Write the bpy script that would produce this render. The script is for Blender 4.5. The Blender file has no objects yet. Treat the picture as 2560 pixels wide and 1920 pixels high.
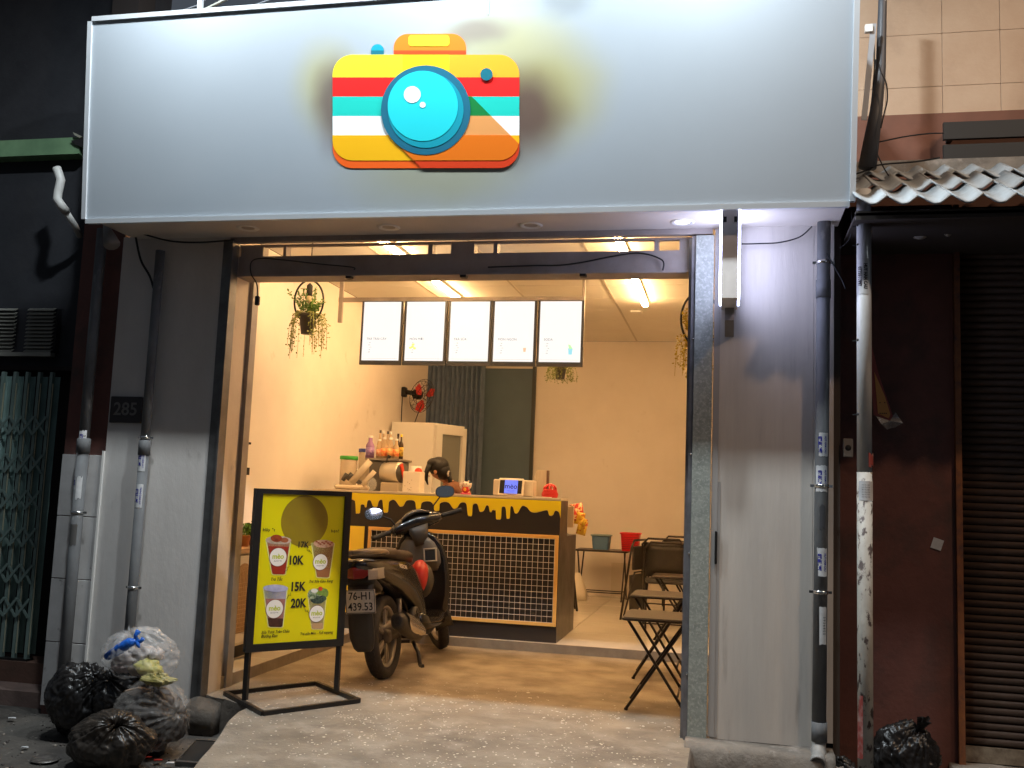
import bpy, math, random
from math import pi, sin, cos, radians as rad
from mathutils import Vector, Matrix, noise
rnd = random.Random(7)
scene = bpy.context.scene
C = scene.collection

# ------------------------------------------------------------------ camera
EYE = Vector((0, 0, 1.28))
FPX = 2457.6
yaw, pitch, roll = rad(12.50), rad(6.46), rad(2.263)
_f = Vector((-sin(yaw)*cos(pitch), cos(yaw)*cos(pitch), sin(pitch)))
_r0 = Vector((cos(yaw), sin(yaw), 0)); _u0 = _r0.cross(_f)
_r = _r0*cos(roll)+_u0*sin(roll); _u = _u0*cos(roll)-_r0*sin(roll)
cam = bpy.data.cameras.new('camera'); camo = bpy.data.objects.new('camera', cam); C.objects.link(camo)
M = Matrix.Identity(4)
for i in range(3):
    M[i][0] = _r[i]; M[i][1] = _u[i]; M[i][2] = -_f[i]; M[i][3] = EYE[i]
camo.matrix_world = M
cam.sensor_width = 36; cam.lens = FPX/2560*36; cam.clip_start = .05; cam.clip_end = 500
scene.camera = camo

# ------------------------------------------------------------------ night sky, exposure
w = bpy.data.worlds.new('World'); scene.world = w; w.use_nodes = True
nt = w.node_tree; bg = nt.nodes['Background']
sky = nt.nodes.new('ShaderNodeTexSky'); sky.sky_type = 'NISHITA'; sky.sun_disc = False
sky.sun_elevation = rad(3); sky.sun_rotation = rad(200); sky.air_density = 1.0
mixn = nt.nodes.new('ShaderNodeMix'); mixn.data_type = 'RGBA'; mixn.inputs[0].default_value = .997
nt.links.new(sky.outputs[0], mixn.inputs[6]); mixn.inputs[7].default_value = (.30, .35, .43, 1)
nt.links.new(mixn.outputs[2], bg.inputs[0]); bg.inputs[1].default_value = .20
scene.view_settings.view_transform = 'Standard'; scene.view_settings.look = 'None'
scene.view_settings.exposure = 0.0; scene.view_settings.gamma = 1
scene.cycles.use_denoising = True
scene.cycles.max_bounces = 9; scene.cycles.diffuse_bounces = 6; scene.cycles.glossy_bounces = 4
scene.cycles.transparent_max_bounces = 12
scene.cycles.sample_clamp_indirect = 12.0

FLOOD_W, TUBE_E, BOX_E, STREET_W = 94, 152, 11, 210
WARM = (1, .60, .27)

def add_light(name, kind, loc, power, color, target=None, size=.2, sizey=None, angle=None, spread=None, blend=.6):
    l = bpy.data.lights.new(name, kind); l.energy = power; l.color = color
    o = bpy.data.objects.new(name, l); C.objects.link(o); o.location = loc
    if target is not None:
        o.rotation_euler = (Vector(target)-Vector(loc)).to_track_quat('-Z', 'Y').to_euler()
    if kind == 'AREA':
        l.size = size
        if sizey: l.shape = 'RECTANGLE'; l.size_y = sizey
        if spread: l.spread = spread
    else:
        l.shadow_soft_size = size
        if kind == 'SPOT': l.spot_size = angle; l.spot_blend = blend
    return o

# ------------------------------------------------------------------ pixel -> place, at a given real plane
def ray(x, y): return _r*((x-1280)/FPX) - _u*((y-960)/FPX) + _f
def pY(x, y, Y): d = ray(x, y); return EYE+d*(Y/d.y)
def pX(x, y, X): d = ray(x, y); return EYE+d*(X/d.x)
def pZ(x, y, Z): d = ray(x, y); return EYE+d*((Z-EYE.z)/d.z)

# ------------------------------------------------------------------ materials
def S(r, g, b):
    f = lambda v: (v/255/12.92 if v/255 <= .04045 else ((v/255+.055)/1.055)**2.4)
    return (f(r), f(g), f(b))
MATS = {}
def mat(name, col, rough=.6, metal=0, col2=None, scale=6, bump=0, bscale=None, stretch=(1, 1, 1), emit=None, es=0,
        alpha=1, trans=0, lo=.35, hi=.7, spec=.5, col3=None, scale3=2, lo3=.5, hi3=.7, rvar=0, coat=0, detail=5, ior=1.45):
    if name in MATS: return MATS[name]
    m = bpy.data.materials.new(name); m.use_nodes = True; MATS[name] = m
    t = m.node_tree; N = t.nodes; L = t.links; b = N['Principled BSDF']
    b.inputs['Roughness'].default_value = rough; b.inputs['Metallic'].default_value = metal
    b.inputs['Base Color'].default_value = (*col, 1); b.inputs['Specular IOR Level'].default_value = spec
    b.inputs['Alpha'].default_value = alpha; b.inputs['Transmission Weight'].default_value = trans
    b.inputs['Coat Weight'].default_value = coat; b.inputs['IOR'].default_value = ior
    if emit: b.inputs['Emission Color'].default_value = (*emit, 1); b.inputs['Emission Strength'].default_value = es
    if col2 or bump or rvar:
        tc = N.new('ShaderNodeTexCoord'); mp = N.new('ShaderNodeMapping'); mp.inputs['Scale'].default_value = stretch
        L.new(tc.outputs['Object'], mp.inputs[0])
        def nz(sc, d=detail):
            n = N.new('ShaderNodeTexNoise'); n.inputs['Scale'].default_value = sc; n.inputs['Detail'].default_value = d
            n.inputs['Roughness'].default_value = .62; L.new(mp.outputs[0], n.inputs['Vector']); return n
        def rng(src, a, c, o0=0, o1=1):
            r = N.new('ShaderNodeMapRange'); r.inputs[1].default_value = a; r.inputs[2].default_value = c
            r.inputs[3].default_value = o0; r.inputs[4].default_value = o1; L.new(src, r.inputs[0]); return r.outputs[0]
        cur = None
        if col2:
            n = nz(scale); mx = N.new('ShaderNodeMix'); mx.data_type = 'RGBA'
            mx.inputs[6].default_value = (*col, 1); mx.inputs[7].default_value = (*col2, 1)
            L.new(rng(n.outputs[0], lo, hi), mx.inputs[0]); cur = mx.outputs[2]
            if col3:
                n3 = nz(scale3, 8); m3 = N.new('ShaderNodeMix'); m3.data_type = 'RGBA'
                L.new(rng(n3.outputs[0], lo3, hi3), m3.inputs[0]); L.new(cur, m3.inputs[6]); m3.inputs[7].default_value = (*col3, 1)
                cur = m3.outputs[2]
            L.new(cur, b.inputs['Base Color'])
        if rvar:
            n = nz(scale*1.7); L.new(rng(n.outputs[0], .3, .7, max(.02, rough-rvar), rough+rvar), b.inputs['Roughness'])
        if bump:
            n = nz(bscale or scale*4); bp = N.new('ShaderNodeBump'); bp.inputs['Strength'].default_value = bump
            bp.inputs['Distance'].default_value = .01; L.new(n.outputs[0], bp.inputs['Height']); L.new(bp.outputs[0], b.inputs['Normal'])
    return m

# ------------------------------------------------------------------ mesh builder
RM = {}
class MB:
    def __init__(s): s.v = []; s.f = []; s.m = []; s.sm = []
    def add(s, vs, fs, mi=0, smooth=False, X=None):
        k = len(s.v)
        for p in vs:
            p = Vector(p); s.v.append(X @ p if X else p)
        for f in fs: s.f.append([k+i for i in f]); s.m.append(mi); s.sm.append(smooth)
        return s
    def box(s, a, b, mi=0, X=None, bev=0):
        x0, y0, z0 = [min(a[i], b[i]) for i in range(3)]; x1, y1, z1 = [max(a[i], b[i]) for i in range(3)]
        if bev <= 0:
            vs = [(x0,y0,z0),(x1,y0,z0),(x1,y1,z0),(x0,y1,z0),(x0,y0,z1),(x1,y0,z1),(x1,y1,z1),(x0,y1,z1)]
            return s.add(vs, [(0,3,2,1),(4,5,6,7),(0,1,5,4),(1,2,6,5),(2,3,7,6),(3,0,4,7)], mi, False, X)
        e = min(bev, (x1-x0)/2.01, (y1-y0)/2.01, (z1-z0)/2.01)
        ring = lambda z, d: [(x0+d+e*(1-(d > 0)), y0+d, z), (x1-d-e*(1-(d > 0)), y0+d, z), (x1-d, y0+d+e*(1-(d > 0)), z), (x1-d, y1-d-e*(1-(d > 0)), z),
                             (x1-d-e*(1-(d > 0)), y1-d, z), (x0+d+e*(1-(d > 0)), y1-d, z), (x0+d, y1-d-e*(1-(d > 0)), z), (x0+d, y0+d+e*(1-(d > 0)), z)]
        R = [[(x0+e,y0+e,z0),(x1-e,y0+e,z0),(x1-e,y0+e,z0),(x1-e,y1-e,z0),(x1-e,y1-e,z0),(x0+e,y1-e,z0),(x0+e,y1-e,z0),(x0+e,y0+e,z0)],
             ring(z0+e, 0), ring(z1-e, 0),
             [(x0+e,y0+e,z1),(x1-e,y0+e,z1),(x1-e,y0+e,z1),(x1-e,y1-e,z1),(x1-e,y1-e,z1),(x0+e,y1-e,z1),(x0+e,y1-e,z1),(x0+e,y0+e,z1)]]
        return s.loft(R, mi, False, X)
    def loft(s, R, mi=0, smooth=True, X=None, cap=True, closed=True):
        n = len(R[0]); vs = [p for r in R for p in r]; fs = []
        for i in range(len(R)-1):
            for j in range(n if closed else n-1):
                k = (j+1) % n; fs.append((i*n+j, i*n+k, (i+1)*n+k, (i+1)*n+j))
        if cap and closed: fs.append(tuple(range(n-1, -1, -1))); fs.append(tuple((len(R)-1)*n+j for j in range(n)))
        return s.add(vs, fs, mi, smooth, X)
    def tube(s, pts, r, n=8, mi=0, X=None, smooth=True, cap=True):
        pts = [Vector(p) for p in pts]; R = []; up = None
        for i, p in enumerate(pts):
            t = (pts[min(i+1, len(pts)-1)]-pts[max(i-1, 0)]).normalized()
            if up is None:
                up = Vector((0, 0, 1)) if abs(t.z) < .9 else Vector((0, 1, 0))
            a = t.cross(up); a = a.normalized() if a.length > 1e-6 else t.orthogonal().normalized()
            b = a.cross(t).normalized(); up = b
            rr = r[i] if isinstance(r, (list, tuple)) else r
            R.append([p+a*(rr*cos(2*pi*k/n))+b*(rr*sin(2*pi*k/n)) for k in range(n)])
        return s.loft(R, mi, smooth, X, cap)
    def bar(s, a, b, wx, wz=None, mi=0, X=None, roll=0):
        wz = wz or wx; a = Vector(a); b = Vector(b); t = (b-a).normalized()
        up = Vector((0, 0, 1)) if abs(t.z) < .95 else Vector((0, 1, 0))
        p = t.cross(up).normalized(); q = p.cross(t)
        R = [[c+p*(sx*wx/2)+q*(sz*wz/2) for sx, sz in ((-1,-1),(1,-1),(1,1),(-1,1))] for c in (a, b)]
        return s.loft(R, mi, False, X)
    def lathe(s, prof, n=20, mi=0, X=None, smooth=True, cap=False):
        R = [[(r*cos(2*pi*k/n), r*sin(2*pi*k/n), z) for k in range(n)] for r, z in prof]
        return s.loft(R, mi, smooth, X, cap)
    def ell(s, c, r, n=12, m=8, mi=0, X=None):
        c = Vector(c)
        R = [[(c.x+r[0]*sin(pi*i/m)*cos(2*pi*k/n), c.y+r[1]*sin(pi*i/m)*sin(2*pi*k/n), c.z-r[2]*cos(pi*i/m)) for k in range(n)] for i in range(m+1)]
        R[0] = [(c.x+.001*r[0]*cos(2*pi*k/n), c.y+.001*r[1]*sin(2*pi*k/n), c.z-r[2]) for k in range(n)]
        R[-1] = [(c.x+.001*r[0]*cos(2*pi*k/n), c.y+.001*r[1]*sin(2*pi*k/n), c.z+r[2]) for k in range(n)]
        return s.loft(R, mi, True, X)
    def prism(s, poly, ext, mi=0, X=None, mi_side=None):
        """poly: 3D points of a planar outline, ext: vector of its thickness"""
        n = len(poly); e = Vector(ext); a = [Vector(p) for p in poly]; b = [p+e for p in a]
        s.add(a+b, [tuple(range(n-1, -1, -1)), tuple(range(n, 2*n))]+[(i, (i+1) % n, n+(i+1) % n, n+i) for i in range(n)], mi, False, X)
        return s
    def mesh(s, name, mats, inv=None):
        me = bpy.data.meshes.new(name)
        vs = [inv @ p for p in s.v] if inv else s.v
        me.from_pydata([tuple(p) for p in vs], [], s.f)
        for m in mats: me.materials.append(m)
        me.polygons.foreach_set('material_index', s.m); me.polygons.foreach_set('use_smooth', s.sm)
        me.validate(); me.update()
        return me
    def build(s, name, mats, parent=None, label=None, kind=None, fixn=True):
        if not isinstance(mats, (list, tuple)): mats = [mats]
        inv = RM[parent.name].inverted() if parent is not None and parent.name in RM else None
        me = s.mesh(name, mats, inv)
        if fixn:
            import bmesh
            bm = bmesh.new(); bm.from_mesh(me); bmesh.ops.remove_doubles(bm, verts=bm.verts, dist=1e-6)
            bmesh.ops.recalc_face_normals(bm, faces=bm.faces); bm.to_mesh(me); bm.free()
        o = bpy.data.objects.new(name, me); C.objects.link(o)
        if parent is not None: o.parent = parent; RM[o.name] = RM[parent.name]
        else: RM[o.name] = Matrix.Identity(4)
        if label: o['label'] = label
        if kind: o['kind'] = kind
        return o

def thing(name, label, cat, loc=(0, 0, 0), rz=0, group=None, local=False, scale=1, Mx=None):
    o = bpy.data.objects.new(name, None); C.objects.link(o); o.empty_display_size = .1
    m = Mx or Matrix.Translation(loc) @ Matrix.Rotation(rz, 4, 'Z') @ Matrix.Scale(scale, 4)
    o.matrix_world = m; RM[o.name] = Matrix.Identity(4) if local else m
    o['label'] = label; o['category'] = cat
    if group: o['group'] = group
    return o
def tag(o, label, cat, group=None):
    o['label'] = label; o['category'] = cat
    if group: o['group'] = group
    return o
def piece(name, me, parent, loc=(0, 0, 0), rot=None):
    """a piece sharing its mesh; loc in the parent's own frame unless the parent is world-built"""
    o = bpy.data.objects.new(name, me); C.objects.link(o); o.parent = parent
    m = Matrix.Translation(loc) @ (rot.to_4x4() if rot else Matrix.Identity(4))
    o.matrix_local = RM[parent.name].inverted() @ m
    RM[o.name] = RM[parent.name]
    return o
def dup(root, loc=None, rz=None, label=None, mesh=None):
    def cp(o, par):
        c = o.copy(); C.objects.link(c)
        if par is not None: c.parent = par
        for ch in [x for x in bpy.data.objects if x.parent is o and x is not c and x.name in KIDS.get(o.name, ())]: cp(ch, c)
        return c
    KIDS = {}
    for x in list(bpy.data.objects):
        if x.parent: KIDS.setdefault(x.parent.name, set()).add(x.name)
    r = cp(root, None)
    if loc is not None: r.location = loc
    if rz is not None: r.rotation_euler = (0, 0, rz)
    if label: r['label'] = label
    return r

# ------------------------------------------------------------------ text
def tmesh(body, size, bold=.0, ext=.0004, align='CENTER', shear=0, space=1.0, sx=1.0):
    c = bpy.data.curves.new('text', 'FONT'); c.body = body; c.size = size; c.offset = bold*size; c.extrude = ext
    c.align_x = align; c.align_y = 'CENTER'; c.shear = shear; c.space_character = space; c.resolution_u = 3
    o = bpy.data.objects.new('text', c); C.objects.link(o); dg = bpy.context.evaluated_depsgraph_get()
    me = bpy.data.meshes.new_from_object(o.evaluated_get(dg)); bpy.data.objects.remove(o); bpy.data.curves.remove(c)
    if sx != 1:
        for v in me.vertices: v.co.x *= sx
    return me
def text(body, size, material, parent, org, xd, ud, name='lettering', **k):
    me = tmesh(body, size, **k); me.materials.clear(); me.materials.append(material)
    xd = Vector(xd).normalized(); ud = Vector(ud); ud = (ud-xd*ud.dot(xd)).normalized(); n = xd.cross(ud)
    R = Matrix((xd, ud, n)).transposed().to_4x4(); R.translation = Vector(org)
    inv = RM[parent.name].inverted() @ R
    me.transform(inv)
    o = bpy.data.objects.new(name, me); C.objects.link(o); o.parent = parent; RM[o.name] = RM[parent.name]
    return o

def clip(poly, a, b, c):
    """keep the part of a 2D convex polygon where a*x+b*y<=c"""
    out = []
    for i in range(len(poly)):
        p, q = poly[i], poly[(i+1) % len(poly)]
        dp, dq = a*p[0]+b*p[1]-c, a*q[0]+b*q[1]-c
        if dp <= 0: out.append(p)
        if (dp < 0 < dq) or (dq < 0 < dp):
            t = dp/(dp-dq); out.append((p[0]+t*(q[0]-p[0]), p[1]+t*(q[1]-p[1])))
    return out
def rrect(x0, y0, x1, y1, r, n=8, corners=(1, 1, 1, 1)):
    out = []
    for (cx, cy, a0, qx, qy), on in zip(((x1-r, y0+r, -90, x1, y0), (x1-r, y1-r, 0, x1, y1), (x0+r, y1-r, 90, x0, y1), (x0+r, y0+r, 180, x0, y0)), corners):
        if on: out += [(cx+r*cos(rad(a0+90*i/n)), cy+r*sin(rad(a0+90*i/n))) for i in range(n+1)]
        else: out.append((qx, qy))
    return out
def disc(cx, cy, r, n=40): return [(cx+r*cos(2*pi*i/n), cy+r*sin(2*pi*i/n)) for i in range(n)]

# shared materials
M_steel = mat('brown_steel', S(158, 148, 142), .5, .1, S(135, 125, 118), 4, .15)
M_black = mat('black_metal', (.018, .016, .015), .42, .3, rvar=.1, scale=20)
M_white = mat('white_plastic', (.72, .70, .66), .4)
M_chrome = mat('chrome', (.7, .7, .68), .14, 1)
M_pvc = mat('grey_pvc', (.17, .175, .18), .62, 0, (.10, .10, .10), 7, .1, stretch=(1, 1, .4), col3=(.34, .33, .31), scale3=11, lo3=.6, hi3=.76, spec=.25)
M_dark = mat('dark_rubber', (.012, .012, .012), .7)
M_ink = mat('black_ink', (.012, .01, .012), .6)
M_blueink = mat('blue_ink', S(28, 30, 140), .6)
M_cable = mat('black_cable', (.012, .012, .014), .5)
exec_order = []
# ------------------------------------------------------------------ GROUND
def hfield(name, x0, x1, y0, y1, nx, ny, fn, m, kind='structure'):
    b = MB(); vs = []; fs = []
    for j in range(ny+1):
        for i in range(nx+1):
            x = x0+(x1-x0)*i/nx; y = y0+(y1-y0)*j/ny; vs.append((x, y, fn(x, y)))
    for j in range(ny):
        for i in range(nx):
            a = j*(nx+1)+i; fs.append((a, a+1, a+nx+2, a+nx+1))
    b.add(vs, fs, 0, True); return b.build(name, m, kind=kind)
ZS = -.20
M_asph = mat('worn_asphalt', (.062, .056, .050), .85, 0, (.026, .023, .021), 5, .7, 30, col3=(.14, .12, .10), scale3=16, lo3=.6, hi3=.72, rvar=.15)
b = MB(); b.add([(-40, -30, ZS-.03), (40, -30, ZS-.03), (40, 45, ZS-.03), (-40, 45, ZS-.03)], [(0, 1, 2, 3)]); b.build('street_ground', M_asph, kind='structure')
hx0, hx1, hy0, hy1 = -2.45, -2.16, 4.83, 5.05
def gz(x, y):
    z = ZS+.012*noise.noise(Vector((x*3, y*3, 0)))+.006*noise.noise(Vector((x*11, y*11, 2)))
    return z
hfield('pavement', -7, 4.5, 3.2, 6.1, 190, 60, gz, mat('dirty_pavement', (.085, .075, .064), .8, 0, (.030, .026, .023), 3.2, .8, 26, col3=(.20, .18, .15), scale3=22, lo3=.62, hi3=.7, rvar=.2))

# terrazzo apron of the shop (solid with a rounded, broken left edge)
edge = [pZ(x, y, 0) for x, y in ((486, 1919), (505, 1893), (530, 1866), (552, 1836), (573, 1801), (596, 1780), (622, 1768))]
ap = [(-.17, 3.6), (-.17, 5.66), (-3.10, 5.66), (-3.02, 5.60), (-2.92, 5.575)]
ap += [(e.x, e.y) for e in reversed(edge)]+[(-2.16, 3.6)]
M_apron = mat('terrazzo_apron', (.25, .215, .17), .62, 0, (.13, .11, .09), 2.6, .8, 60, col3=(.34, .30, .25), scale3=5, lo3=.5, hi3=.75, rvar=.12)
M_edge = mat('apron_edge', (.20, .17, .14), .85, 0, (.10, .085, .07), 9, .9, 20)
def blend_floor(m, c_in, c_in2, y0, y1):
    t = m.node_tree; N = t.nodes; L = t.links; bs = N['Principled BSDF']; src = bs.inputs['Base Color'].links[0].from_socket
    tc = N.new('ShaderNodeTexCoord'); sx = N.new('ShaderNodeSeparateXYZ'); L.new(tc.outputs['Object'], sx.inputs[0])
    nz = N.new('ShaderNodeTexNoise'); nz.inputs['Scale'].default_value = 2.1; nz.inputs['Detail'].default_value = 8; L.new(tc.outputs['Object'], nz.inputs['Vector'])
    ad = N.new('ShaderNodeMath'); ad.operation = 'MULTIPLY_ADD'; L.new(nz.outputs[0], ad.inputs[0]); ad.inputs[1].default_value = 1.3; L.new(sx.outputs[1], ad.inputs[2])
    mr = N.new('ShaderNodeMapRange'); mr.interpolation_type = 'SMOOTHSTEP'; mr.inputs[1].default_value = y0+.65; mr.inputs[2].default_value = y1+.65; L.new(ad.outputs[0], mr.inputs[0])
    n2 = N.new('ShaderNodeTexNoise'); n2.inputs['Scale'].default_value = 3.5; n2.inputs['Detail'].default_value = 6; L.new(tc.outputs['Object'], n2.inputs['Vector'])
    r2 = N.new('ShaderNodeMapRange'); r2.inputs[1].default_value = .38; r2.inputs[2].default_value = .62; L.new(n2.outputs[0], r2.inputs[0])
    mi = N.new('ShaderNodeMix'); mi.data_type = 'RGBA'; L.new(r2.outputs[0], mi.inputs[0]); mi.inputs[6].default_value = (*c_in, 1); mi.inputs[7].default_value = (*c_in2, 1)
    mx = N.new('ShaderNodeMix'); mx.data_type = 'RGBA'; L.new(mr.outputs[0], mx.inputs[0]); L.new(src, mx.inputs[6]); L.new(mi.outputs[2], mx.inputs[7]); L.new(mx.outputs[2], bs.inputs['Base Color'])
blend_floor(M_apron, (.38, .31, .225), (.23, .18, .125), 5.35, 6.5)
b = MB(); n = len(ap)
top = [Vector((x, y, 0)) for x, y in ap]; cx = Vector((-1.4, 4.9, 0))
mid = [p+(p-cx).normalized()*.012+Vector((0, 0, -.014)) for p in top]; bot = [p+(p-cx).normalized()*.07+Vector((0, 0, -.23)) for p in top]
b.add(top, [tuple(range(n))], 0)
for A, B in ((top, mid), (mid, bot)):
    b.add(A+B, [(i, (i+1) % n, n+(i+1) % n, n+i) for i in range(n)], 1)
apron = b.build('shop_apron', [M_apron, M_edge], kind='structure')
b = MB(); pebr = random.Random(3); cnt = 0
def inpoly(x, y, P):
    c = False; j = len(P)-1
    for i in range(len(P)):
        if (P[i][1] > y) != (P[j][1] > y) and x < (P[j][0]-P[i][0])*(y-P[i][1])/(P[j][1]-P[i][1])+P[i][0]: c = not c
        j = i
    return c
while cnt < 1900:
    x = pebr.uniform(-3, -.2); y = 4.1+2.6*pebr.random()**1.1
    if not inpoly(x, y, ap) and not (-3.0 < x < -.2 and 5.7 < y < 7.0): continue
    if noise.noise(Vector((x*1.5, y*1.5, 5))) < -.15 and pebr.random() < .7: continue
    if y > 5.9 and pebr.random() < (y-5.9)*1.1: continue
    r = pebr.choice((.0025, .0035, .004, .005, .006, .0075)); a0 = pebr.random()*6; k = pebr.randint(4, 6)
    if pebr.random() < .02: r *= 1.7
    st = pebr.uniform(.55, 1); zz = .0012
    pts = []
    for i in range(k):
        t = a0+2*pi*i/k; q = r*pebr.uniform(.75, 1.2); X_ = q*cos(t); Y_ = q*sin(t)*st
        pts.append((x+X_*cos(a0)-Y_*sin(a0), y+X_*sin(a0)+Y_*cos(a0), zz))
    lo_ = [(p[0]+(p[0]-x)*.25, p[1]+(p[1]-y)*.25, -.002) for p in pts]
    mi = 0 if pebr.random() < .7 else 1
    b.add(pts+lo_, [tuple(range(k))]+[(i, k+i, k+(i+1) % k, (i+1) % k) for i in range(k)], mi); cnt += 1
b.build('terrazzo_chips', [mat('white_chip', (.62, .58, .50), .5), mat('grey_chip', (.36, .32, .27), .5)], kind='stuff', fixn=False)

# inner parking floor and raised tiled floor
M_inner = mat('worn_cement_floor', (.34, .27, .19), .42, 0, (.22, .17, .115), 2.6, .3, 40, col3=(.42, .36, .28), scale3=7, lo3=.5, hi3=.75, rvar=.15)
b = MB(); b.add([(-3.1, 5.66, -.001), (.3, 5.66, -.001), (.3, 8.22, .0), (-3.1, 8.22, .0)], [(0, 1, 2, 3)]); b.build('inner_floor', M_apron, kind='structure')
ZF = .072
M_tile = mat('cream_tile', (.72, .65, .55), .09, 0, (.65, .585, .49), 2.5, .02, 8, rvar=.05)
M_grout = mat('grout', (.22, .19, .15), .8)
b = MB(); b.box((-3.87, 8.215, -.02), (.30, 12.5, ZF-.006), 0); b.box((-3.87, 5.76, -.02), (-3.105, 8.215, ZF-.006))
fl = b.build('floor', M_grout, kind='structure')
step = MB().box((-3.10, 8.195, -.02), (.30, 8.213, ZF+.0015), 0).build('step_riser', mat('step_stone', (.30, .25, .19), .55, 0, (.2, .16, .12), 6, .2), fl)
st2 = MB().box((-3.104, 5.76, -.02), (-3.09, 8.193, ZF+.0015), 0).build('step_riser', MATS['step_stone'], fl)
def tmesh_box(name, sx, sy, sz, m, bev=.0): b = MB(); b.box((0, 0, 0), (sx, sy, sz), bev=bev); return b.mesh(name, [m])
tme = tmesh_box('tile', .794, .794, .006, M_tile, .0012)
xs = [-1.37-.8*k for k in range(3)]+[-1.37+.8]
for x in (-3.77, -2.97, -2.17, -1.37, -.57):
    for j in range(6):
        y = 8.22+.8*j; w_ = min(.794, 12.5-y-.002, )
        wx = min(.794, .298-x)
        if w_ < .05: continue
        if wx < .79 or w_ < .79: me = tmesh_box('tile', wx, w_, .006, M_tile, .0012)
        else: me = tme
        piece('tile', me, fl, (x, y, ZF-.006+.0002*rnd.random()))
for j in range(3): piece('tile', tmesh_box('tile', .66, .794, .006, M_tile, .0012), fl, (-3.77, 5.78+.8*j, ZF-.006))

# ------------------------------------------------------------------ ROOM
M_wallin = mat('cream_paint', (.78, .71, .64), .7, 0, (.71, .64, .57), 1.4, .08, 30, lo=.4, hi=.75, col3=(.58, .50, .41), scale3=3.2, lo3=.64, hi3=.78)
M_ceil = mat('ceiling_board', (.78, .74, .67), .7, 0, (.73, .69, .62), 2)
b = MB(); b.box((-4.0, 5.76, ZF-.3), (-3.87, 12.5, 3.3)); b.build('wall_left', M_wallin, kind='structure')
b = MB(); b.box((-4.0, 12.5, -.3), (.45, 12.62, 3.3)); b.build('wall_back', M_wallin, kind='structure')
b = MB(); b.box((.30, 5.76, -.3), (.42, 12.5, 3.3)); b.build('wall_right', M_wallin, kind='structure')
b = MB(); b.box((-4.0, 5.76, 3.325), (.45, 12.62, 3.36)); ceil = b.build('ceiling', mat('ceiling_void', (.2, .17, .14), .9), kind='structure')
ys = [5.78]
seams = [pZ(1640, y, 3.3).y for y in (712, 749, 777, 802, 825)]
k = 0
cy = 5.77
pw, pd = 1.0, .62
off = seams[0] - 6*pd
yy = off
while yy < 12.5:
    a0 = max(yy, 5.765)+.004; a1 = min(yy+pd, 12.49)-.004
    if a1-a0 > .05:
        for i in range(5):
            x0 = -3.865+pw*i*.905-(0); x1 = min(x0+.905, .295)
            if x1-x0 < .05: continue
            bb = MB(); bb.box((x0+.004, a0, 3.3), (x1-.004, a1, 3.312), bev=.002)
            bb.build('ceiling_panel', M_ceil, ceil)
    yy += pd
bb = MB()
for i in range(1, 5): bb.box((-3.865+.905*i-.011, 5.77, 3.296), (-3.865+.905*i+.011, 12.48, 3.2995))
bb.build('ceiling_rail', mat('ceiling_rail', (.5, .45, .38), .6), ceil)
b = MB(); b.box((-3.868, 5.78, ZF), (-3.858, 12.48, ZF+.10)); b.box((-1.4, 12.488, ZF), (.295, 12.498, ZF+.42)); b.box((.29, 5.8, ZF), (.299, 12.48, ZF+.42)); b.build('skirting', M_tile, kind='structure')

# tubes: four long warm tube lights on the ceiling
M_tube = mat('warm_tube', (1, .8, .55), .5, emit=(1, .61, .265), es=TUBE_E)
spots = [(-2.72, 6.72, 'warm ceiling tube light at front left, seen above the steel beam'), (-2.72, 8.72, 'warm ceiling tube light at back left, above the menu boards'),
         (-.84, 6.72, 'warm ceiling tube light at front right, seen above the steel beam'), (-.84, 8.72, 'warm ceiling tube light at back right, wholly in view below the beam')]
for i, (x, y, lb) in enumerate(spots):
    t = thing('tube_light', lb, 'ceiling light', (x, y, 3.296), group='warm tube lights on the shop ceiling')
    bb = MB(); bb.box((x-.035, y, 3.27), (x+.035, y+1.22, 3.2955)); bb.build('housing', M_white, t)
    bb = MB(); bb.box((x-.03, y+.01, 3.245), (x+.03, y+1.21, 3.269), bev=.008); bb.build('tube', M_tube, t)

# ------------------------------------------------------------------ FACADE
M_leftw = mat('left_pilaster_paint', (.64, .60, .56), .55, 0, (.53, .49, .455), 1.8, .25, 22, col3=(.16, .13, .11), scale3=3.5, lo3=.63, hi3=.8, stretch=(1, 1, .45))
M_rightw = mat('right_pilaster_sheet', (.58, .53, .47), .5, 0, (.46, .42, .38), 2.2, .2, 14, col3=(.28, .25, .22), scale3=4.5, lo3=.62, hi3=.8, stretch=(2.5, 1, .28))
M_maroon = mat('maroon_paint', (.17, .065, .05), .7, 0, (.12, .048, .038), 3, .3, 20, col3=(.05, .04, .035), scale3=2, lo3=.5, hi3=.7)
tL = thing('left_pilaster', 'grey painted facade wall left of the shop opening with two drain pipes', 'wall', (-3.6, 5.6, ZS))
b = MB(); b.box((-3.885, 5.60, ZS-.05), (-3.12, 5.80, 2.86)); b.build('painted_face', M_leftw, tL)
b = MB(); b.box((-4.20, 5.62, ZS-.05), (-3.887, 5.80, 4.2)); b.build('tile_backing', M_maroon, tL)
b = MB(); b.box((-3.900, 5.588, ZS), (-3.886, 5.602, 1.46)); b.build('corner_bead', M_white, tL)
tmt = mat('marble_tile', (.58, .56, .54), .3, 0, (.42, .40, .385), 3.2, .05, 10, col3=(.10, .09, .08), scale3=9, lo3=.62, hi3=.72)
for c_ in range(2):
    for r_ in range(5):
        z0 = pY(120, 1590, 5.6).z + (r_-1)*.395-.03
        z1 = min(z0+.389, 1.44)
        if z1-z0 < .05: continue
        bb = MB(); bb.box((-4.198+.148*c_, 5.602+.002*rnd.random(), max(z0, ZS)), (-4.198+.148*c_+.144, 5.62, z1), bev=.002); bb.build('tile', tmt, tL)
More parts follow.
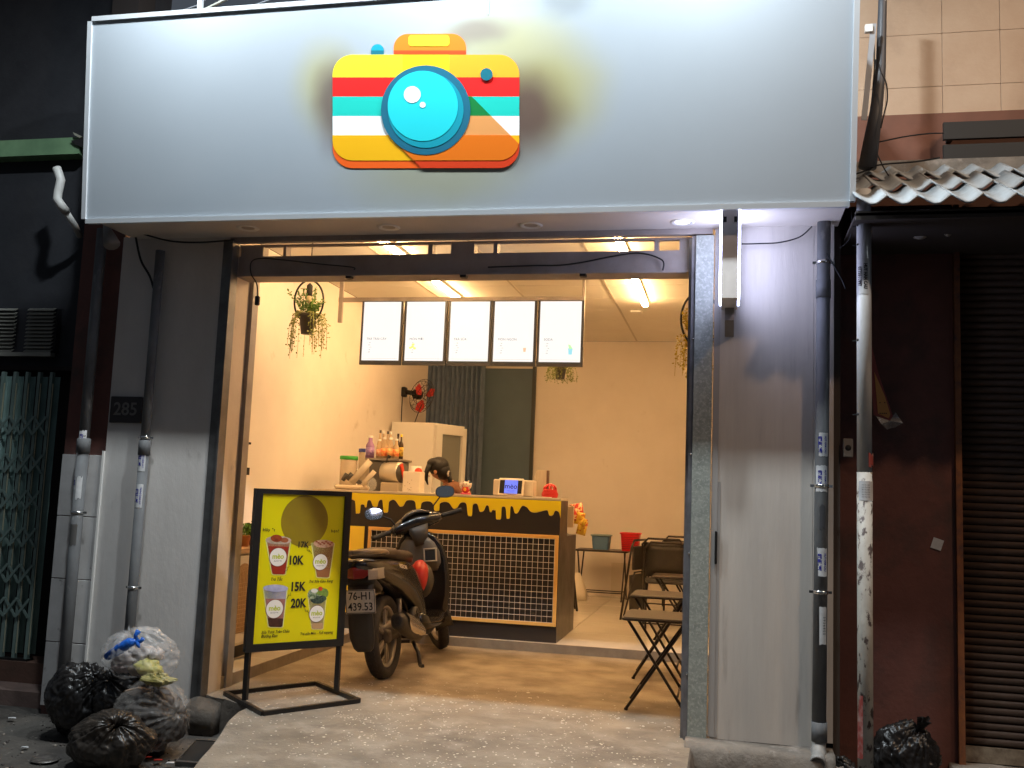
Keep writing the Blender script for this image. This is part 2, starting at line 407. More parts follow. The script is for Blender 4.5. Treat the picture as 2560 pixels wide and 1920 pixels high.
b = MB(); b.box((-3.16, 5.592, ZS-.04), (-3.098, 5.66, 2.83)); b.box((-3.098, 5.575, ZS-.04), (-3.085, 5.66, 2.83)); b.build('corner_profile', mat('dull_steel', (.17, .165, .16), .4, .6, (.10, .095, .09), 6, .1), tL)

tR = thing('right_pilaster', 'streaked grey metal sheet facade wall right of the shop opening', 'wall', (.24, 5.6, 0))
b = MB(); b.box((-.072, 5.60, .02), (.455, 5.8, 2.86)); b.build('sheet', M_rightw, tR)
b = MB(); b.box((.457, 5.597, .05), (.563, 5.8, 2.86)); b.build('sheet', M_rightw, tR)
b = MB(); b.box((-.085, 5.594, .03), (-.05, 5.6, 2.84)); b.box((-.06, 5.597, .03), (-.035, 5.6, 1.4)); b.build('edge_trim', mat('grey_trim', (.34, .32, .30), .5), tR)
M_conc = mat('rough_concrete', (.26, .225, .185), .85, 0, (.15, .13, .11), 5, .9, 18, col3=(.34, .30, .26), scale3=11, lo3=.55, hi3=.7)
b = MB()
vs = []
def rough_block(b, x0, x1, y0, y1, z0, z1, nx=28, am=.012, seed=0):
    R = []
    for i in range(nx+1):
        x = x0+(x1-x0)*i/nx
        q = lambda k: am*noise.noise(Vector((x*6, k*3.1, seed)))
        R.append([(x, y0+q(1), z0), (x, y0+q(2), z1-.03+q(3)), (x, y0+.03+q(4), z1+q(5)), (x, (y0+y1)/2, z1+q(8)), (x, y1, z1+q(6)), (x, y1, z0)])
    b.loft(R, 0, True)
rough_block(b, -.20, .56, 5.42, 5.60, ZS-.05, .02, seed=3); b.build('concrete_sill', M_conc, tR)
b = MB(); rough_block(b, .42, .60, 5.36, 5.56, ZS-.05, -.03, 10, .03, 9); b.build('broken_lump', M_conc, tR)
# switch handle / latch on right jamb side
b = MB(); b.box((-.062, 5.575, .95), (-.048, 5.6, 1.13), bev=.003); b.build('latch', M_black, tR)

# green mottled jamb column and inner reveals
M_green = mat('galvanised_green', (.34, .36, .32), .5, .15, (.24, .265, .235), 26, .12, 60, col3=(.42, .43, .39), scale3=60, lo3=.5, hi3=.62)
t = thing('right_door_post', 'mottled grey green galvanised steel door post at right of opening', 'door post', (-.14, 5.6, 0))
b = MB(); b.box((-.192, 5.585, -.02), (-.090, 5.68, 2.80)); b.build('post', M_green, t)
b = MB(); b.box((-.215, 5.60, 0), (-.1935, 5.70, 2.80)); b.box((-.232, 5.64, 0), (-.216, 5.72, 2.8)); b.build('track', mat('track_steel', (.26, .25, .26), .4, .5, (.16, .15, .15), 9), t)
b = MB()
for z_ in (.35, 1.0, 1.55, 2.2): b.lathe([(.0001, 0), (.006, 0), (.006, .004), (.0001, .004)], 8, 0, Matrix.Translation((-.2, 5.597, z_)) @ Matrix.Rotation(pi/2, 4, 'X'))
b.build('rivets', M_chrome, t)
t = thing('left_door_post', 'brown steel door track and peeling plaster reveal at left of opening', 'door post', (-3.03, 5.64, 0))
M_plast = mat('peeling_plaster', (.60, .51, .41), .65, 0, (.50, .42, .33), 2.5, .3, 18, col3=(.28, .25, .22), scale3=5, lo3=.6, hi3=.68, stretch=(1, 1, .5))
b = MB(); b.box((-3.119, 5.662, -.12), (-3.087, 5.82, 2.80)); b.build('reveal', M_plast, t); b = MB(); b.box((-3.119, 5.821, 0), (-3.104, 5.873, 2.80)); b.build('groove', M_steel, t)
b = MB(); b.box((-3.119, 5.874, 0), (-3.078, 5.955, 2.80)); b.build('track', mat('brown_track', (.36, .32, .29), .45, .2, (.28, .25, .22), 6), t)
b = MB(); rough_block(b, -3.14, -2.95, 5.50, 5.64, ZS, -.03, 14, .06, 21); b.build('broken_base', mat('dark_rubble', (.10, .085, .07), .9, 0, (.05, .042, .035), 9, .9, 20), t)

# soffit + lintel + transom
M_soff = mat('beige_soffit', (.66, .60, .54), .55, 0, (.58, .53, .47), 2, .05)
t = thing('soffit', 'beige soffit panel with round downlights under the big sign', 'soffit', (-1.6, 5.4, 2.84))
b = MB(); b.box((-3.80, 5.165, 2.846), (.585, 5.64, 2.87)); b.build('panel', M_soff, t)
def ring_light(parent, x, y, lit):
    b = MB(); b.lathe([(.040, -.001), (.055, -.006), (.062, -.006), (.070, 0)], 24, 0, Matrix.Translation((x, y, 2.8445)))
    r = b.build('downlight', M_white, parent)
    b = MB(); b.lathe([(.0005, 0), (.044, 0)], 24, 0, Matrix.Translation((x, y, 2.8435)))
    b.build('lens', mat('lit_lens', (1, .95, .85), .5, emit=(1, .9, .74), es=9) if lit else mat('dull_lens', (.4, .35, .3), .4), r)
for i, (px, py) in enumerate(((620, 572), (972, 570), (1327, 565), (1706, 557))):
    p = pZ(px, py, 2.84); ring_light(t, p.x, p.y, i == 3)
t = thing('door_frame', 'dark brown steel door head with transom openings and wide beam', 'door frame', (-1.6, 5.7, 2.6))
b = MB(); b.box((-3.12, 5.60, 2.812), (-.10, 5.645, 2.845)); b.build('head_rail', M_steel, t)
b = MB(); b.box((-3.083, 5.664, 2.615), (-.195, 5.80, 2.735)); b.box((-3.083, 5.650, 2.600), (-.195, 5.82, 2.6145)); b.build('beam', M_steel, t)
def post(xa, xb):
    a = pY(xa, 625, 5.68).x; c = pY(xb, 625, 5.68).x
    bb = MB(); bb.box((a, 5.665, 2.7355), (c, 5.74, 2.811)); bb.build('mullion', M_steel, t)
for a_, b_ in ((606, 661), (711, 718), (1072, 1083), (1129, 1187), (1235, 1245), (1636, 1647), (1699, 1726)): post(a_, b_)
b = MB(); b.box((-3.083, 5.664, 2.7985), (-.195, 5.7, 2.8115)); b.build('top_rail', M_steel, t)
for x_ in (872, 1158, 1457):
    p = pY(x_, 686, 5.66); bb = MB(); bb.box((p.x-.018, 5.652, 2.585), (p.x+.018, 5.70, 2.5995)); bb.build('clip', M_black, t)
# cables along the beam
def cable(label, pts, r=.004, name='cable', m=None, group=None, segs=6):
    P = [Vector(p) for p in pts]; out = []
    for i in range(len(P)-1):
        p0 = P[max(i-1, 0)]; p1 = P[i]; p2 = P[i+1]; p3 = P[min(i+2, len(P)-1)]
        for s_ in range(segs):
            u = s_/segs
            out.append(.5*((2*p1)+(-p0+p2)*u+(2*p0-5*p1+4*p2-p3)*u*u+(-p0+3*p1-3*p2+p3)*u**3))
    out.append(P[-1])
    b = MB(); b.tube(out, r, 6); o = b.build(name, m or M_cable); return tag(o, label, 'cable', group)
cable('black cable clipped along the beam from the left door post down to a small plug', [pY(x, y, 5.64) for x, y in ((885, 675), (880, 668), (800, 660), (700, 649), (650, 646), (628, 656), (628, 685), (642, 710), (644, 745))], .004)
cable('black cable sagging along the middle and right of the steel beam', [pY(x, y, 5.64) for x, y in ((1220, 668), (1330, 664), (1400, 663), (1460, 655), (1530, 641), (1600, 633), (1655, 650), (1657, 676))], .005)
p = pY(644, 752, 5.64)
b = MB(); b.box((p.x-.014, 5.625, p.z-.03), (p.x+.014, 5.65, p.z+.03), bev=.005); tag(b.build('plug', M_black), 'small black plug dangling from the cable at the left door post', 'plug')

# ------------------------------------------------------------------ BIG SIGN
SN = Vector((0, -1.187, -.149)).normalized()  # outward normal
SP = Vector((0, 5.139, 2.848))
def sp(x, y, off=0):
    d = ray(x, y); t_ = (SP-EYE).dot(SN)/d.dot(SN); return EYE+d*t_+SN*off
A, B_, C_, D_ = Vector((-3.832, 5.139, 2.848)), Vector((.592, 5.139, 2.842)), Vector((.60, 4.99, 4.035)), Vector((-3.80, 4.99, 4.035))
sign = thing('shop_sign', 'huge pale grey fascia sign with a colourful striped camera emblem', 'sign', (-1.6, 5.15, 2.84))
M_signf = mat('sign_face', (.365, .40, .435), .42, 0, (.35, .385, .42), 1.5, .02, 5)
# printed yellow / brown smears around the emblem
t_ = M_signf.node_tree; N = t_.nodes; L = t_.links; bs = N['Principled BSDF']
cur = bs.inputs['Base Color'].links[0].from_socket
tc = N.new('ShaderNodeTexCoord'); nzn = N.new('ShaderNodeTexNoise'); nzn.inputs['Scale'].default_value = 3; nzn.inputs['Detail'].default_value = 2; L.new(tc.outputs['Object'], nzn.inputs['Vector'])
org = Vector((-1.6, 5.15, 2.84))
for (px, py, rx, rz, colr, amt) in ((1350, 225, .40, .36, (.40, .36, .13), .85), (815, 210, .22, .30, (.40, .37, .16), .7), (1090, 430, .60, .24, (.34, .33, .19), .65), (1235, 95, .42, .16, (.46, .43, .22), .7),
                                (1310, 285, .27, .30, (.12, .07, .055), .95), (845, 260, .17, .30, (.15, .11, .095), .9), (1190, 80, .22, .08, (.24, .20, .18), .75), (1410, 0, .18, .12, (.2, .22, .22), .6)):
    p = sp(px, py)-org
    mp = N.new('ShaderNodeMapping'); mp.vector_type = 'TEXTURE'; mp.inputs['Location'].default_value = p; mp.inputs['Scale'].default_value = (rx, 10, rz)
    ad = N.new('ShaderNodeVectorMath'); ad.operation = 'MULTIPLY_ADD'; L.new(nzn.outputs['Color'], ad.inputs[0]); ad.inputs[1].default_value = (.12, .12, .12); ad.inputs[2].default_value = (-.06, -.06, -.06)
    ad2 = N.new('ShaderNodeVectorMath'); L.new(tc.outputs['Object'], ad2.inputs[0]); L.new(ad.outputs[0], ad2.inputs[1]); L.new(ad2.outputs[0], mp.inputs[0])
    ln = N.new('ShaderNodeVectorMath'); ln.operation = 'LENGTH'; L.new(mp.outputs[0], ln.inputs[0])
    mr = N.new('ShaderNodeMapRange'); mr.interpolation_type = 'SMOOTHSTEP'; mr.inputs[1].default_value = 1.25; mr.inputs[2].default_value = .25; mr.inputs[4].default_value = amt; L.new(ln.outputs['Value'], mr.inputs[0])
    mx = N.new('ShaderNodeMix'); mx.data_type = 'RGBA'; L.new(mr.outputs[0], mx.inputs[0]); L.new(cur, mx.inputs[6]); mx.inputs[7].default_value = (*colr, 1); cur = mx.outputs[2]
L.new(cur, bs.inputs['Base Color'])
q = Vector((0, .03, 0))
b = MB(); b.prism([A, B_, C_, D_], q); b.build('sign_face', M_signf, sign)
M_alu = mat('sign_frame', (.62, .64, .66), .35, .3)
b = MB()
def strip(b, p, q_, w_, d0=-.012, d1=.03):
    p = Vector(p); q_ = Vector(q_); t__ = (q_-p).normalized(); n_ = SN; s_ = n_.cross(t__)
    b.prism([p+n_*-d0, q_+n_*-d0, q_+n_*-d0+s_*w_, p+n_*-d0+s_*w_], -n_*(d1-d0))
for (p, q_) in ((A, B_), (B_, C_), (C_, D_), (D_, A)): 
    bb = MB(); strip(bb, p, q_, -.028); bb.build('frame_edge', M_alu, sign)
b = MB(); b.box((-3.80, 5.16, 2.88), (-3.77, 5.6, 4.0)); b.box((.55, 5.16, 2.88), (.585, 5.6, 3.98)); b.build('side_return', M_steel, sign)
b = MB(); b.prism([sp(1221, -12, .002), sp(1223, -12, .002), sp(1222, 36, .002), sp(1220, 36, .002)], SN*.002); b.build('seam', M_alu, sign)
# emblem
EC = {'yel': S(255, 228, 40), 'yor': S(253, 200, 20), 'ora': S(253, 170, 35), 'red': S(255, 25, 22), 'teal': S(18, 200, 184), 'whi': S(250, 250, 248), 'amb': S(255, 184, 0), 'lip': S(250, 98, 18),
      'grn': S(0, 125, 55), 'tan': S(230, 156, 88), 'dam': S(233, 115, 0), 'dlip': S(222, 60, 14), 'ring': S(20, 104, 130), 'lens': S(0, 152, 172), 'cyan': S(28, 210, 220), 'dot': S(5, 108, 125), 'hat': S(250, 125, 25), 'hatd': S(210, 72, 20), 'inset': S(250, 234, 42)}
EK = list(EC); EM = [mat('print_'+k_, tuple(min(.95, c*1.0) for c in EC[k_]), .45) for k_ in EK]
eb = MB()
def emb(poly, key, off):
    if len(poly) < 3: return
    eb.prism([sp(x, y, off) for x, y in poly], -SN*.0015, EK.index(key))
body = rrect(832, 137, 1298.5, 420.7, 50, 10)
yb = [137, 193.6, 241.8, 290.4, 338.6]
band = lambda P, y0, y1: clip(clip(P, 0, -1, -y0), 0, 1, y1)
for i in range(24):
    xa = 832+466.5*i/24; xb = xa+466.5/24+.2
    key = 'yel' if i < 9 else ('yor' if i < 15 else 'ora')
    emb(clip(clip(band(body, 137, 193.6), -1, 0, -xa), 1, 0, xb), key, .003)
for y0, y1, k_ in ((193.6, 241.8, 'red'), (241.8, 290.4, 'teal'), (290.4, 338.6, 'whi')): emb(band(body, y0, y1), k_, .003)
emb(band(body, 338.6, 421), 'lip', .003)
up = rrect(832, 118, 1298.5, 401.6, 50, 10); emb(band(up, 338.6, 401.7), 'amb', .0045)
sh = [(1171, 233), (1300, 362), (1300, 421), (1052, 421), (1006, 373)]
def shc(P):
    # x - y >= ... inside of the diagonal shadow
    P = clip(P, 1, -1, 1171-233); return clip(P, -1, 1, -(1006-373))
emb(clip(shc(band(body, 241.8, 290.4)), -1, 0, -1065), 'grn', .0065); emb(clip(shc(band(body, 290.4, 338.6)), -1, 0, -1065), 'tan', .0065)
emb(shc(band(body, 338.6, 421)), 'dlip', .0065); emb(shc(band(up, 338.6, 401.6)), 'dam', .008)
emb(disc(1065.5, 276.4, 111.6, 64), 'ring', .0095); emb(disc(1065.5, 276.4, 94.5, 64), 'lens', .011); emb(disc(1058.5, 266.3, 87.5, 64), 'cyan', .0125)
emb(disc(1032.5, 238, 21, 32), 'whi', .014); emb(disc(1058.5, 263.6, 7.4, 20), 'whi', .014); emb(disc(1217.2, 187, 15.2, 28), 'dot', .0095)
hat = rrect(984.5, 84.8, 1165.5, 136.5, 36, 8, (1, 0, 0, 1)); emb(band(hat, 84, 126.5), 'hat', .003); emb(band(hat, 126.5, 137), 'hatd', .003)
emb(rrect(1022, 88.6, 1123.5, 116, 8), 'inset', .0045)
btn = rrect(928, 110.8, 960, 137, 15.5, 8, (1, 0, 0, 1)); emb(band(btn, 110, 126.5), 'lens', .003); emb(band(btn, 126.5, 137), 'dot', .003)
eb.build('emblem', EM, sign)

# floodlights above the sign (their heads are above the frame)
for i, (px, lb) in enumerate(((497, 'cool white floodlight on a bent arm above the left of the sign'), (1115, 'cool white floodlight on an arm above the middle of the sign'), (1780, 'cool white floodlight on an arm above the right of the sign'))):
    base = sp(px, 30 if i == 0 else 5); base = Vector((base.x, 5.0, 4.035)); hx = base.x; hp = Vector((hx, 4.38, 4.92))
    t = thing('sign_floodlight', lb, 'floodlight', base, group='floodlights on arms above the sign')
    b = MB(); b.bar(base+Vector((0, .0, -.01)), base+Vector((0, 0, .12)), .026, .026); b.build('stub', M_alu, t)
    b = MB(); b.bar(base+Vector((0, 0, .12)), hp+Vector((0, .0, .04)), .018, .018); b.box((hx-.02, 4.98, base.z+.10), (hx+.02, 5.02, base.z+.13)); b.build('arm', M_alu, t)
    d = (Vector((hx, 4.7, 2.2))-hp).normalized()
    R = d.to_track_quat('-Z', 'Y').to_matrix().to_4x4(); R.translation = hp
    b = MB(); b.box((-.11, -.08, .008), (.11, .08, .045), X=R, bev=.008); b.build('lamp_head', M_black, t)
    b = MB(); b.box((-.09, -.06, .003), (.09, .06, .0075), X=R); b.build('lens', mat('flood_lens', (.8, .9, 1), .4, emit=(.85, .95, 1), es=6), t)
    add_light('flood_lamp', 'AREA', hp+d*.004, FLOOD_W, (.84, .94, 1.0), hp+d, .17, .11)

# small fixtures under the sign at left
t = thing('under_sign_spotlight', 'unlit dark conical spotlight hanging under the left end of the sign', 'spotlight', pY(272, 560, 5.4))
p = pY(268, 552, 5.38); q_ = pY(280, 610, 5.30)
b = MB(); b.tube([p+Vector((0, 0, .03)), p+Vector((0, -.01, -.04))], .012); b.build('bracket', M_white, t)
b = MB(); b.tube([p+Vector((0, -.01, -.03)), q_], [.018, .05], 12); b.build('shade', mat('grey_shade', (.2, .19, .18), .5), t)
cable('dark cable sagging from the spotlight under the sign along the left wall head', [pY(x, y, 5.5) for x, y in ((275, 565), (320, 573), (375, 590), (430, 603), (500, 606), (585, 600))], .006)
cable('dark cable hanging down the left wall to the drain pipe', [pY(x, y, 5.56) for x, y in ((338, 585), (352, 650), (378, 700), (392, 780), (385, 900), (378, 1000), (366, 1090))], .008)

# side lightbox
t = thing('side_lightbox', 'narrow projecting lightbox seen edge on with glowing violet white faces', 'lightbox', (0, 5.58, 2.36))
M_boxg = mat('lightbox_metal', (.80, .78, .76), .5, 0, (.58, .56, .55), 3)
b = MB(); b.box((-.045, 5.22, 2.36), (.040, 5.56, 2.842)); b.build('casing', M_boxg, t)
M_glow = mat('glow_face', (.8, .8, 1), .4, emit=(.60, .66, 1.0), es=BOX_E)
b = MB(); b.box((-.057, 5.232, 2.372), (-.046, 5.50, 2.838)); b.build('glow_panel', M_glow, t)
b = MB(); b.box((.041, 5.232, 2.372), (.052, 5.50, 2.838)); b.build('glow_panel', M_glow, t)
b = MB()
for x_ in (-.03, .025): b.box((x_-.008, 5.217, 2.77), (x_+.008, 5.2195, 2.80))
b.build('bracket', M_dark, t)
b = MB(); b.bar((0, 5.50, 2.30), (0, 5.61, 2.22), .05, .02); b.bar((0, 5.5, 2.36), (0, 5.5, 2.29), .05, .02); b.build('wall_bracket', M_steel, t)
cable('thin black wire sagging from the lightbox to the grey drain pipe', [pY(x, y, 5.57) for x, y in ((1854, 610), (1900, 609), (1950, 606), (2000, 592), (2030, 566))], .004)

# ------------------------------------------------------------------ PIPES AND POLE
M_paper = mat('sticker_paper', (.62, .62, .62), .6, 0, (.45, .45, .45), 12)
def wrap(b, cx, cy, r, z0, z1, a0, a1, n=8, rag=0, mi=0, seed=0):
    """a sheet wrapped round a pipe, azimuth measured from the street side (-Y), positive towards +X"""
    rr = random.Random(seed); R = []
    for i in range(n+1):
        a = a0+(a1-a0)*i/n; x = cx+r*sin(a); y = cy-r*cos(a)
        R.append([(x, y, z0+rag*rr.uniform(0, 1)), (x, y, z1-rag*rr.uniform(0, 1))])
    vs = [p for q in R for p in q]; fs = [(2*i, 2*i+2, 2*i+3, 2*i+1) for i in range(n)]
    b.add(vs, fs, mi, True)
def wraptext(body, size, m, parent, cx, cy, r, z, az, bold=.02, sx=1.0, flip=1):
    """text running down the pipe"""
    me = tmesh(body, size, bold, 0, sx=sx); me.materials.clear(); me.materials.append(m)
    inv = RM[parent.name].inverted()
    for v in me.vertices:
        u, t__ = v.co.x, v.co.y
        a = az+flip*t__/r; v.co = inv @ Vector((cx+(r)*sin(a), cy-(r)*cos(a), z-flip*u))
    o = bpy.data.objects.new('lettering', me); C.objects.link(o); o.parent = parent; RM[o.name] = RM[parent.name]
def clamp(t, cx, cy, r, z):
    b = MB(); b.lathe([(r+.001, -.009), (r+.004, -.009), (r+.004, .009), (r+.001, .009)], 20, 0, Matrix.Translation((cx, cy, z)))
    b.box((cx-r-.022, cy+.005, z-.007), (cx-r-.002, cy+.012, z+.007)); b.box((cx+r+.002, cy+.005, z-.007), (cx+r+.022, cy+.012, z+.007)); b.build('clamp', M_chrome, t)

pc = (pY(2052, 1500, 5.52).x+pY(2052, 900, 5.52).x)/2
pc = .495; py_ = 5.53; pr = .036
t = thing('drain_pipe', 'thick grey drain pipe on the right facade ending in an open elbow', 'drain pipe', (pc, py_, 0), group='grey drain pipes on the facade')
b = MB(); b.tube([(pc+.008, py_, 2.86), (pc, py_, 1.4), (pc-.008, py_, .10)], pr, 24); b.build('pipe', M_pvc, t)
b = MB()
for z_ in (2.47, .12): b = MB(); b.lathe([(pr, -.05), (pr+.004, -.05), (pr+.004, .05), (pr, .05)], 24, 0, Matrix.Translation((pc+(z_-1.4)*.005, py_, z_))); b.build('coupling', M_pvc, t)
R = Matrix.Translation((pc-.010, py_, .045))
b = MB(); b.tube([(pc-.008, py_, .10), (pc-.01, py_, .05), (pc-.012, py_-.035, .012), (pc-.02, py_-.09, -.01)], [.036, .037, .040, .040], 20, cap=False)
X = Matrix.Translation((pc-.02, py_-.09, -.01)) @ (Vector((-.08, -.55, -.22)).to_track_quat('Z', 'Y').to_matrix().to_4x4())
b.lathe([(.036, -.05), (.041, .0), (.041, .022), (.034, .022), (.032, -.05)], 24, 0, X); b.build('elbow', mat('pale_pvc', (.36, .35, .33), .5, 0, (.24, .23, .21), 14), t)
b = MB(); b.lathe([(.0005, -.03), (.033, -.03)], 20, 0, X); b.build('elbow_bore', M_dark, t)
for z_ in (1.395, .835, 2.62): clamp(t, pc+(z_-1.4)*.005, py_, pr, z_)
b = MB()
zf = lambda y: pY(2035, y, py_-pr).z
for k_, (y0, y1, a0, a1) in enumerate(((1080, 1142, -.5, .9), (1162, 1230, -1.0, .8), (1368, 1442, -.9, .75), (1515, 1612, -1.1, .7), (1258, 1326, -.3, .5))):
    if k_ == 4: continue
    b = MB(); wrap(b, pc, py_, pr+.0012, zf(y1), zf(y0), a0, a1, 8, .006, 0, k_); b.build('sticker', M_paper, t)
b = MB(); wrap(b, pc, py_, pr+.0011, zf(1326), zf(1258), -.35, .45, 6, .02, 0, 8); b.build('sticker_remains', mat('torn_sticker', (.05, .05, .055), .7), t)
for y_ in (1111, 1196, 1405):
    wraptext('077.651.1997', .026, M_blueink, t, pc, py_, pr+.0022, zf(y_), -.35, .06, .62)
    wraptext('HUT HAM CAU', .016, M_blueink, t, pc, py_, pr+.0022, zf(y_), .45, .02, .85)
wraptext('0935.68.09.82.03', .022, M_ink, t, pc, py_, pr+.0022, zf(1563), -.75, .0, .75)
wraptext('5 9 3 6 8 0 0', .02, M_ink, t, pc, py_, pr+.0022, zf(1563), .35, .0, .9)

def leftpipe(px, py0, lab, r, ztop, dark, stick):
    c = pY(px, py0, 5.53); x = c.x
    t = thing('drain_pipe', lab, 'drain pipe', (x, 5.54, ZS), group='grey drain pipes on the facade')
    b = MB(); b.tube([(x, 5.54, ztop), (x, 5.54, 1.50)], r*.93, 20); b.build('upper_pipe', M_pvc, t)
    b = MB(); b.tube([(x, 5.54, 1.50), (x, 5.54, ZS-.02)], r, 20); b.build('pipe', M_pvc, t)
    b = MB(); b.lathe([(r*.93, -.05), (r+.006, -.05), (r+.006, .04), (r*.93, .045)], 20, 0, Matrix.Translation((x, 5.54, 1.49))); b.build('coupling', M_pvc, t)
    return t, x
t, x1 = leftpipe(172, 1500, 'dark stained drain pipe with torn stickers, leftmost, on the marble tiles', .036, 2.9, True, 0)
zl = lambda y: pY(180, y, 5.5).z
clamp(t, x1, 5.54, .036, zl(1281)); clamp(t, x1, 5.54, .036, zl(1700))
b = MB()
for k_, (y0, y1, a0, a1) in enumerate(((1072, 1132, -.3, 1.0), (1188, 1226, -.9, -.2), (1188, 1250, .0, .95))): b = MB(); wrap(b, x1, 5.54, .0375, zl(y1), zl(y0), a0, a1, 8, .015, 0, 20+k_); b.build('sticker', M_paper, t)
b = MB(); wrap(b, x1, 5.54, .0372, zl(1366), zl(1308), -.5, .8, 8, .012, 0, 3); b.build('sticker_remains', mat('dark_sticker', (.09, .085, .08), .7), t)
wraptext('0775 511', .026, M_blueink, t, x1, 5.54, .0385, zl(1098), .1, .05, .7); wraptext('0775', .024, M_blueink, t, x1, 5.54, .0385, zl(1206), -.55, .05, .7); wraptext('5 1 1 9', .02, M_ink, t, x1, 5.54, .0385, zl(1098), .65)
t, x2 = leftpipe(340, 1350, 'grey drain pipe with blue number stickers below the house number plate', .031, 2.75, False, 0)
zl = lambda y: pY(350, y, 5.5).z
clamp(t, x2, 5.54, .031, zl(1472)); clamp(t, x2, 5.54, .031, zl(1093))
b = MB()
for k_, (y0, y1) in enumerate(((1117, 1179), (1210, 1270))): b = MB(); wrap(b, x2, 5.54, .0325, zl(y1), zl(y0), -.75, .95, 8, .003, 0, k_); b.build('sticker', M_paper, t)
wraptext('0775.511.997', .030, M_blueink, t, x2, 5.54, .0335, zl(1148), -.25, .06, .53); wraptext('THONG CONG HUT', .014, M_blueink, t, x2, 5.54, .0335, zl(1148), .5, .02, .8)
wraptext('0775.511.997', .030, M_blueink, t, x2, 5.54, .0335, zl(1240), -.25, .06, .53); wraptext('THONG CONG HUT', .014, M_blueink, t, x2, 5.54, .0335, zl(1240), .5, .02, .8)

# house number plate 285
p0, p1 = pY(273, 1056, 5.585), pY(357, 992, 5.585)
t = thing('house_number_plate', 'dark house number plate reading 285 beside the drain pipe', 'number plate', (p0.x, 5.585, p0.z))
b = MB(); b.box((p0.x, 5.580, p0.z), (p1.x, 5.598, p1.z), bev=.003); b.build('plate', mat('plate_dark', (.035, .03, .03), .5), t)
text('285', .115, mat('plate_digits', (.16, .15, .14), .5), t, ((p0.x+p1.x)/2, 5.5785, (p0.z+p1.z)/2), (1, 0, 0), (0, 0, 1), bold=.015, name='digits')

# white pole on the right, painted and dirty
cxp, cyp = .688, 5.30
M_pole = mat('peeling_pole', (.46, .44, .39), .6, 0, (.32, .30, .26), 9, .3, 30, col3=(.07, .05, .045), scale3=26, lo3=.54, hi3=.60, stretch=(1, 1, .55))
M_polec = mat('pole_clean', (.50, .50, .49), .5, 0, (.40, .40, .39), 9, .1, 20, stretch=(1, 1, .4))
M_red = mat('faded_red', (.28, .05, .04), .6, 0, (.42, .30, .27), 16, lo=.5, hi=.7)
t = thing('white_pole', 'tall dirty white pipe pole with peeling red paint right of the shop', 'pole', (cxp, cyp, -.12))
zp = lambda y: pY(2160, y, cyp-.037).z
b = MB(); b.tube([(cxp-.006, cyp, 2.95), (cxp-.004, cyp, zp(1180))], .037, 24); b.build('upper_tube', M_polec, t)
b = MB(); b.tube([(cxp-.004, cyp, zp(1180)-.0005), (cxp, cyp, -.22)], .0375, 24); b.build('lower_tube', M_pole, t)
for q_ in ((1900, 1740, -1.5, -.45, .004, 1), (1590, 1490, -1.5, -.75, .03, 2), (1170, 1130, .3, 1.3, .02, 4)): b = MB(); wrap(b, cxp, cyp, .0385, zp(q_[0]), zp(q_[1]), q_[2], q_[3], 6, q_[4], 0, q_[5]); b.build('red_paint', M_red, t)
b = MB(); wrap(b, cxp-.002, cyp, .039, zp(1252), zp(1202), -1.0, 1.2, 10, .002, 0, 1); b.build('notice', M_paper, t)
b = MB(); wrap(b, cxp-.005, cyp, .0385, zp(735), zp(645), -1.3, .5, 10, .002, 0, 1); b.build('sticker', M_polec, t)
wraptext('HUT HAM CAU', .024, M_ink, t, cxp-.005, cyp, .0395, zp(690), .05, .05, .82, 1)
wraptext('0775511997', .026, M_ink, t, cxp-.005, cyp, .0395, zp(690), -.72, .05, .8, 1)
for i_, w__ in enumerate(range(6)):
    me = tmesh('cho thue nha' if i_ % 2 else 'lien he: dien', .008, 0, 0); me.materials.append(M_ink); inv = RM[t.name].inverted()
    for v in me.vertices:
        a = v.co.x/.039; v.co = inv @ Vector((cxp-.002+.0397*sin(a), cyp-.0397*cos(a), zp(1212+i_*6)+v.co.y))
    o = bpy.data.objects.new('lettering', me); C.objects.link(o); o.parent = t; RM[o.name] = RM[t.name]
b = MB()
for y_ in (608, 848, 1035, 560):
    z_ = zp(y_); b.bar((cxp-.06, cyp+.01, z_), (cxp-.035, cyp+.005, z_), .006, .006); b.ell((cxp-.037, cyp-.012, z_), (.006, .012, .008), 8, 6)
b.build('fixing', M_dark, t)

# ------------------------------------------------------------------ RIGHT NEIGHBOUR
t = thing('neighbour_wall', 'dark maroon neighbour wall behind the white pole', 'wall', (.95, 5.95, 0))
b = MB(); b.box((.566, 5.93, -.3), (1.245, 6.1, 3.05)); b.build('wall_face', M_maroon, t)
b = MB(); b.box((.566, 5.62, -.3), (.60, 5.93, 3.4)); b.build('return_face', mat('brown_return', (.055, .04, .032), .8), t)
M_orj = mat('ochre_jamb', (.30, .11, .035), .6, 0, (.16, .06, .03), 8, col3=(.1, .05, .04), scale3=14)
b = MB(); b.box((1.246, 5.90, -.3), (1.278, 6.0, 3.04)); b.build('jamb', M_orj, t)
t = thing('roller_shutter', 'dark brown slatted roller shutter at the right edge', 'shutter', (1.8, 5.98, 0))
sl = MB(); sl.loft([[(x, .008*0+y, z) for y, z in ((.0, .001), (-.010, .006), (-.013, .02), (-.010, .034), (0, .0395), (.004, .0395), (.004, .001))] for x in (0, 1.6)], 0, True)
sme = sl.mesh('slat', [mat('shutter_paint', (.085, .05, .032), .6, 0, (.05, .03, .02), 3, .2, col3=(.05, .035, .025), scale3=9, lo3=.58, hi3=.7, stretch=(1, 1, 4))])
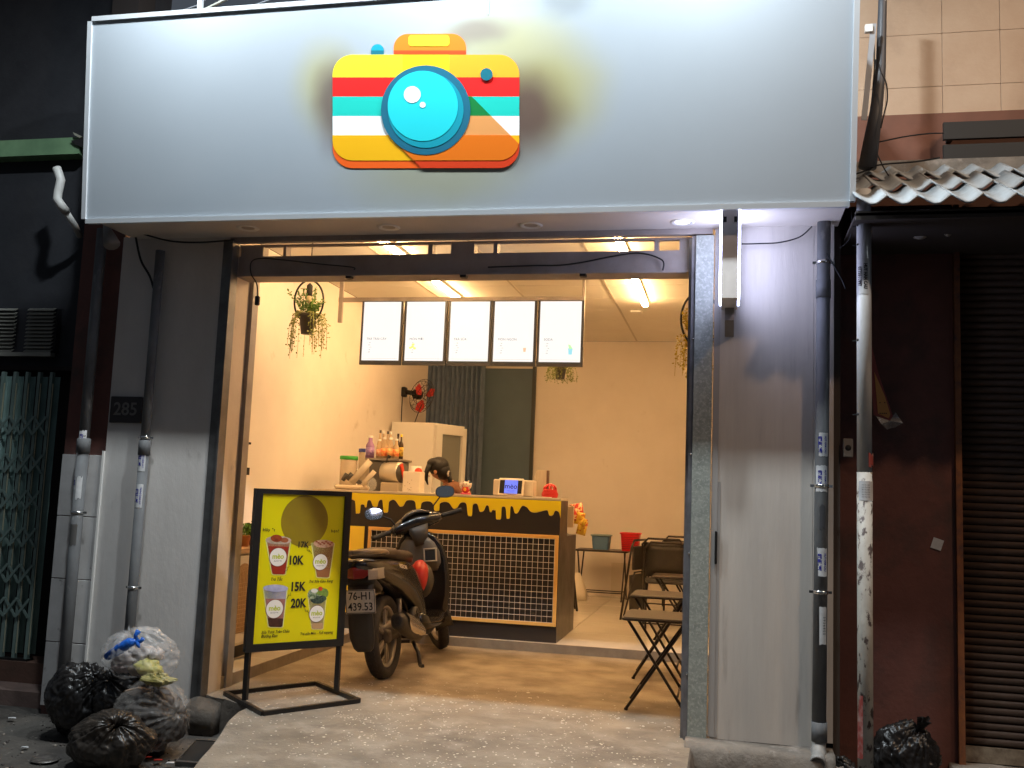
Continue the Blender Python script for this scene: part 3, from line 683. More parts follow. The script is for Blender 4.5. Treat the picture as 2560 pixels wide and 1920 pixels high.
for i in range(72): piece('slat', sme, t, (1.29+rnd.uniform(-.004, .004), 5.975+rnd.uniform(-.0015, .0015), .03+.041*i), Matrix.Rotation(rnd.gauss(0, .0012), 3, 'Y') @ Matrix.Rotation(rnd.gauss(0, .03), 3, 'X'))
b = MB(); b.box((1.279, 5.992, -.2), (3.2, 6.1, 3.05)); b.build('backing', mat('shutter_backing', (.03, .02, .015), .9), t)
b = MB(); b.box((1.28, 5.955, -.06), (2.9, 5.985, .022)); b.build('bottom_rail', mat('rail_brass', (.32, .27, .20), .45, .3, (.14, .10, .07), 20), t)
b = MB(); rough_block(b, 1.2, 3.2, 5.7, 6.1, ZS-.1, -.065, 20, .01, 31); b.build('door_sill', M_conc, kind='structure')
p = pY(2343, 1360, 5.925)
b = MB(); X = Matrix.Translation(p) @ Matrix.Rotation(rad(18), 4, 'Y'); b.box((-.028, -.001, -.03), (.028, .002, .03), X=X); 
tag(b.build('wall_sticker', M_paper), 'small tilted paper sticker on the dark maroon wall', 'sticker')
p = pY(2122, 1120, 5.60)
t = thing('electric_box', 'small grey switch box on the dark wall strip left of the white pole', 'switch box', p)
b = MB(); b.box((p.x-.03, 5.59, p.z-.05), (p.x+.022, 5.619, p.z+.05), bev=.004); b.build('cover', mat('box_grey', (.20, .18, .16), .6), t)
b = MB(); b.lathe([(.0005, 0), (.016, 0), (.018, -.004)], 16, 0, Matrix.Translation((p.x-.004, 5.5895, p.z)) @ Matrix.Rotation(pi/2, 4, 'X')); b.build('knob', M_dark, t)
# hanging advertising board, bottom corner wrapped in plastic film
t = thing('hanging_board', 'tilted red and yellow advertising board wrapped in torn plastic behind the pole', 'board', pY(2200, 1000, 5.75))
M_bred = mat('board_red', S(150, 70, 60), .5); M_byel = mat('board_yellow', S(215, 150, 80), .5)
Pq = lambda L_, o=0: [pY(x, y, 5.75+o+ (x-2175)*.0012) for x, y in L_]
b = MB(); b.prism(Pq(((2172, 830), (2174, 900), (2184, 1036), (2225, 1052), (2232, 1040), (2195, 930))), Vector((0, .012, 0))); b.build('panel', M_bred, t)
b = MB(); b.prism(Pq(((2186, 930), (2195, 1034), (2222, 1046), (2226, 1036), (2212, 990)), -.004), Vector((0, .003, 0))); b.build('panel_face', M_byel, t)
text('. . . .', .05, M_ink, t, pY(2206, 1001, 5.77), (1, 0, 0), (0, 0, 1)); text('••••', .03, M_ink, t, pY(2208, 1034, 5.77), (1, 0, 0), (0, 0, 1))
M_film = mat('plastic_film', (.6, .6, .58), .25, alpha=.35, bump=.5, scale=30)
b = MB(); b.add([pY(x, y, 5.72+.03*((i*7) % 3)) for i, (x, y) in enumerate(((2190, 1040), (2225, 1052), (2238, 1030), (2258, 1058), (2240, 1068), (2218, 1074), (2203, 1060)))], [(0, 1, 6), (1, 5, 6), (1, 4, 5), (1, 2, 3, 4)], 0, False); b.build('plastic_wrap', M_film, t, fixn=False)

# small fixtures under the eave
t = thing('wall_camera', 'dusty white security camera hanging under the tiled eave', 'camera', pY(2305, 565, 5.6))
p = pY(2308, 550, 5.6); b = MB(); b.box((p.x-.035, 5.55, p.z-.055), (p.x+.035, 5.62, p.z+.05), bev=.01); b.build('housing', mat('dusty_white', (.30, .28, .25), .6), t)
p = pY(2300, 585, 5.56); b = MB(); b.ell(p, (.045, .04, .03)); b.build('dome', MATS['dusty_white'], t)
p = pY(2345, 566, 5.6); q_ = pY(2372, 582, 5.5)
b = MB(); b.tube([p, q_], .022, 12); b.tube([p+Vector((-.03, .3, .02)), p], .01, 8); tag(b.build('outlet_tube', MATS['dusty_white']), 'short dusty white tube lamp sticking out under the tiled eave', 'lamp')

# tiled eave: two courses of wavy cement tiles
t = thing('tile_eave', 'wavy grey cement tile eave over the neighbour shop', 'roof', (1.6, 5.4, 2.8))
M_rt = mat('cement_tile', (.36, .40, .43), .7, 0, (.23, .245, .25), 6, .25, 30, col3=(.12, .11, .10), scale3=5, lo3=.6, hi3=.75)
e0 = pY(2180, 492, 5.0); sp_w = (pY(2330, 492, 5.0).x-pY(2250, 492, 5.0).x)
W_ = .150
def wave(u): return .020*cos(2*pi*u)+.002*cos(4*pi*u+.6)
tb = MB(); R = []
nx = 16
ringU = lambda yv, zv: [(W_*i/nx, yv, zv+wave(i/nx-.02)) for i in range(nx+1)]+[(W_*i/nx, yv+.0, zv-.013+wave(i/nx-.02)) for i in range(nx, -1, -1)]
tb.loft([ringU(0, 0), ringU(.36, .17)], 0, True); tme2 = tb.mesh('roof_tile', [M_rt])
for r_ in range(3):
    for c_ in range(10):
        y = 5.0+.30*r_; z = 2.805+.160*r_
        piece('roof_tile', tme2, t, (.605+c_*(W_-.003)-(.03 if r_ % 2 else 0), y+rnd.uniform(-.004, .004), z+rnd.uniform(-.003, .003)))
b = MB(); b.box((.62, 5.12, 2.74), (2.2, 5.15, 2.785)); b.box((.62, 5.12, 2.76), (2.2, 5.95, 2.775)); b.build('batten', mat('dark_wood', (.05, .04, .035), .8), t)
b = MB(); b.box((.6, 5.86, 3.22), (2.3, 5.92, 3.30)); b.build('ridge_band', M_conc, t)

# neighbour upper wall with stone panels
t = thing('neighbour_upper_wall', 'tan stone panelled upper wall above the tiled eave', 'wall', (1.5, 6.1, 3.3))
b = MB(); b.box((.566, 6.12, 3.0), (3.2, 6.3, 6)); b.build('backing', mat('brown_joint', (.36, .26, .18), .8), t)
M_tan = mat('tan_panel', (.50, .36, .25), .5, 0, (.44, .30, .20), 3, .15, 40, col3=(.30, .21, .15), scale3=1.6, lo3=.55, hi3=.8)
xj = pY(2355, 100, 6.1).x; zj = pY(2400, 213, 6.1).z; pw_ = pY(2500, 100, 6.1).x-xj
for i in range(-3, 5):
    for j in range(-1, 4):
        x = xj+pw_*i; z = zj+.335*j; x0 = max(x, .57)
        if x+pw_-x0 < .03: continue
        bb = MB(); bb.box((x0+.001, 6.1+.001*rnd.random(), z+.001), (x+pw_-.001, 6.119, z+.334), bev=.001); bb.build('stone_panel', M_tan, t)
b = MB(); b.box((.57, 6.088, 3.0), (3.2, 6.0985, pY(2300, 285, 6.09).z)); b.build('lower_band', mat('red_brown_band', (.19, .075, .045), .7, 0, (.13, .055, .035), 3, .2), t)
for k_, (y0, y1) in enumerate(((308, 350), (364, 402))):
    a_ = pY(2358, y1, 6.0); c_ = pY(2358, y0, 6.0)
    tt = thing('vent_bar', ('upper' if k_ == 0 else 'lower')+' long dark metal bar across the neighbour wall', 'metal bar', (a_.x, 6.0, a_.z), group='dark metal bars on the neighbour wall')
    b = MB(); b.box((a_.x, 5.985, a_.z), (3.2, 6.015, c_.z)); b.box((a_.x+.03, 6.016, a_.z+.01), (a_.x+.06, 6.09, c_.z-.01)); b.build('bar', mat('bar_dark', (.02, .02, .02), .6), tt)
# service post and cables beside the sign
t = thing('cable_post', 'dark service pole with bundled cables right of the big sign', 'pole', pY(2180, 400, 5.7))
b = MB(); b.tube([pY(2168, 420, 5.6), pY(2190, 280, 5.6), pY(2202, 170, 5.62), pY(2206, 20, 5.65), pY(2208, -60, 5.66)], [.05, .035, .028, .024, .024], 10); b.build('post', mat('post_grey', (.06, .062, .07), .5), t)
b = MB(); b.bar(pY(2160, 300, 5.55), pY(2184, 60, 5.55), .03, .01); b.build('flat_bar', mat('galv', (.40, .42, .45), .4, .4), t)
b = MB(); b.box((pY(2172, 80, 5.54).x-.02, 5.53, pY(2172, 80, 5.54).z), (pY(2172, 80, 5.54).x+.02, 5.56, pY(2172, 62, 5.54).z)); b.build('insulator', M_white, t)
for k_, (lb, pts) in enumerate((('black cable looping out from the service pole', ((2198, 160), (2203, 180), (2216, 210), (2218, 250), (2210, 285), (2202, 320))),
                ('black cable running from the service pole foot to the dark metal bar', ((2198, 355), (2260, 342), (2320, 334), (2360, 333))),
                ('black cable lying over the tiled eave towards the big sign', ((2136, 436), (2170, 425), (2200, 412), (2290, 404), (2350, 394))),
                ('thin cable strung beside the service pole flat bar', ((2184, 90), (2186, 170), (2180, 260), (2176, 330), (2200, 400), (2222, 440))),
                ('thick cable bundle at the foot of the service pole', ((2192, 150), (2186, 220), (2180, 300), (2168, 370), (2160, 420))))):
    cable(lb, [pY(x, y, 5.52+.03*k_) for x, y in pts], (.004, .004, .005, .004, .012)[k_])
cable('thin black cable curling beside the white pole under the sign', [pY(x, y, 5.45) for x, y in ((2128, 520), (2130, 560), (2122, 600), (2100, 620))], .003)
cable('thin black cable crossing from the grey drain pipe to the dark strip', [pY(x, y, 5.5) for x, y in ((2066, 632), (2085, 665), (2105, 700), (2114, 722))], .004)
t_ = cable('loop of thin wire hanging under the tiled eave', [pY(x, y, 5.5) for x, y in ((2215, 520), (2200, 535), (2205, 556), (2230, 568), (2250, 566))], .002)

# ------------------------------------------------------------------ LEFT NEIGHBOUR
t = thing('left_house', 'dark unlit neighbour house front at the left edge', 'house', (-5.5, 6.2, 0))
b = MB(); b.box((-8, 6.2, 2.08), (-4.2, 6.4, 7)); b.build('wall', mat('dark_house_wall', (.035, .036, .042), .9, 0, (.024, .025, .03), 4, .3), t)
b = MB(); b.box((-4.42, 6.0, -.3), (-4.205, 6.4, 7)); b.build('side_wall', mat('dark_side', (.035, .028, .026), .9), t)
p0, p1 = pY(-60, 882, 6.17), pY(150, 772, 6.17)
b = MB(); b.box((p0.x, 6.15, p0.z), (p1.x, 6.198, p1.z)); w_ = b.build('window', mat('window_dark', (.03, .03, .035), .3), t)
lme = tmesh_box('louvre', 1, .03, .008, mat('louvre_grey', (.30, .29, .25), .6), 0)
nz_ = 12
for i in range(nz_):
    bb = MB(); z_ = p0.z+(p1.z-p0.z)*(i+.5)/nz_; X = Matrix.Translation((0, 6.13, z_)) @ Matrix.Rotation(rad(35), 4, 'X')
    for xa, xb in ((p0.x+.01, pY(36, 830, 6.13).x), (pY(66, 830, 6.13).x, p1.x-.01)): bb.box((xa, -.018, -.003), (xb, .018, .003), X=X)
    bb.build('louvre', MATS['louvre_grey'], w_)
b = MB(); b.box((p0.x, 6.10, p0.z-.03), (p1.x+.01, 6.149, p0.z-.002)); b.build('window_sill', MATS['louvre_grey'], w_)
b = MB(); g0, g1 = pY(-40, 396, 6.1), pY(205, 345, 6.1); b.box((g0.x, 6.08, g0.z), (g1.x, 6.198, g1.z)); b.build('green_beam', mat('green_beam', S(125, 160, 120), .7, 0, S(95, 130, 95), 3), t)
b = MB(); b.prism([pY(182, 330, 6.05), pY(205, 341, 6.05), pY(200, 345, 6.05), pY(186, 338, 6.05)], Vector((0, .02, 0))); b.prism([pY(176, 352, 6.06), pY(205, 345, 6.06), pY(207, 368, 6.06), pY(188, 362, 6.06)], Vector((0, .02, 0)), 1); b.build('broken_trim', [mat('trim_pale', (.3, .3, .24), .7), M_dark], t)
b = MB(); b.box((-8, 6.55, -.3), (-4.2, 6.65, 2.08)); b.build('inner_wall', MATS['dark_side'], t); b = MB(); b.box((-8, 6.2, 2.05), (-4.2, 6.6, 2.079)); b.build('lintel', MATS['dark_side'], t)
# side wall tiled sill under gate
b = MB(); b.box((-8, 5.95, -.28), (-4.43, 6.2, .035)); t.name = 'left_house'
tb_ = b.build('threshold', mat('brick_threshold', (.13, .065, .045), .8, 0, (.08, .045, .03), 7, .4), t)
b = MB(); b.box((-8, 5.72, -.28), (-4.21, 5.949, -.10)); b.build('doorstep', mat('pink_step', (.17, .11, .09), .8, 0, (.10, .07, .06), 7, .4), t)
# folding gate
t = thing('folding_gate', 'closed green folding scissor gate at the left edge', 'gate', (-4.9, 6.0, .04))
M_gg = mat('gate_green', (.20, .27, .245), .5, .1, (.14, .20, .175), 9, .15, col3=(.05, .06, .05), scale3=6, lo3=.6, hi3=.75)
M_gp = mat('gate_panel_green', (.16, .25, .23), .55, 0, (.115, .18, .16), 5, .15)
gx0 = pY(115, 1200, 6.0).x; sp_ = .098
vb = MB(); vb.box((0, 0, 0), (.022, .03, 1.96)); vme = vb.mesh('upright', [M_gg])
vb = MB(); vb.box((0, 0, 0), (.008, .03, 1.96)); 
pb = MB(); pb.loft([[(.028+.052*i/8, .022+.012*sin(pi*i/8), z) for i in range(9)]+[(.028+.052*i/8, .019+.012*sin(pi*i/8), z) for i in range(8, -1, -1)] for z in (.03, 1.93)], 0, True); pme = pb.mesh('gate_slat', [M_gp])
brass = tmesh_box('runner', .006, .006, 1.85, mat('worn_edge', (.42, .40, .28), .5), 0)
for i in range(10):
    x = gx0-.035-sp_*i; piece('upright', vme, t, (x, 5.985, .05)); piece('gate_slat', pme, t, (x-.012, 5.99, .05)); piece('runner', brass, t, (x+.024, 5.99, .08))
xb = MB(); xb.bar((0, -.008, .0), (sp_, -.008, .125), .004, .018); xb.bar((0, -.004, .125), (sp_, -.004, 0), .004, .018); xme = xb.mesh('lattice_link', [M_gg])
z0s = [pY(60, y, 6.0).z for y in (1065, 1160, 1250, 1343, 1435, 1520)]
for i in range(10):
    for z in z0s: piece('lattice_link', xme, t, (gx0-.024-sp_*(i+1), 5.98, z-.06))
b = MB(); b.box((-6, 5.97, .036), (gx0, 6.03, .05)); b.build('floor_track', M_black, t)
# white waste pipe with elbow
t = thing('waste_pipe', 'white waste pipe with an elbow sticking out beside the sign', 'waste pipe', pY(150, 480, 5.9))
b = MB(); b.tube([pY(142, 420, 5.85), pY(146, 432, 5.85), pY(152, 450, 5.85), pY(146, 478, 5.85), pY(143, 497, 5.85), pY(152, 512, 5.85), pY(166, 530, 5.9)], .030, 14); b.build('elbow', M_white, t)
b = MB(); b.tube([pY(158, 519, 5.87), pY(186, 562, 6.0), pY(200, 590, 6.1)], .023, 12); b.build('tail_pipe', M_white, t)

# overhead wires at the top left
for k_, (x0, y0, x1_, y1_, r_) in enumerate(((395, 43, 500, 12, .006), (460, 47, 585, -12, .010), (540, 43, 690, -6, .005))):
    cable(('thin overhead wire left of the floodlight stalk', 'pale thick overhead wire crossing behind the floodlight stalk', 'thin overhead wire right of the floodlight stalk')[k_], [pY(x0, y0, 5.5), pY((x0+x1_)/2, (y0+y1_)/2+2, 5.4), pY(x1_, y1_, 5.3)], r_, m=mat('pale_wire', (.45, .45, .38), .6) if k_ == 1 else mat('wire_grey', (.22, .23, .25), .6))

# street lamp behind the photographer
t = thing('street_lamp', 'street lamp standing on the pavement far to the right', 'street lamp', (6.0, 3.2, ZS))
b = MB(); b.tube([(6.0, 3.2, ZS), (6.0, 3.2, 7.9)], [.07, .045], 12); b.build('pole', M_steel, t)
b = MB(); b.tube([(6.0, 3.2, 7.8), (5.4, 3.2, 8.1), (4.7, 3.2, 8.15)], .03, 8); b.build('arm', M_steel, t)
b = MB(); b.box((4.2, 3.08, 8.12), (4.8, 3.32, 8.2), bev=.03); b.bar((4.3, 3.2, 8.16), (3.95, 1.3, 8.05), .05); b.box((3.78, 1.05, 8.02), (4.05, 1.35, 8.1), bev=.03); b.build('lamp_head', M_steel, t)
add_light('street_light', 'AREA', (4.5, 3.2, 8.10), STREET_W, (1, .74, .50), (1.8, 6.1, 3.4), .4, .2)
add_light('street_light_low', 'SPOT', (3.9, 1.2, 7.9), 620, (1, .66, .42), (1.2, 5.9, 1.4), .12, angle=rad(44), blend=.7)

# ------------------------------------------------------------------ COUNTER
YC = 8.27
cR = -1.372; cL = -3.62
zc_top = pY(1404, 1246, YC).z
M_blk = mat('black_laminate', (.030, .024, .021), .38, 0, rvar=.06, scale=3)
M_yel = mat('yellow_print', S(238, 212, 30), .45)
M_cream = mat('yellow_cream_edge', S(240, 205, 110), .45)
t = thing('counter', 'black drinks counter with dripping yellow paint print and white grid panel', 'counter', ((cR+cL)/2, YC+.3, ZF))
b = MB(); b.box((cL, YC, ZF), (cR, YC+.40, zc_top-.022)); b.build('upper_body', M_blk, t)
b = MB(); b.box((cL, YC+.4005, ZF), (cR-.001, YC+.95, .94)); b.build('lower_body', M_blk, t)
b = MB(); b.box((cL, YC-.004, zc_top-.0215), (cR+.003, YC+.405, zc_top), bev=.003); b.build('countertop', mat('counter_top_cream', (.55, .47, .36), .3), t)
fp = lambda x, y, o=.002: pY(x, y, YC-o)
drip3 = [(310,1100),(355,1110),(360,1265),(390,1275),(420,1265),(430,1165),(475,1160),(485,1190),(505,1190),(520,1110),(560,1105),(590,1180),(620,1195),(650,1180),(670,1110),(715,1100),(730,1250),(760,1265),(790,1250),(800,1130),(850,1095),(890,1110),(940,1180),(970,1185),(995,1170),(1030,1110),(1090,1100),(1145,1120),(1160,1220),(1190,1235),(1215,1220),(1232,1140),(1280,1118),(1340,1118),(1380,1150),(1400,1235),(1440,1245),(1465,1230),(1470,1150),(1520,1125),(1590,1135),(1640,1205),(1670,1215),(1700,1200),(1740,1140),(1790,1130),(1825,1160),(1840,1300),(1870,1312),(1895,1300),(1905,1170),(1940,1145),(1970,1160),(1995,1245),(2020,1255),(2050,1240),(2085,1170),(2115,1180),(2130,1250),(2150,1260),(2165,1230),(2195,1235)]
drip5 = [(462,450),(464,515),(485,522),(505,515),(512,425),(530,415),(545,430),(552,510),(565,515),(578,505),(585,415),(605,420),(618,465),(635,472),(650,460),(680,410),(720,420),(750,455),(790,465),(840,455),(890,445),(905,485),(925,492),(940,480),(955,450),(985,460),(1000,515)]
dp = [(820+x*.18987, 1040+y*.18987) for x, y in drip3]+[(1100+x*.30143, 1140+y*.30143) for x, y in drip5]
# extend to the left behind the poster with a few more drips
left = []
x_ = 690
lft = [(690, 1246), (716, 1250), (722, 1268), (736, 1270), (744, 1248), (770, 1246), (778, 1262), (790, 1262), (800, 1246), (830, 1248), (838, 1266), (848, 1266), (856, 1248), (872, 1248)]
dp = lft+dp[1:]
def smooth(P):
    out = []
    for i in range(len(P)-1):
        p0 = P[max(0, i-1)]; p1 = P[i]; p2 = P[i+1]; p3 = P[min(len(P)-1, i+2)]
        for u in (0, .33, .66):
            f = lambda k: .5*(2*p1[k]+(-p0[k]+p2[k])*u*.9+(2*p0[k]-5*p1[k]+4*p2[k]-p3[k])*u*u*.9+(-p0[k]+3*p1[k]-3*p2[k]+p3[k])*u*u*u*.9)
            out.append((p1[0]+(p2[0]-p1[0])*u if 0 else f(0), f(1)))
    out.append(P[-1]); return out
dps = []
for x, y in smooth(dp):
    if not dps or x > dps[-1][0]+.25: dps.append((x, y))
yTop = lambda x: 1221+(x-690)*(1246-1221)/(1404-690)
zt = zc_top-.023
def dripmesh(b, off, dy, mi):
    pts = [pY(x, y+dy, YC-off) for x, y in dps]; n_ = len(pts)
    tp = [Vector((p.x, YC-off, zt)) for p in pts]
    fs = [(i, i+1, n_+i+1, n_+i) for i in range(n_-1)]
    b.add(pts+tp, fs, mi)
    b.add(pts+[p+Vector((0, off-.0002, 0)) for p in pts], [(i, i+1, n_+i+1, n_+i) for i in range(n_-1)], mi)
b = MB(); dripmesh(b, .0035, 1.6, 0); b.build('drip_outline', M_cream, t, fixn=False)
b = MB(); dripmesh(b, .0055, 0, 0); b.build('drip_print', M_yel, t, fixn=False)
# yellow snack poster panel at the left of the front
a_, c_ = fp(866, 1530), fp(912, 1316); xa = cL+.02
b = MB(); b.box((xa, YC-.012, a_.z), (c_.x, YC-.0005, c_.z)); b.build('yellow_panel', mat('yellow_poster', S(250, 218, 70), .45), t)
b = MB()
rr = random.Random(5)
for i in range(46):
    x = rr.uniform(xa+.02, c_.x-.02); z = a_.z+(c_.z-a_.z)*rr.uniform(.02, .42) if rr.random() < .8 else a_.z+(c_.z-a_.z)*rr.uniform(.55, .66)
    r_ = rr.uniform(.008, .02); b.prism([(x+r_*cos(k*pi/4)*rr.uniform(.7, 1), YC-.0125-.0001*i, z+r_*sin(k*pi/4)*rr.uniform(.7, 1)) for k in range(8)], (0, -.0002, 0), rr.choice((0, 1, 1, 2)))
b.build('snack_print', [mat('print_redor', S(225, 60, 20), .5), mat('print_orange', S(250, 150, 30), .5), mat('print_pale', S(255, 235, 150), .5)], t)
# grid panel
gR = pY(1397, 1339, YC-.01).x; gT = pY(1397, 1339, YC-.01).z; gB = pY(1388, 1567, YC-.01).z; gL = pY(922, 1318, YC-.01).x
fr = .028
b = MB(); 
for a2, c2 in (((gL, gT-fr), (gR, gT)), ((gL, gB), (gR, gB+fr)), ((gL, gB+fr), (gL+fr, gT-fr)), ((gR-fr, gB+fr), (gR, gT-fr))):
    bb = MB(); bb.box((a2[0], YC-.022, a2[1]), (c2[0], YC-.0005, c2[1]), bev=.002); bb.build('frame_batten', mat('pale_batten', S(226, 178, 98), .5), t)
M_wire = mat('white_wire', (.72, .66, .60), .4)
w1 = MB().tube([(0, 0, gB+fr), (0, 0, gT-fr)], .0020, 6).mesh('wire', [M_wire]); w2 = MB().tube([(gL+fr, 0, 0), (gR-fr, 0, 0)], .0020, 6).mesh('wire', [M_wire])
nv = round((gR-gL-2*fr)/.0472); nh = round((gT-gB-2*fr)/.0495)
for i in range(nv+1): piece('wire', w1, t, (gL+fr+.003+(gR-gL-2*fr-.006)*i/nv, YC-.016, 0))
for i in range(nh+1): piece('wire', w2, t, (0, YC-.021, gB+fr+.003+(gT-gB-2*fr-.006)*i/nh))

# ------------------------------------------------------------------ MENU BOARDS
t = thing('hanging_screen_rack', 'black steel frame hanging from the ceiling above the counter', 'hanging frame', (-2.4, 8.5, 2.9))
YM = 8.55
zb = pY(1200, 914, YM).z; zt_ = pY(1200, 752, YM).z
xl, xr = pY(903, 830, YM).x, pY(1457, 850, YM).x
b = MB()
xp0, xp1 = pY(851, 760, YM).x, pY(1459, 730, YM).x
zbar = pY(851, 749, YM).z
b.box((xp0-.018, YM, pY(851, 806, YM).z), (xp0+.018, YM+.03, 3.298)); b.build('post', M_steel, t)
b = MB(); b.box((xp1-.012, YM, zb), (xp1+.012, YM+.03, 3.298)); b.build('post', M_steel, t)
b = MB(); b.box((xp0-.022, YM+.002, zbar-.02), (xp1, YM+.028, zbar+.02)); b.build('crossbar', M_steel, t)
cols = ((909, 1001), (1016, 1111), (1126, 1223), (1236, 1335), (1350, 1453))
M_scr = mat('menu_screen', (.05, .05, .05), .4, emit=(1, .985, .96), es=.97)
M_scrf = mat('screen_frame', (.035, .035, .04), .4)
M_pr = mat('menu_ink', (.05, .05, .05), .5, emit=(.22, .23, .26), es=1.0); M_py = mat('menu_yellow', (.1, .1, .01), .5, emit=(1, .95, .2), es=1.1)
M_po = mat('menu_orange', (.1, .05, .02), .5, emit=(.9, .55, .35), es=1.0); M_pb = mat('menu_blue', (.03, .07, .08), .5, emit=(.3, .72, .85), es=1.0); M_pgr = mat('menu_green', (.04, .08, .03), .5, emit=(.5, .85, .45), es=1)
desc = ('leftmost lit menu screen', 'second lit menu screen with a yellow fruit picture', 'middle lit menu screen above the dark curtain', 'fourth lit menu screen with a small orange cup', 'rightmost lit menu screen with a blue green drink')
for i, (a, c) in enumerate(cols):
    xa = pY(a, 850, YM).x; xc = pY(c, 850, YM).x
    s = thing('menu_screen', desc[i]+' in the row above the counter', 'menu screen', (xa, YM, zb), group='lit menu screens above the counter')
    z0, z1 = zb+.035, zbar-.03
    b = MB(); b.box((xa-.022, YM-.025, z0-.04), (xc+.022, YM-.001, z1+.008)); b.build('casing', M_scrf, s)
    b = MB(); b.box((xa, YM-.031, z0), (xc, YM-.0255, z1)); b.build('screen', M_scr, s)
    wd = xc-xa; Y_ = YM-.032
    T = lambda s_, x, z, sz, m=M_pr, al='LEFT': text(s_, sz, m, s, (x, Y_, z), (1, 0, 0), (0, 0, 1), align=al, ext=.0002, name='print')
    T(('TRÀ TRÁI CÂY', 'MÓN MỚI', 'TRÀ SỮA', 'MÓN NGON', 'SODA')[i], xa+.04, z0+.20, .030)
    for k in range(5): T(('....... 15K', '...... 20K', '.......... 17K')[k % 3], xa+.04, z0+.165-.022*k, .013)
    b = MB(); b.box((xa+.01, Y_-.0004, z0+.018), (xc-.01, Y_, z0+.0195)); b.build('print_line', M_pr, s)
    if i == 1:
        b = MB(); px_ = pY(1034, 868, YM).x; pz_ = pY(1034, 868, YM).z
        for dx, dz in ((0, 0), (-.02, -.01), (.02, -.015), (.005, .02)): b.ell((px_+dx, Y_, pz_+dz), (.014, .001, .01), 8, 6)
        b.build('fruit_print', M_py, s)
    if i == 3: b = MB(); px_ = pY(1313, 876, YM); b.prism([(px_.x-.014, Y_, px_.z+.018), (px_.x+.014, Y_, px_.z+.018), (px_.x+.010, Y_, px_.z-.018), (px_.x-.010, Y_, px_.z-.018)], (0, -.0005, 0)); b.build('cup_print', M_po, s)
    if i == 4:
        px_ = pY(1427, 878, YM); b = MB(); b.prism([(px_.x-.020, Y_, px_.z+.02), (px_.x+.020, Y_, px_.z+.02), (px_.x+.015, Y_, px_.z-.035), (px_.x-.015, Y_, px_.z-.035)], (0, -.0005, 0), 0); b.prism([(px_.x-.02, Y_-.0006, px_.z+.055), (px_.x+.0, Y_-.0006, px_.z+.05), (px_.x+.018, Y_-.0006, px_.z+.018), (px_.x-.01, Y_-.0006, px_.z+.012)], (0, -.0005, 0), 1); b.build('cup_print', [M_pb, M_pgr], s)
# ------------------------------------------------------------------ BACK OF THE SHOP: curtain, dark doorway, fridge, fan
YB = 12.5
xa, xb, xc_ = pY(1062, 1000, YB-.1).x, pY(1212, 1000, YB-.1).x, pY(1338, 1000, YB-.03).x
t = thing('curtain', 'dark grey pleated curtain hanging left of the dark doorway', 'curtain', (xa, YB-.15, ZF))
b = MB(); R = []
nn = 90
ztp = 2.98
for z in (ZF+.03, .8, 1.6, 2.4, ztp):
    R.append([(xa+(xb-xa)*i/nn, YB-.16+.035*sin(2*pi*i/7.3+.25*sin(z*1.3+i*.1))+.012*sin(i*.9+z), z) for i in range(nn+1)])
vs = [p for r_ in R for p in r_]; b.add(vs, [(j*(nn+1)+i, j*(nn+1)+i+1, (j+1)*(nn+1)+i+1, (j+1)*(nn+1)+i) for j in range(4) for i in range(nn)], 0, True)
b.build('cloth', mat('curtain_grey', (.15, .20, .29), .75, 0, (.11, .15, .22), 8), t, fixn=False)
b = MB(); b.tube([(xa-.1, YB-.16, ztp+.02), (xc_+.08, YB-.16, ztp+.02)], .014, 8); b.build('rod', M_steel, t)
t = thing('back_doorway', 'dark grey green closed door panel in the back wall', 'door', (xb, YB-.03, ZF))
b = MB(); b.box((xb-.05, YB-.03, ZF), (xc_-.045, YB-.001, 2.93)); b.build('door_panel', mat('dark_door', (.095, .14, .18), .6, 0, (.08, .12, .155), 2), t)
b = MB(); b.box((xc_-.044, YB-.05, ZF), (xc_, YB-.001, 2.96)); b.build('door_frame_strip', mat('door_strip', (.035, .04, .04), .5), t)
# fridge
YFr = 10.9
x0, x1_, x2_ = pY(978, 1100, YFr).x, pY(1083, 1100, YFr).x, pY(1126, 1100, YFr).x
zt2 = pY(1040, 1056, YFr).z
x1_ = x1_
t = thing('display_fridge', 'tall white display fridge with a glass door behind the counter', 'fridge', (x0, YFr+.3, ZF))
M_fr = mat('fridge_white', (.74, .71, .66), .35)
FR = [Vector((x0, YFr, 0)), Vector((x1_, YFr, 0)), Vector((x2_+.02, YFr+.52, 0)), Vector((x0+.10, YFr+.60, 0))]
b = MB(); b.prism([p+Vector((0, 0, ZF)) for p in FR], (0, 0, zt2-ZF)); b.build('cabinet', M_fr, t)
dv = (FR[2]-FR[1]); dn = Vector((dv.y, -dv.x, 0)).normalized()
b = MB()
def quadbar(b, s0, s1, z0, z1, d0, d1, mi=0):
    p = FR[1]+dv*s0; q = FR[1]+dv*s1
    b.prism([p+dn*d0+Vector((0, 0, z0)), q+dn*d0+Vector((0, 0, z0)), q+dn*d0+Vector((0, 0, z1)), p+dn*d0+Vector((0, 0, z1))], dn*(d1-d0), mi)
for s0, s1, z0, z1 in ((.01, .2, .25, zt2-.03), (.86, .99, .25, zt2-.03), (.2, .86, zt2-.12, zt2-.03), (.2, .86, .25, .34)): quadbar(b, s0, s1, z0, z1, .003, .045)
d_ = b.build('door', M_fr, t)
b = MB(); quadbar(b, .2, .86, .34, zt2-.12, .006, .012); b.build('glass_pane', mat('fridge_glass', (.20, .21, .19), .12), d_)
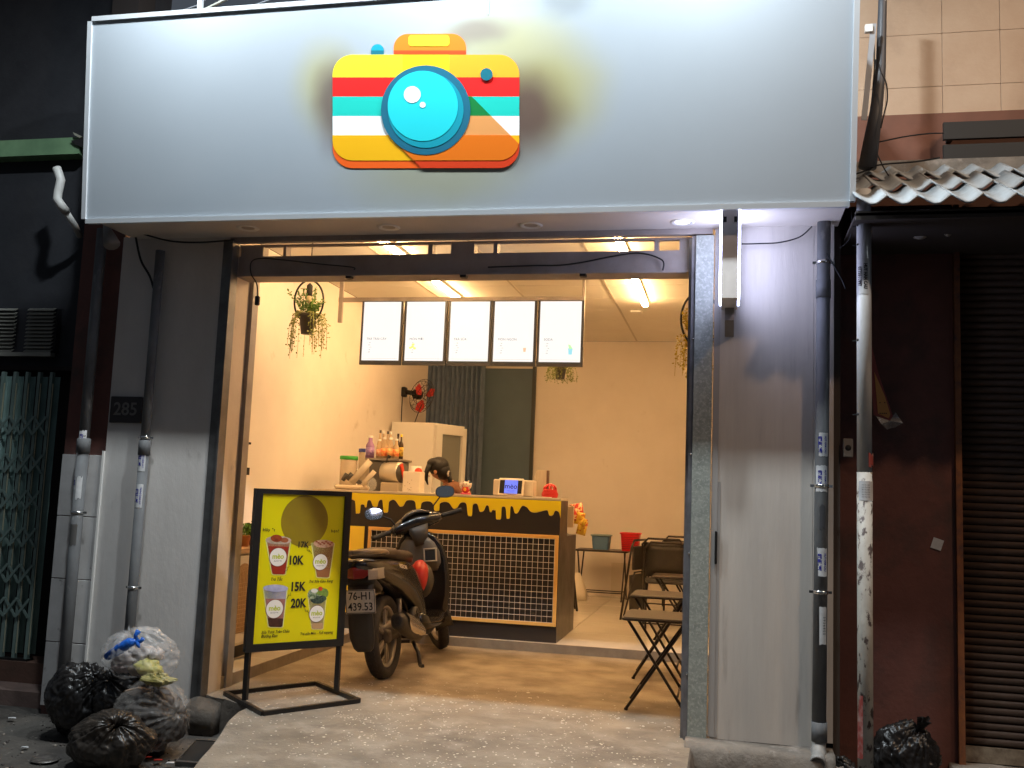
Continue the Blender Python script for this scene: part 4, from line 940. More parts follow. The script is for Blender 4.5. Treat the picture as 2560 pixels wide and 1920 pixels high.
# wall fan
pf = pX(1055, 990, -3.62)
t = thing('wall_fan', 'black wall fan with a red blade seen edge on beside the curtain', 'fan', pf)
pm = pX(1006, 980, -3.868)
b = MB(); b.box((pm.x, pm.y-.05, pm.z-.06), (pm.x+.05, pm.y+.05, pm.z+.06), bev=.01); b.tube([pm+Vector((.04, 0, 0)), pm+Vector((.14, 0, -.01)), pf+Vector((-.08, 0, -.03))], .03, 10); b.build('bracket', M_black, t)
fd = Vector((.80, -.35, -.25)).normalized(); Rf = fd.to_track_quat('Z', 'Y').to_matrix().to_4x4()
Rf.translation = pf
b = MB(); b.lathe([(.001, -.14), (.05, -.13), (.06, -.08), (.055, -.03), (.02, -.02)], 16, 0, Rf); b.build('motor', M_black, t)
b = MB()
for k in range(3):
    a = 2*pi*k/3+.5; pts = []
    for u, r_ in ((-.25, .05), (-.5, .12), (-.35, .19), (.1, .20), (.45, .14), (.3, .05)): pts.append(Rf @ Vector((r_*cos(a+u), r_*sin(a+u), .02+.03*u)))
    b.prism(pts, fd*.003)
b.build('blade', mat('fan_red', S(200, 50, 45), .35), t)
b = MB()
for zz, r_ in ((.06, .08), (.05, .15), (.0, .21), (-.03, .18), (-.05, .10)): b.tube([Rf @ Vector((r_*cos(2*pi*k/24), r_*sin(2*pi*k/24), zz)) for k in range(25)], .003, 4)
for k in range(18):
    a = 2*pi*k/18; b.tube([Rf @ Vector((r_*cos(a), r_*sin(a), zz)) for zz, r_ in ((.065, .02), (.05, .15), (0, .21), (-.03, .18), (-.05, .08))], .0022, 4)
b.build('cage', M_black, t)
cable('black cable hanging down the wall from the fan', [pm+Vector((.01, -.02, -.05)), pm+Vector((.01, -.01, -.4)), pm+Vector((.01, .03, -.9)), pm+Vector((.01, .0, -1.5))], .006)
cable('second thin black cable below the wall fan', [pf+Vector((0, 0, -.1)), pf+Vector((-.1, 0, -.4)), pf+Vector((-.2, .03, -.7)), pf+Vector((-.2, .0, -1.2))], .005)

# ------------------------------------------------------------------ GOODS ON THE COUNTER (they stand on the counter top)
ZT = zc_top
def onct(px, dy=.2): p = pY(px, 1230, YC+dy); return p.x, YC+dy
def bottle(label, px, pyb, pyt, Y, rpx, mglass, mlabel, mcap, mliq=None, group='bottles on the black appliance', ztop=None, neck=.38, base=None):
    p = pY(px, pyb, Y); z0 = base if base is not None else p.z; h = pY(px, pyt, Y).z-z0; r_ = rpx/FPX*Y*1.03
    t = thing('bottle', label, 'bottle', (p.x, Y, z0), group=group)
    X = Matrix.Translation((p.x, Y, z0))
    b = MB(); b.lathe([(.0005, 0), (r_, 0), (r_, h*.52), (r_*.9, h*.60), (r_*neck, h*.74), (r_*neck*.9, h*.92), (.0005, h*.925)], 14, 0, X); b.build('glass', mglass, t)
    b = MB(); b.lathe([(r_*1.01, h*.12), (r_*1.015, h*.12), (r_*1.015, h*.48), (r_*1.01, h*.48)], 14, 0, X); b.build('bottle_label', mlabel, t)
    b = MB(); b.lathe([(r_*neck*1.15, h*.90), (r_*neck*1.15, h), (.0005, h)], 10, 0, X); b.build('cap', mcap, t)
    return t
YA = YC+.62
# dark appliance box that the bottles stand on
xA0, xA1 = pY(935, 1150, YA).x, pY(1010, 1150, YA).x
zA = pY(960, 1147, YA).z
t = thing('appliance_cabinet', 'dark grey appliance cabinet carrying the sauce bottles', 'appliance', (xA0, YA, .94))
b = MB(); b.box((xA0, YA-.12, .942), (xA1-.02, YA+.22, zA-.02), bev=.008); b.build('body', mat('appliance_grey', (.10, .09, .08), .4), t)
b = MB(); b.box((xA0-.04, YA-.14, zA-.0195), (xA1, YA+.24, zA)); b.build('top', mat('appliance_top', (.22, .19, .16), .4), t)
G1 = mat('clear_bottle', (.50, .36, .22), .12); G2 = mat('dark_bottle', (.06, .035, .02), .15); G3 = mat('purple_bottle', S(150, 110, 160), .15); G4 = mat('green_glass', (.20, .22, .05), .15)
Lr = mat('label_red', S(225, 70, 40), .5, 0, S(250, 200, 120), 40); Lo = mat('label_orange', S(240, 140, 50), .5, 0, S(250, 220, 160), 40); Ly = mat('label_yellow', S(225, 190, 60), .5, 0, S(90, 60, 40), 40); Lp = mat('label_purple', S(120, 80, 160), .5, 0, S(200, 170, 210), 40)
Lb = mat('label_cream', S(230, 200, 160), .5, 0, S(220, 90, 50), 40)
bottle('purple juice bottle with pale cap, leftmost behind the counter', 924, 1143, 1089, YA, 11, G3, Lp, M_white, neck=.5, base=zA)
bottle('tall slim bottle with a black cap, left in the back row', 948, 1140, 1075, YA+.13, 7, G1, Lb, M_ink, base=zA)
bottle('tall bottle with white cap, second in the back row', 956, 1140, 1077, YA+.13, 7, G1, Lb, M_white, base=zA)
bottle('tall slim bottle with a black cap, third in the back row', 967, 1140, 1078, YA+.13, 7, G1, Lo, M_ink, base=zA)
bottle('tall bottle with white cap, fourth in the back row', 974, 1140, 1079, YA+.13, 8, G1, Lo, M_white, base=zA)
bottle('tall dark bottle with a black cap, right in the back row', 993, 1140, 1084, YA+.13, 7, G2, Ly, M_ink, base=zA)
bottle('green glass bottle with a yellow neck at the right end', 1001, 1147, 1086, YA+.02, 6.5, G2, Ly, M_yel, base=zA)
bottle('orange sauce bottle with a cream label, front row left', 947, 1147, 1098, YA-.05, 7.5, G1, Lb, M_white, base=zA, neck=.5)
bottle('orange sauce bottle with a red label, front row second', 959, 1147, 1093, YA-.05, 8, G1, Lr, M_white, base=zA, neck=.5)
bottle('orange sauce bottle with a mixed label, front row third', 975, 1147, 1094, YA-.05, 8.5, G1, Lo, M_white, base=zA, neck=.5)
bottle('orange sauce bottle with a red label, front row right', 989, 1147, 1097, YA-.05, 8, G1, Lr, M_white, base=zA, neck=.5)
# jars with coloured lids
def jar(label, px, pyt, w_px, Y, lidm, h):
    p = pY(px, pyt, Y); r_ = w_px/2/FPX*Y*1.03; z0 = p.z-h
    t = thing('jar', label, 'jar', (p.x, Y, z0)); X = Matrix.Translation((p.x, Y, z0))
    b = MB(); b.lathe([(.0005, 0), (r_*.85, 0), (r_*.93, .02), (r_*.93, h-.03), (r_*.9, h-.028)], 20, 0, X); b.build('container', mat('clear_plastic', (.62, .50, .36), .2, alpha=.62), t)
    b = MB(); b.lathe([(r_, h-.035), (r_*1.02, h-.03), (r_*1.02, h-.004), (r_*.95, h), (.0005, h)], 20, 0, X); b.build('lid', lidm, t)
jar('big clear jar with a green lid at the left end behind the counter', 873, 1140, 46, YC+.52, mat('lid_green', S(60, 160, 60), .4), .30)
jar('clear jar with a blue lid between the green lidded jar and the purple bottle', 913, 1122, 32, YC+.75, mat('lid_blue', S(70, 80, 160), .4), .40)
b = MB(); xa_, xb_ = pY(845, 1200, YC+.7).x, pY(935, 1200, YC+.7).x; b.box((xa_-.05, YC+.45, .942), (xb_, YC+.9, .962)); 
# clear cup stacks leaning in a holder
t = thing('cup_holder', 'pale acrylic cup holder with slanted clear tubes and two dark cups', 'cup holder', (onct(890)[0], YC+.2, ZT))
M_acr = mat('acrylic', (.70, .60, .46), .2, alpha=.8); M_cupd = mat('dark_cup', (.07, .06, .05), .3)
def pt(x, y, Y): return pY(820+x*.18987, 1040+y*.18987, Y)
b = MB(); b.tube([pt(300, 880, YC+.2), pt(560, 590, YC+.25)], [.035, .03], 12); b.build('tube', M_acr, t)
b = MB(); b.tube([pt(430, 930, YC+.16), pt(615, 725, YC+.2)], [.024, .022], 12); b.build('tube', M_acr, t)
b = MB(); b.tube([pt(190, 850, YC+.2), pt(250, 760, YC+.22)], [.02, .024], 10); b.build('cup', M_cupd, t)
b = MB(); b.tube([pt(250, 840, YC+.18), pt(320, 760, YC+.2)], [.02, .026], 10); b.build('cup', M_cupd, t)
b = MB(); b.prism([pt(360, 885, YC+.14), pt(405, 835, YC+.14), pt(445, 870, YC+.14), pt(430, 900, YC+.14)], (0, .05, 0)); b.build('dark_clip', M_cupd, t)
b = MB(); a_ = pt(130, 960, YC+.2); c_ = pt(500, 900, YC+.2); b.box((a_.x, YC+.1, ZT+.001), (c_.x, YC+.32, ZT+.045), bev=.015); b.build('base', mat('pale_bag', (.66, .54, .40), .4, alpha=.9, bump=.6, scale=25), t)
b = MB(); p = pt(575, 930, YC+.2); b.ell((p.x, p.y, ZT+.06), (.045, .05, .058), 14, 8); b.build('plastic_bag', M_film, t)
# cup sealing machine
Ys = YC+.48
pcs = pY(985, 1182, Ys)
t = thing('cup_sealer', 'silver cup sealing machine with an orange film reel', 'cup sealing machine', (pcs.x, Ys, .94))
X = Matrix.Translation(pcs) @ Matrix.Rotation(rad(-18), 4, 'Z') @ Matrix.Rotation(pi/2, 4, 'Y')
b = MB(); b.lathe([(.0005, -.11), (.085, -.11), (.098, -.10), (.098, .08), (.09, .09), (.0005, .09)], 26, 0, X); b.build('drum', mat('sealer_silver', (.62, .57, .48), .28, .7), t)
b = MB(); b.lathe([(.092, .0905), (.092, .097), (.0005, .097)], 24, 0, X); b.build('reel_face', M_cupd, t)
X3 = X @ Matrix.Translation((0, 0, .101)) @ Matrix.Rotation(rad(25), 4, 'Z')
b = MB(); b.prism([(X3 @ Vector(v)) for v in ((-.085, -.022, 0), (-.03, -.018, 0), (.03, -.018, 0), (.085, -.022, 0), (.085, .022, 0), (.03, .018, 0), (-.03, .018, 0), (-.085, .022, 0))], X3.to_3x3() @ Vector((0, 0, .01))); b.build('reel_handle', mat('reel_orange', S(225, 75, 40), .4), t)
b = MB(); b.box((pcs.x-.10, Ys-.08, .942), (pcs.x+.08, Ys+.12, pcs.z-.09), bev=.01); b.build('base', mat('sealer_base', (.45, .38, .28), .4), t)
b = MB(); b.bar(pcs+Vector((-.08, 0, .09)), pcs+Vector((-.06, .02, .16)), .02, .03); b.build('lever', M_black, t)
# white perforated box with an orange half disc
p0, p1 = pY(1010, 1226, YC+.25), pY(1055, 1180, YC+.25)
t = thing('straw_box', 'white dotted box with an orange disc on top, next to the worker', 'box', (p0.x, YC+.25, ZT))
b = MB(); b.box((p0.x, YC+.2, ZT+.001), (p1.x, YC+.34, p1.z), bev=.004); b.build('box', mat('box_white', (.72, .64, .53), .5), t)
b = MB()
for k in range(9): b.lathe([(.0004, 0), (.004, 0)], 8, 0, Matrix.Translation((p0.x+.02+(p1.x-p0.x-.04)*rnd.random(), YC+.1985, ZT+.02+.12*rnd.random())) @ Matrix.Rotation(pi/2, 4, 'X'))
b.build('dots', mat('dot_brown', (.3, .22, .14), .6), t, fixn=False)
b = MB(); b.lathe([(.0005, -.006), (.034, -.006), (.034, .006), (.0005, .006)], 20, 0, Matrix.Translation((p1.x-.04, YC+.27, p1.z+.004)) @ Matrix.Rotation(pi/2, 4, 'X')); b.build('orange_disc', MATS['reel_orange'], t)
p = pY(1030, 1170, YC+.5); b = MB(); b.lathe([(.0005, 0), (.05, 0), (.052, .3), (.0005, .3)], 16, 0, Matrix.Translation((p.x, YC+.62, p.z-.28))); tag(b.build('paper_roll', M_white), 'white cylinder behind the dotted box', 'canister')
p = pY(1003, 1219, YC+.12)
# papers on counter
b = MB(); a_ = pY(1000, 1228, YC+.1); b.prism([(a_.x, YC+.03, ZT+.001), (a_.x+.50, YC+.02, ZT+.001), (a_.x+.55, YC+.2, ZT+.001), (a_.x+.05, YC+.22, ZT+.001)], (0, 0, .004)); tag(b.build('paper_sheet', mat('paper', (.72, .66, .58), .6)), 'pale sheets lying flat on the countertop', 'paper')
# lucky cat figurine (plain)
px_ = 1164; xq, yq = onct(px_, .15)
t = thing('cat_figurine', 'small red and white cat figurine with raised paws on the counter', 'figurine', (xq, yq, ZT))
M_fw = mat('figurine_white', (.72, .60, .52), .3); M_fr_ = mat('figurine_red', S(190, 40, 40), .3)
b = MB(); b.lathe([(.0005, 0), (.045, 0), (.047, .008), (.042, .014), (.0005, .014)], 20, 0, Matrix.Translation((xq, yq, ZT+.0005))); b.build('base', mat('figurine_pink', S(210, 60, 90), .3), t)
b = MB(); b.ell((xq, yq, ZT+.045), (.036, .03, .035), 16, 10); b.build('body', M_fr_, t)
b = MB(); b.ell((xq, yq-.004, ZT+.088), (.033, .028, .026), 16, 10)
for sx in (-1, 1): b.tube([(xq+sx*.016, yq, ZT+.104), (xq+sx*.026, yq, ZT+.124)], [.011, .002], 6)
b.build('head', M_fw, t)
for sx in (-1, 1): b = MB(); b.tube([(xq+sx*.03, yq-.008, ZT+.05), (xq+sx*.046, yq-.01, ZT+.075), (xq+sx*.045, yq-.012, ZT+.10)], [.009, .009, .012], 8); b.build('arm', M_fw, t)
b = MB(); b.ell((xq, yq-.03, ZT+.045), (.014, .004, .016), 10, 6); b.build('coin', mat('gold', S(225, 170, 60), .3, .5), t)
b = MB()
for sx in (-1, 1): b.ell((xq+sx*.012, yq-.031, ZT+.092), (.004, .002, .004), 6, 4)
b.build('eyes', M_ink, t)
# point of sale display
a_, c_ = pY(1243, 1240, YC+.1), pY(1308, 1196, YC+.1)
t = thing('pos_display', 'cream point of sale display with a blue screen on the counter', 'cash register', (a_.x, YC+.1, ZT))
tl = Matrix.Translation(((a_.x+c_.x)/2, YC+.12, ZT)) @ Matrix.Rotation(rad(-12), 4, 'X')
hw = (c_.x-a_.x)/2; hh = c_.z-ZT
M_pos = mat('pos_cream', (.74, .66, .52), .35)
b = MB(); b.box((-hw, -.015, .003), (hw, .015, hh), X=tl, bev=.008); b.build('bezel', M_pos, t)
b = MB(); b.box((-hw+.014, -.018, .022), (hw-.014, -.0155, hh-.02), X=tl); b.build('screen_border', M_ink, t)
b = MB(); b.box((-hw*.48, -.0215, .022), (hw*.55, -.0185, hh-.02), X=tl); b.build('screen', mat('blue_screen', (.1, .15, .6), .3, emit=S(98, 120, 250), es=.95), t)
uu = tl.to_3x3() @ Vector((0, 0, 1))
M_si = mat('screen_ink', (.01, .01, .03), .4)
text('mèo', .062, M_si, t, tl @ Vector((.004, -.0225, hh*.52)), (1, 0, 0), uu, bold=.012, name='screen_logo'); text('DRINKS TEA', .011, M_si, t, tl @ Vector((.004, -.0225, hh*.27)), (1, 0, 0), uu, name='screen_text')
aw = pY(1236, 1200, YC+.2).x; cw = pY(1337, 1200, YC+.2).x
b = MB(); b.box((aw, YC+.16, ZT+.001), (cw, YC+.30, pY(1300, 1200, YC+.2).z), bev=.01); b.build('rear_body', mat('pos_side', (.62, .54, .42), .4), t)
# files standing behind
a_, c_ = pY(1340, 1240, YC+.38), pY(1369, 1176, YC+.38)
t = thing('file_holder', 'pale upright file holder standing behind the blue screen', 'file holder', (a_.x, YC+.36, ZT))
b = MB(); b.box((a_.x, YC+.33, ZT+.001), (c_.x, YC+.37, c_.z)); b.build('panel', mat('file_pale', (.55, .48, .36), .5, 0, (.46, .40, .30), 40, stretch=(1, 1, .1)), t)
b = MB(); b.box((c_.x+.001, YC+.33, ZT+.001), (c_.x+.02, YC+.37, c_.z-.002)); b.build('spine', mat('file_brown', (.14, .08, .05), .5), t)
# red wicker basket on counter
xq, yq = onct(1375, .18)
t = thing('red_basket', 'small round red basket tied with ribbon at the right end of the counter', 'basket', (xq, yq, ZT))
M_rb = mat('basket_red', S(225, 60, 55), .5, bump=.4, scale=60)
b = MB(); 
for k in range(6): b.lathe([(.062+.006*sin(k*.9), .012*k), (.070+.006*sin(k*.9), .012*k+.006), (.062+.006*sin(k*.9), .012*k+.012)], 24, 0, Matrix.Translation((xq, yq, ZT+.001)))
b.lathe([(.0005, .002), (.06, .002)], 24, 0, Matrix.Translation((xq, yq, ZT+.001))); b.build('bowl', M_rb, t)
b = MB(); 
for a in (0, .8, 1.6, 2.4): b.tube([(xq+.055*cos(a)*cos(pi*k/8), yq+.055*sin(a)*cos(pi*k/8), ZT+.072+.045*sin(pi*k/8)) for k in range(9)], .007, 6)
b.build('handle', M_rb, t)
# calculator/white cloth
b = MB(); b.prism([(xq-.14, yq-.1, ZT+.001), (xq+.02, yq-.12, ZT+.001), (xq+.03, yq-.07, ZT+.001), (xq-.13, yq-.04, ZT+.001)], (0, 0, .006)); tag(b.build('napkin', mat('paper', (.72, .66, .58), .6)), 'folded pale napkin in front of the red basket', 'napkin')
# snack strings at the right end of the counter
t = thing('snack_strip', 'hanging strip of yellow and red snack packets at the counter end', 'snack packets', pY(1440, 1280, YC+.5))
M_sy = mat('snack_yellow', S(235, 190, 60), .35, 0, S(200, 60, 40), 30, .4, lo=.55, hi=.6); M_sr = mat('snack_red', S(220, 70, 50), .35, 0, S(245, 215, 160), 26, .4, lo=.5, hi=.55)
for k, (x, y, w_, h_, rz, m_) in enumerate(((1442, 1274, 32, 30, -10, M_sr), (1449, 1296, 26, 30, 8, M_sy), (1455, 1320, 24, 34, 12, M_sy), (1432, 1284, 20, 26, 4, M_sr), (1461, 1306, 12, 18, 20, M_sy))):
    p = pY(x, y, YC+.55-.03*k); w2_ = w_/2/FPX*8.9; h2_ = h_/2/FPX*8.9; X = Matrix.Translation(p) @ Matrix.Rotation(rad(rz), 4, 'Y')
    b = MB(); b.loft([[(x_*w2_, y_*.018*(1-abs(zz)), zz*h2_) for x_, y_ in ((-1, 0), (-.5, -1), (.5, -1), (1, 0), (.5, 1), (-.5, 1))] for zz in (-1, -.8, 0, .8, 1)], 0, True, X); b.build('packet', m_, t)
b = MB(); p = pY(1424, 1262, YC+.45); q_ = pY(1436, 1268, YC+.52); b.tube([p, q_], .006, 6); a_ = pY(1418, 1250, YC+.42); b.box((cR+.001, YC+.40, 1.02), (cR+.05, YC+.46, 1.2)); b.build('holder', mat('card_holder', (.5, .36, .22), .5), t)

# ------------------------------------------------------------------ PERSON behind the counter
M_skin = mat('skin', S(196, 140, 105), .55, 0); M_hair = mat('black_hair', (.012, .009, .008), .45, bump=.6, scale=8, bscale=60, stretch=(6, 6, 1)); M_shirt = mat('brown_shirt', S(112, 70, 46), .8, 0, S(96, 60, 40), 12, .2)
ph = pY(1092, 1178, 9.42)
t = thing('person', 'worker in a brown T-shirt with tied dark hair, bending forward behind the counter', 'person', (ph.x+.12, 9.6, ZF))
def skin(name, V, E, m, parent, sub=2):
    me = bpy.data.meshes.new(name); me.from_pydata([tuple(v[:3]) for v in V], E, []); o = bpy.data.objects.new(name, me); C.objects.link(o)
    md = o.modifiers.new('s', 'SKIN'); 
    for i, v in enumerate(V):
        r_ = v[3]; me.skin_vertices[0].data[i].radius = (r_, v[4] if len(v) > 4 else r_)
    me.skin_vertices[0].data[0].use_root = True
    s_ = o.modifiers.new('u', 'SUBSURF'); s_.levels = sub
    dg = bpy.context.evaluated_depsgraph_get(); me2 = bpy.data.meshes.new_from_object(o.evaluated_get(dg)); bpy.data.objects.remove(o)
    me2.materials.clear(); me2.materials.append(m)
    for p in me2.polygons: p.use_smooth = True
    me2.transform(RM[parent.name].inverted()); o2 = bpy.data.objects.new(name, me2); C.objects.link(o2); o2.parent = parent; RM[o2.name] = RM[parent.name]; return o2
hx, hy, hz = ph
# pelvis root, bent forward towards -X
px0, py0, pz0 = hx+.26, 9.55, .98
neck = (hx+.09, 9.50, hz-.09)
sh_ = (hx+.18, 9.53, hz-.17)
V = [(px0, py0, pz0, .13, .11), (px0-.02, py0, 1.24, .115, .10), (sh_[0]+.02, sh_[1], sh_[2], .13, .11), (neck[0]+.02, neck[1], neck[2]-.03, .055), (neck[0]-.01, neck[1], neck[2]+.03, .048),
     (hx, hy, hz-.02, .088, .08), (hx-.005, hy, hz+.05, .08, .075),
     (sh_[0]-.02, sh_[1]-.17, sh_[2]-.01, .06), (sh_[0]-.10, sh_[1]-.24, sh_[2]-.20, .046), (sh_[0]-.28, sh_[1]-.22, sh_[2]-.30, .034), (sh_[0]-.35, sh_[1]-.21, sh_[2]-.33, .026),
     (sh_[0]+.02, sh_[1]+.17, sh_[2]-.01, .06), (sh_[0]-.04, sh_[1]+.22, sh_[2]-.24, .045), (sh_[0]-.24, sh_[1]+.14, sh_[2]-.32, .034), (sh_[0]-.31, sh_[1]+.12, sh_[2]-.34, .026),
     (px0, py0-.09, .9, .09), (px0-.01, py0-.10, .5, .06), (px0+.02, py0-.10, .13, .042), (px0-.10, py0-.10, .10, .035),
     (px0, py0+.09, .9, .09), (px0-.01, py0+.10, .5, .06), (px0+.02, py0+.10, .13, .042), (px0-.10, py0+.10, .10, .035)]
E_ = [(0, 1), (1, 2), (2, 3), (3, 4), (4, 5), (5, 6), (2, 7), (7, 8), (8, 9), (9, 10), (2, 11), (11, 12), (12, 13), (13, 14), (0, 15), (15, 16), (16, 17), (17, 18), (0, 19), (19, 20), (20, 21), (21, 22)]
skin('body', V, E_, M_skin, t)
# hands: palm and five fingers each
for (wx, wy, wz), sg in (((V[10][0], V[10][1], V[10][2]), 1), ((V[14][0], V[14][1], V[14][2]), -1)):
    HV = [(wx, wy, wz, .024, .02), (wx-.05, wy, wz-.015, .036, .014), (wx-.085, wy, wz-.02, .034, .012)]; HE = [(0, 1), (1, 2)]
    skin('hand', HV, HE, M_skin, t, 1)
    for k, L_ in enumerate((.065, .075, .07, .055)):
        yk = wy+(-.027+.018*k); skin('finger', [(wx-.08, yk, wz-.02, .009), (wx-.085-L_*.5, yk, wz-.025, .008), (wx-.085-L_*.85, yk, wz-.045, .007)], [(0, 1), (1, 2)], M_skin, t, 1)
    skin('thumb', [(wx-.03, wy+sg*.025, wz-.01, .011), (wx-.06, wy+sg*.05, wz-.02, .009), (wx-.09, wy+sg*.055, wz-.03, .008)], [(0, 1), (1, 2)], M_skin, t, 1)
# face features facing -X, slightly down
b = MB(); b.ell((hx-.088, hy, hz-.005), (.016, .012, .018), 10, 6); b.build('nose', M_skin, t)
b = MB()
for s_ in (-1, 1): b.ell((hx-.078, hy+s_*.03, hz+.02), (.008, .012, .006), 8, 5)
b.build('eyes', M_ink, t)
b = MB(); b.ell((hx-.078, hy, hz-.05), (.008, .022, .006), 8, 5); b.build('mouth', mat('lips', S(150, 70, 60), .5), t)
b = MB()
for s_ in (-1, 1): b.ell((hx+.01, hy+s_*.082, hz-.005), (.018, .009, .028), 8, 6)
b.build('ears', M_skin, t)
# hair: cap, front lock, bun with white scrunchie
b = MB()
for dx, dy, dz, rx, ry, rz in ((.02, 0, .045, .105, .098, .10), (.07, 0, .0, .07, .085, .085), (-.02, -.035, .075, .075, .06, .055), (.115, 0, -.02, .035, .05, .04)):
    b.ell((hx+dx, hy+dy, hz+dz), (rx, ry, rz), 18, 12)
b.tube([(hx-.055, hy-.075, hz+.06), (hx-.082, hy-.082, hz-.01), (hx-.080, hy-.08, hz-.09), (hx-.06, hy-.075, hz-.14)], [.03, .022, .016, .004], 8)
b.tube([(hx+.12, hy, hz-.03), (hx+.145, hy-.01, hz-.08), (hx+.14, hy-.01, hz-.14)], [.03, .025, .006], 8)
b.build('hair', M_hair, t)
b = MB(); 
for k in range(10):
    a = 2*pi*k/10; b.ell((hx+.128, hy-.02+.022*cos(a), hz-.02+.022*sin(a)), (.012, .013, .013), 6, 5)
b.build('scrunchie', mat('scrunchie_grey', (.55, .50, .46), .6), t)
# shirt: torso + sleeves slightly larger than the body
SV = [(px0-.01, py0, 1.0, .145, .125), (px0-.02, py0, 1.18, .128, .112), (sh_[0]+.02, sh_[1], sh_[2]-.005, .142, .122), (neck[0]+.035, neck[1], neck[2]-.045, .068),
      (sh_[0]-.02, sh_[1]-.175, sh_[2]-.01, .075), (sh_[0]-.075, sh_[1]-.228, sh_[2]-.13, .066), (sh_[0]+.02, sh_[1]+.175, sh_[2]-.01, .075), (sh_[0]-.02, sh_[1]+.21, sh_[2]-.15, .066)]
skin('shirt', SV, [(0, 1), (1, 2), (2, 3), (2, 4), (4, 5), (2, 6), (6, 7)], M_shirt, t)
b = MB(); c1 = Vector((sh_[0]-.078, sh_[1]-.232, sh_[2]-.14)); dd = (Vector(V[8][:3])-Vector(V[7][:3])).normalized()
Xc = dd.to_track_quat('Z', 'Y').to_matrix().to_4x4(); Xc.translation = c1; b.lathe([(.060, -.012), (.064, -.012), (.064, .012), (.060, .012)], 18, 0, Xc); b.build('sleeve_trim', mat('pale_trim', S(235, 190, 150), .7), t)
Xc = Matrix.Translation((neck[0]+.01, neck[1], neck[2]-.02)) @ Matrix.Rotation(rad(-25), 4, 'Y'); b = MB(); b.lathe([(.058, -.006), (.062, 0), (.058, .006)], 18, 0, Xc); b.build('collar', MATS['pale_trim'], t)
skin('trousers', [(px0, py0, .98, .15, .125), (px0, py0-.09, .88, .10), (px0-.01, py0-.10, .5, .075), (px0+.02, py0-.10, .16, .06), (px0, py0+.09, .88, .10), (px0-.01, py0+.10, .5, .075), (px0+.02, py0+.10, .16, .06)], [(0, 1), (1, 2), (2, 3), (0, 4), (4, 5), (5, 6)], mat('dark_trousers', (.03, .03, .035), .8), t)

# ------------------------------------------------------------------ SCOOTER
SC = 1.06
Ms = Matrix.Translation((-2.285, 6.62, 0)) @ Matrix.Rotation(rad(1.0), 4, 'Z') @ Matrix.Scale(SC, 4) @ Matrix.Rotation(rad(-5.5), 4, 'Y')
sc_ = thing('scooter', 'black scooter parked on its side stand in front of the counter, seen from behind', 'scooter', Mx=Ms, local=True)
M_pb2 = mat('scooter_black', (.012, .010, .009), .2, 0, coat=.35, rvar=.04, scale=5)
M_mb = mat('scooter_matt', (.030, .026, .022), .5, 0, (.045, .038, .03), 8, .1)
M_seat = mat('seat_vinyl', (.045, .033, .024), .42, 0, bump=.15, scale=40)
M_tyre = mat('tyre_rubber', (.022, .019, .017), .75, 0, (.04, .034, .028), 14, .3)
M_rim = mat('rim_grey', (.42, .38, .32), .35, .6)
M_eng = mat('engine_metal', (.16, .14, .12), .45, .6, (.06, .05, .045), 18, .3)
A0 = Vector((0, 1.22, .26)); ax = Vector((0, -sin(rad(27)), cos(rad(27))))
ST = Matrix.Translation(A0) @ Matrix.Rotation(rad(33), 4, ax) @ Matrix.Translation(-A0)
def wheel(X, c, r=.262, w_=.085, five=True, disc_=False):
    Xc = X @ Matrix.Translation(c) @ Matrix.Rotation(pi/2, 4, 'Y')
    k = w_/2; pr_ = [(r-.075, -k*.55), (r-.055, -k*.9), (r-.03, -k), (r-.01, -k*.75), (r, -k*.3), (r, k*.3), (r-.01, k*.75), (r-.03, k), (r-.055, k*.9), (r-.075, k*.55)]
    b = MB(); b.lathe(pr_, 48, 0, Xc)
    for i in range(36):   # tread blocks
        a = 2*pi*i/36
        for s_ in (-1, 1): 
            q = [Vector((cos(a)*(r-.001), sin(a)*(r-.001), s_*.006)), Vector((cos(a+.09)*(r-.004), sin(a+.09)*(r-.004), s_*.026)), Vector((cos(a+.15)*(r-.004), sin(a+.15)*(r-.004), s_*.026)), Vector((cos(a+.06)*(r-.001), sin(a+.06)*(r-.001), s_*.006))]
            b.prism([Xc @ p for p in q], (Xc.to_3x3() @ Vector((cos(a+.07), sin(a+.07), 0)))*.003)
    w = b.build('wheel_tyre', M_tyre, sc_)
    ri = r-.070
    b = MB(); b.lathe([(ri-.014, -k*.55), (ri+.004, -k*.62), (ri-.002, -k*.4), (ri-.018, -k*.2), (ri-.018, k*.2), (ri-.002, k*.4), (ri+.004, k*.62), (ri-.014, k*.55), (ri-.022, k*.3), (ri-.022, -k*.3), (ri-.014, -k*.55)], 48, 0, Xc)
    b.build('rim', M_rim, w)
    b = MB()
    for i in range(5):
        a = 2*pi*i/5+.3
        for da in (-.13, .13):
            p = Vector((cos(a)*.035, sin(a)*.035, .012)); q = Vector((cos(a+da)*(ri-.018), sin(a+da)*(ri-.018), .004)); b.bar(Xc @ p, Xc @ q, .013, .018)
    b.build('spokes', M_rim, w)
    b = MB(); b.lathe([(.0005, -.05), (.04, -.05), (.045, -.02), (.045, .02), (.04, .05), (.0005, .05)], 20, 0, Xc); b.build('hub', M_eng, w)
    if disc_: b = MB(); b.lathe([(.055, .052), (.095, .052), (.095, .056), (.055, .056), (.055, .052)], 30, 0, Xc); b.build('brake_disc', M_chrome, w)
I4 = Matrix.Identity(4)
wheel(I4, (0, 0, .262), .268, .10); wheel(ST, (0, 1.25, .255), .255, .085, disc_=True)
def ring(y, zc, hw, hh, e=2.4, n=16, sx=0, top=1):
    out = []
    for i in range(n):
        a = 2*pi*i/n; c_, s_ = cos(a), sin(a)
        out.append((sx+hw*math.copysign(abs(c_)**(2/e), c_), y, zc+hh*math.copysign(abs(s_)**(2/e), s_)))
    return out
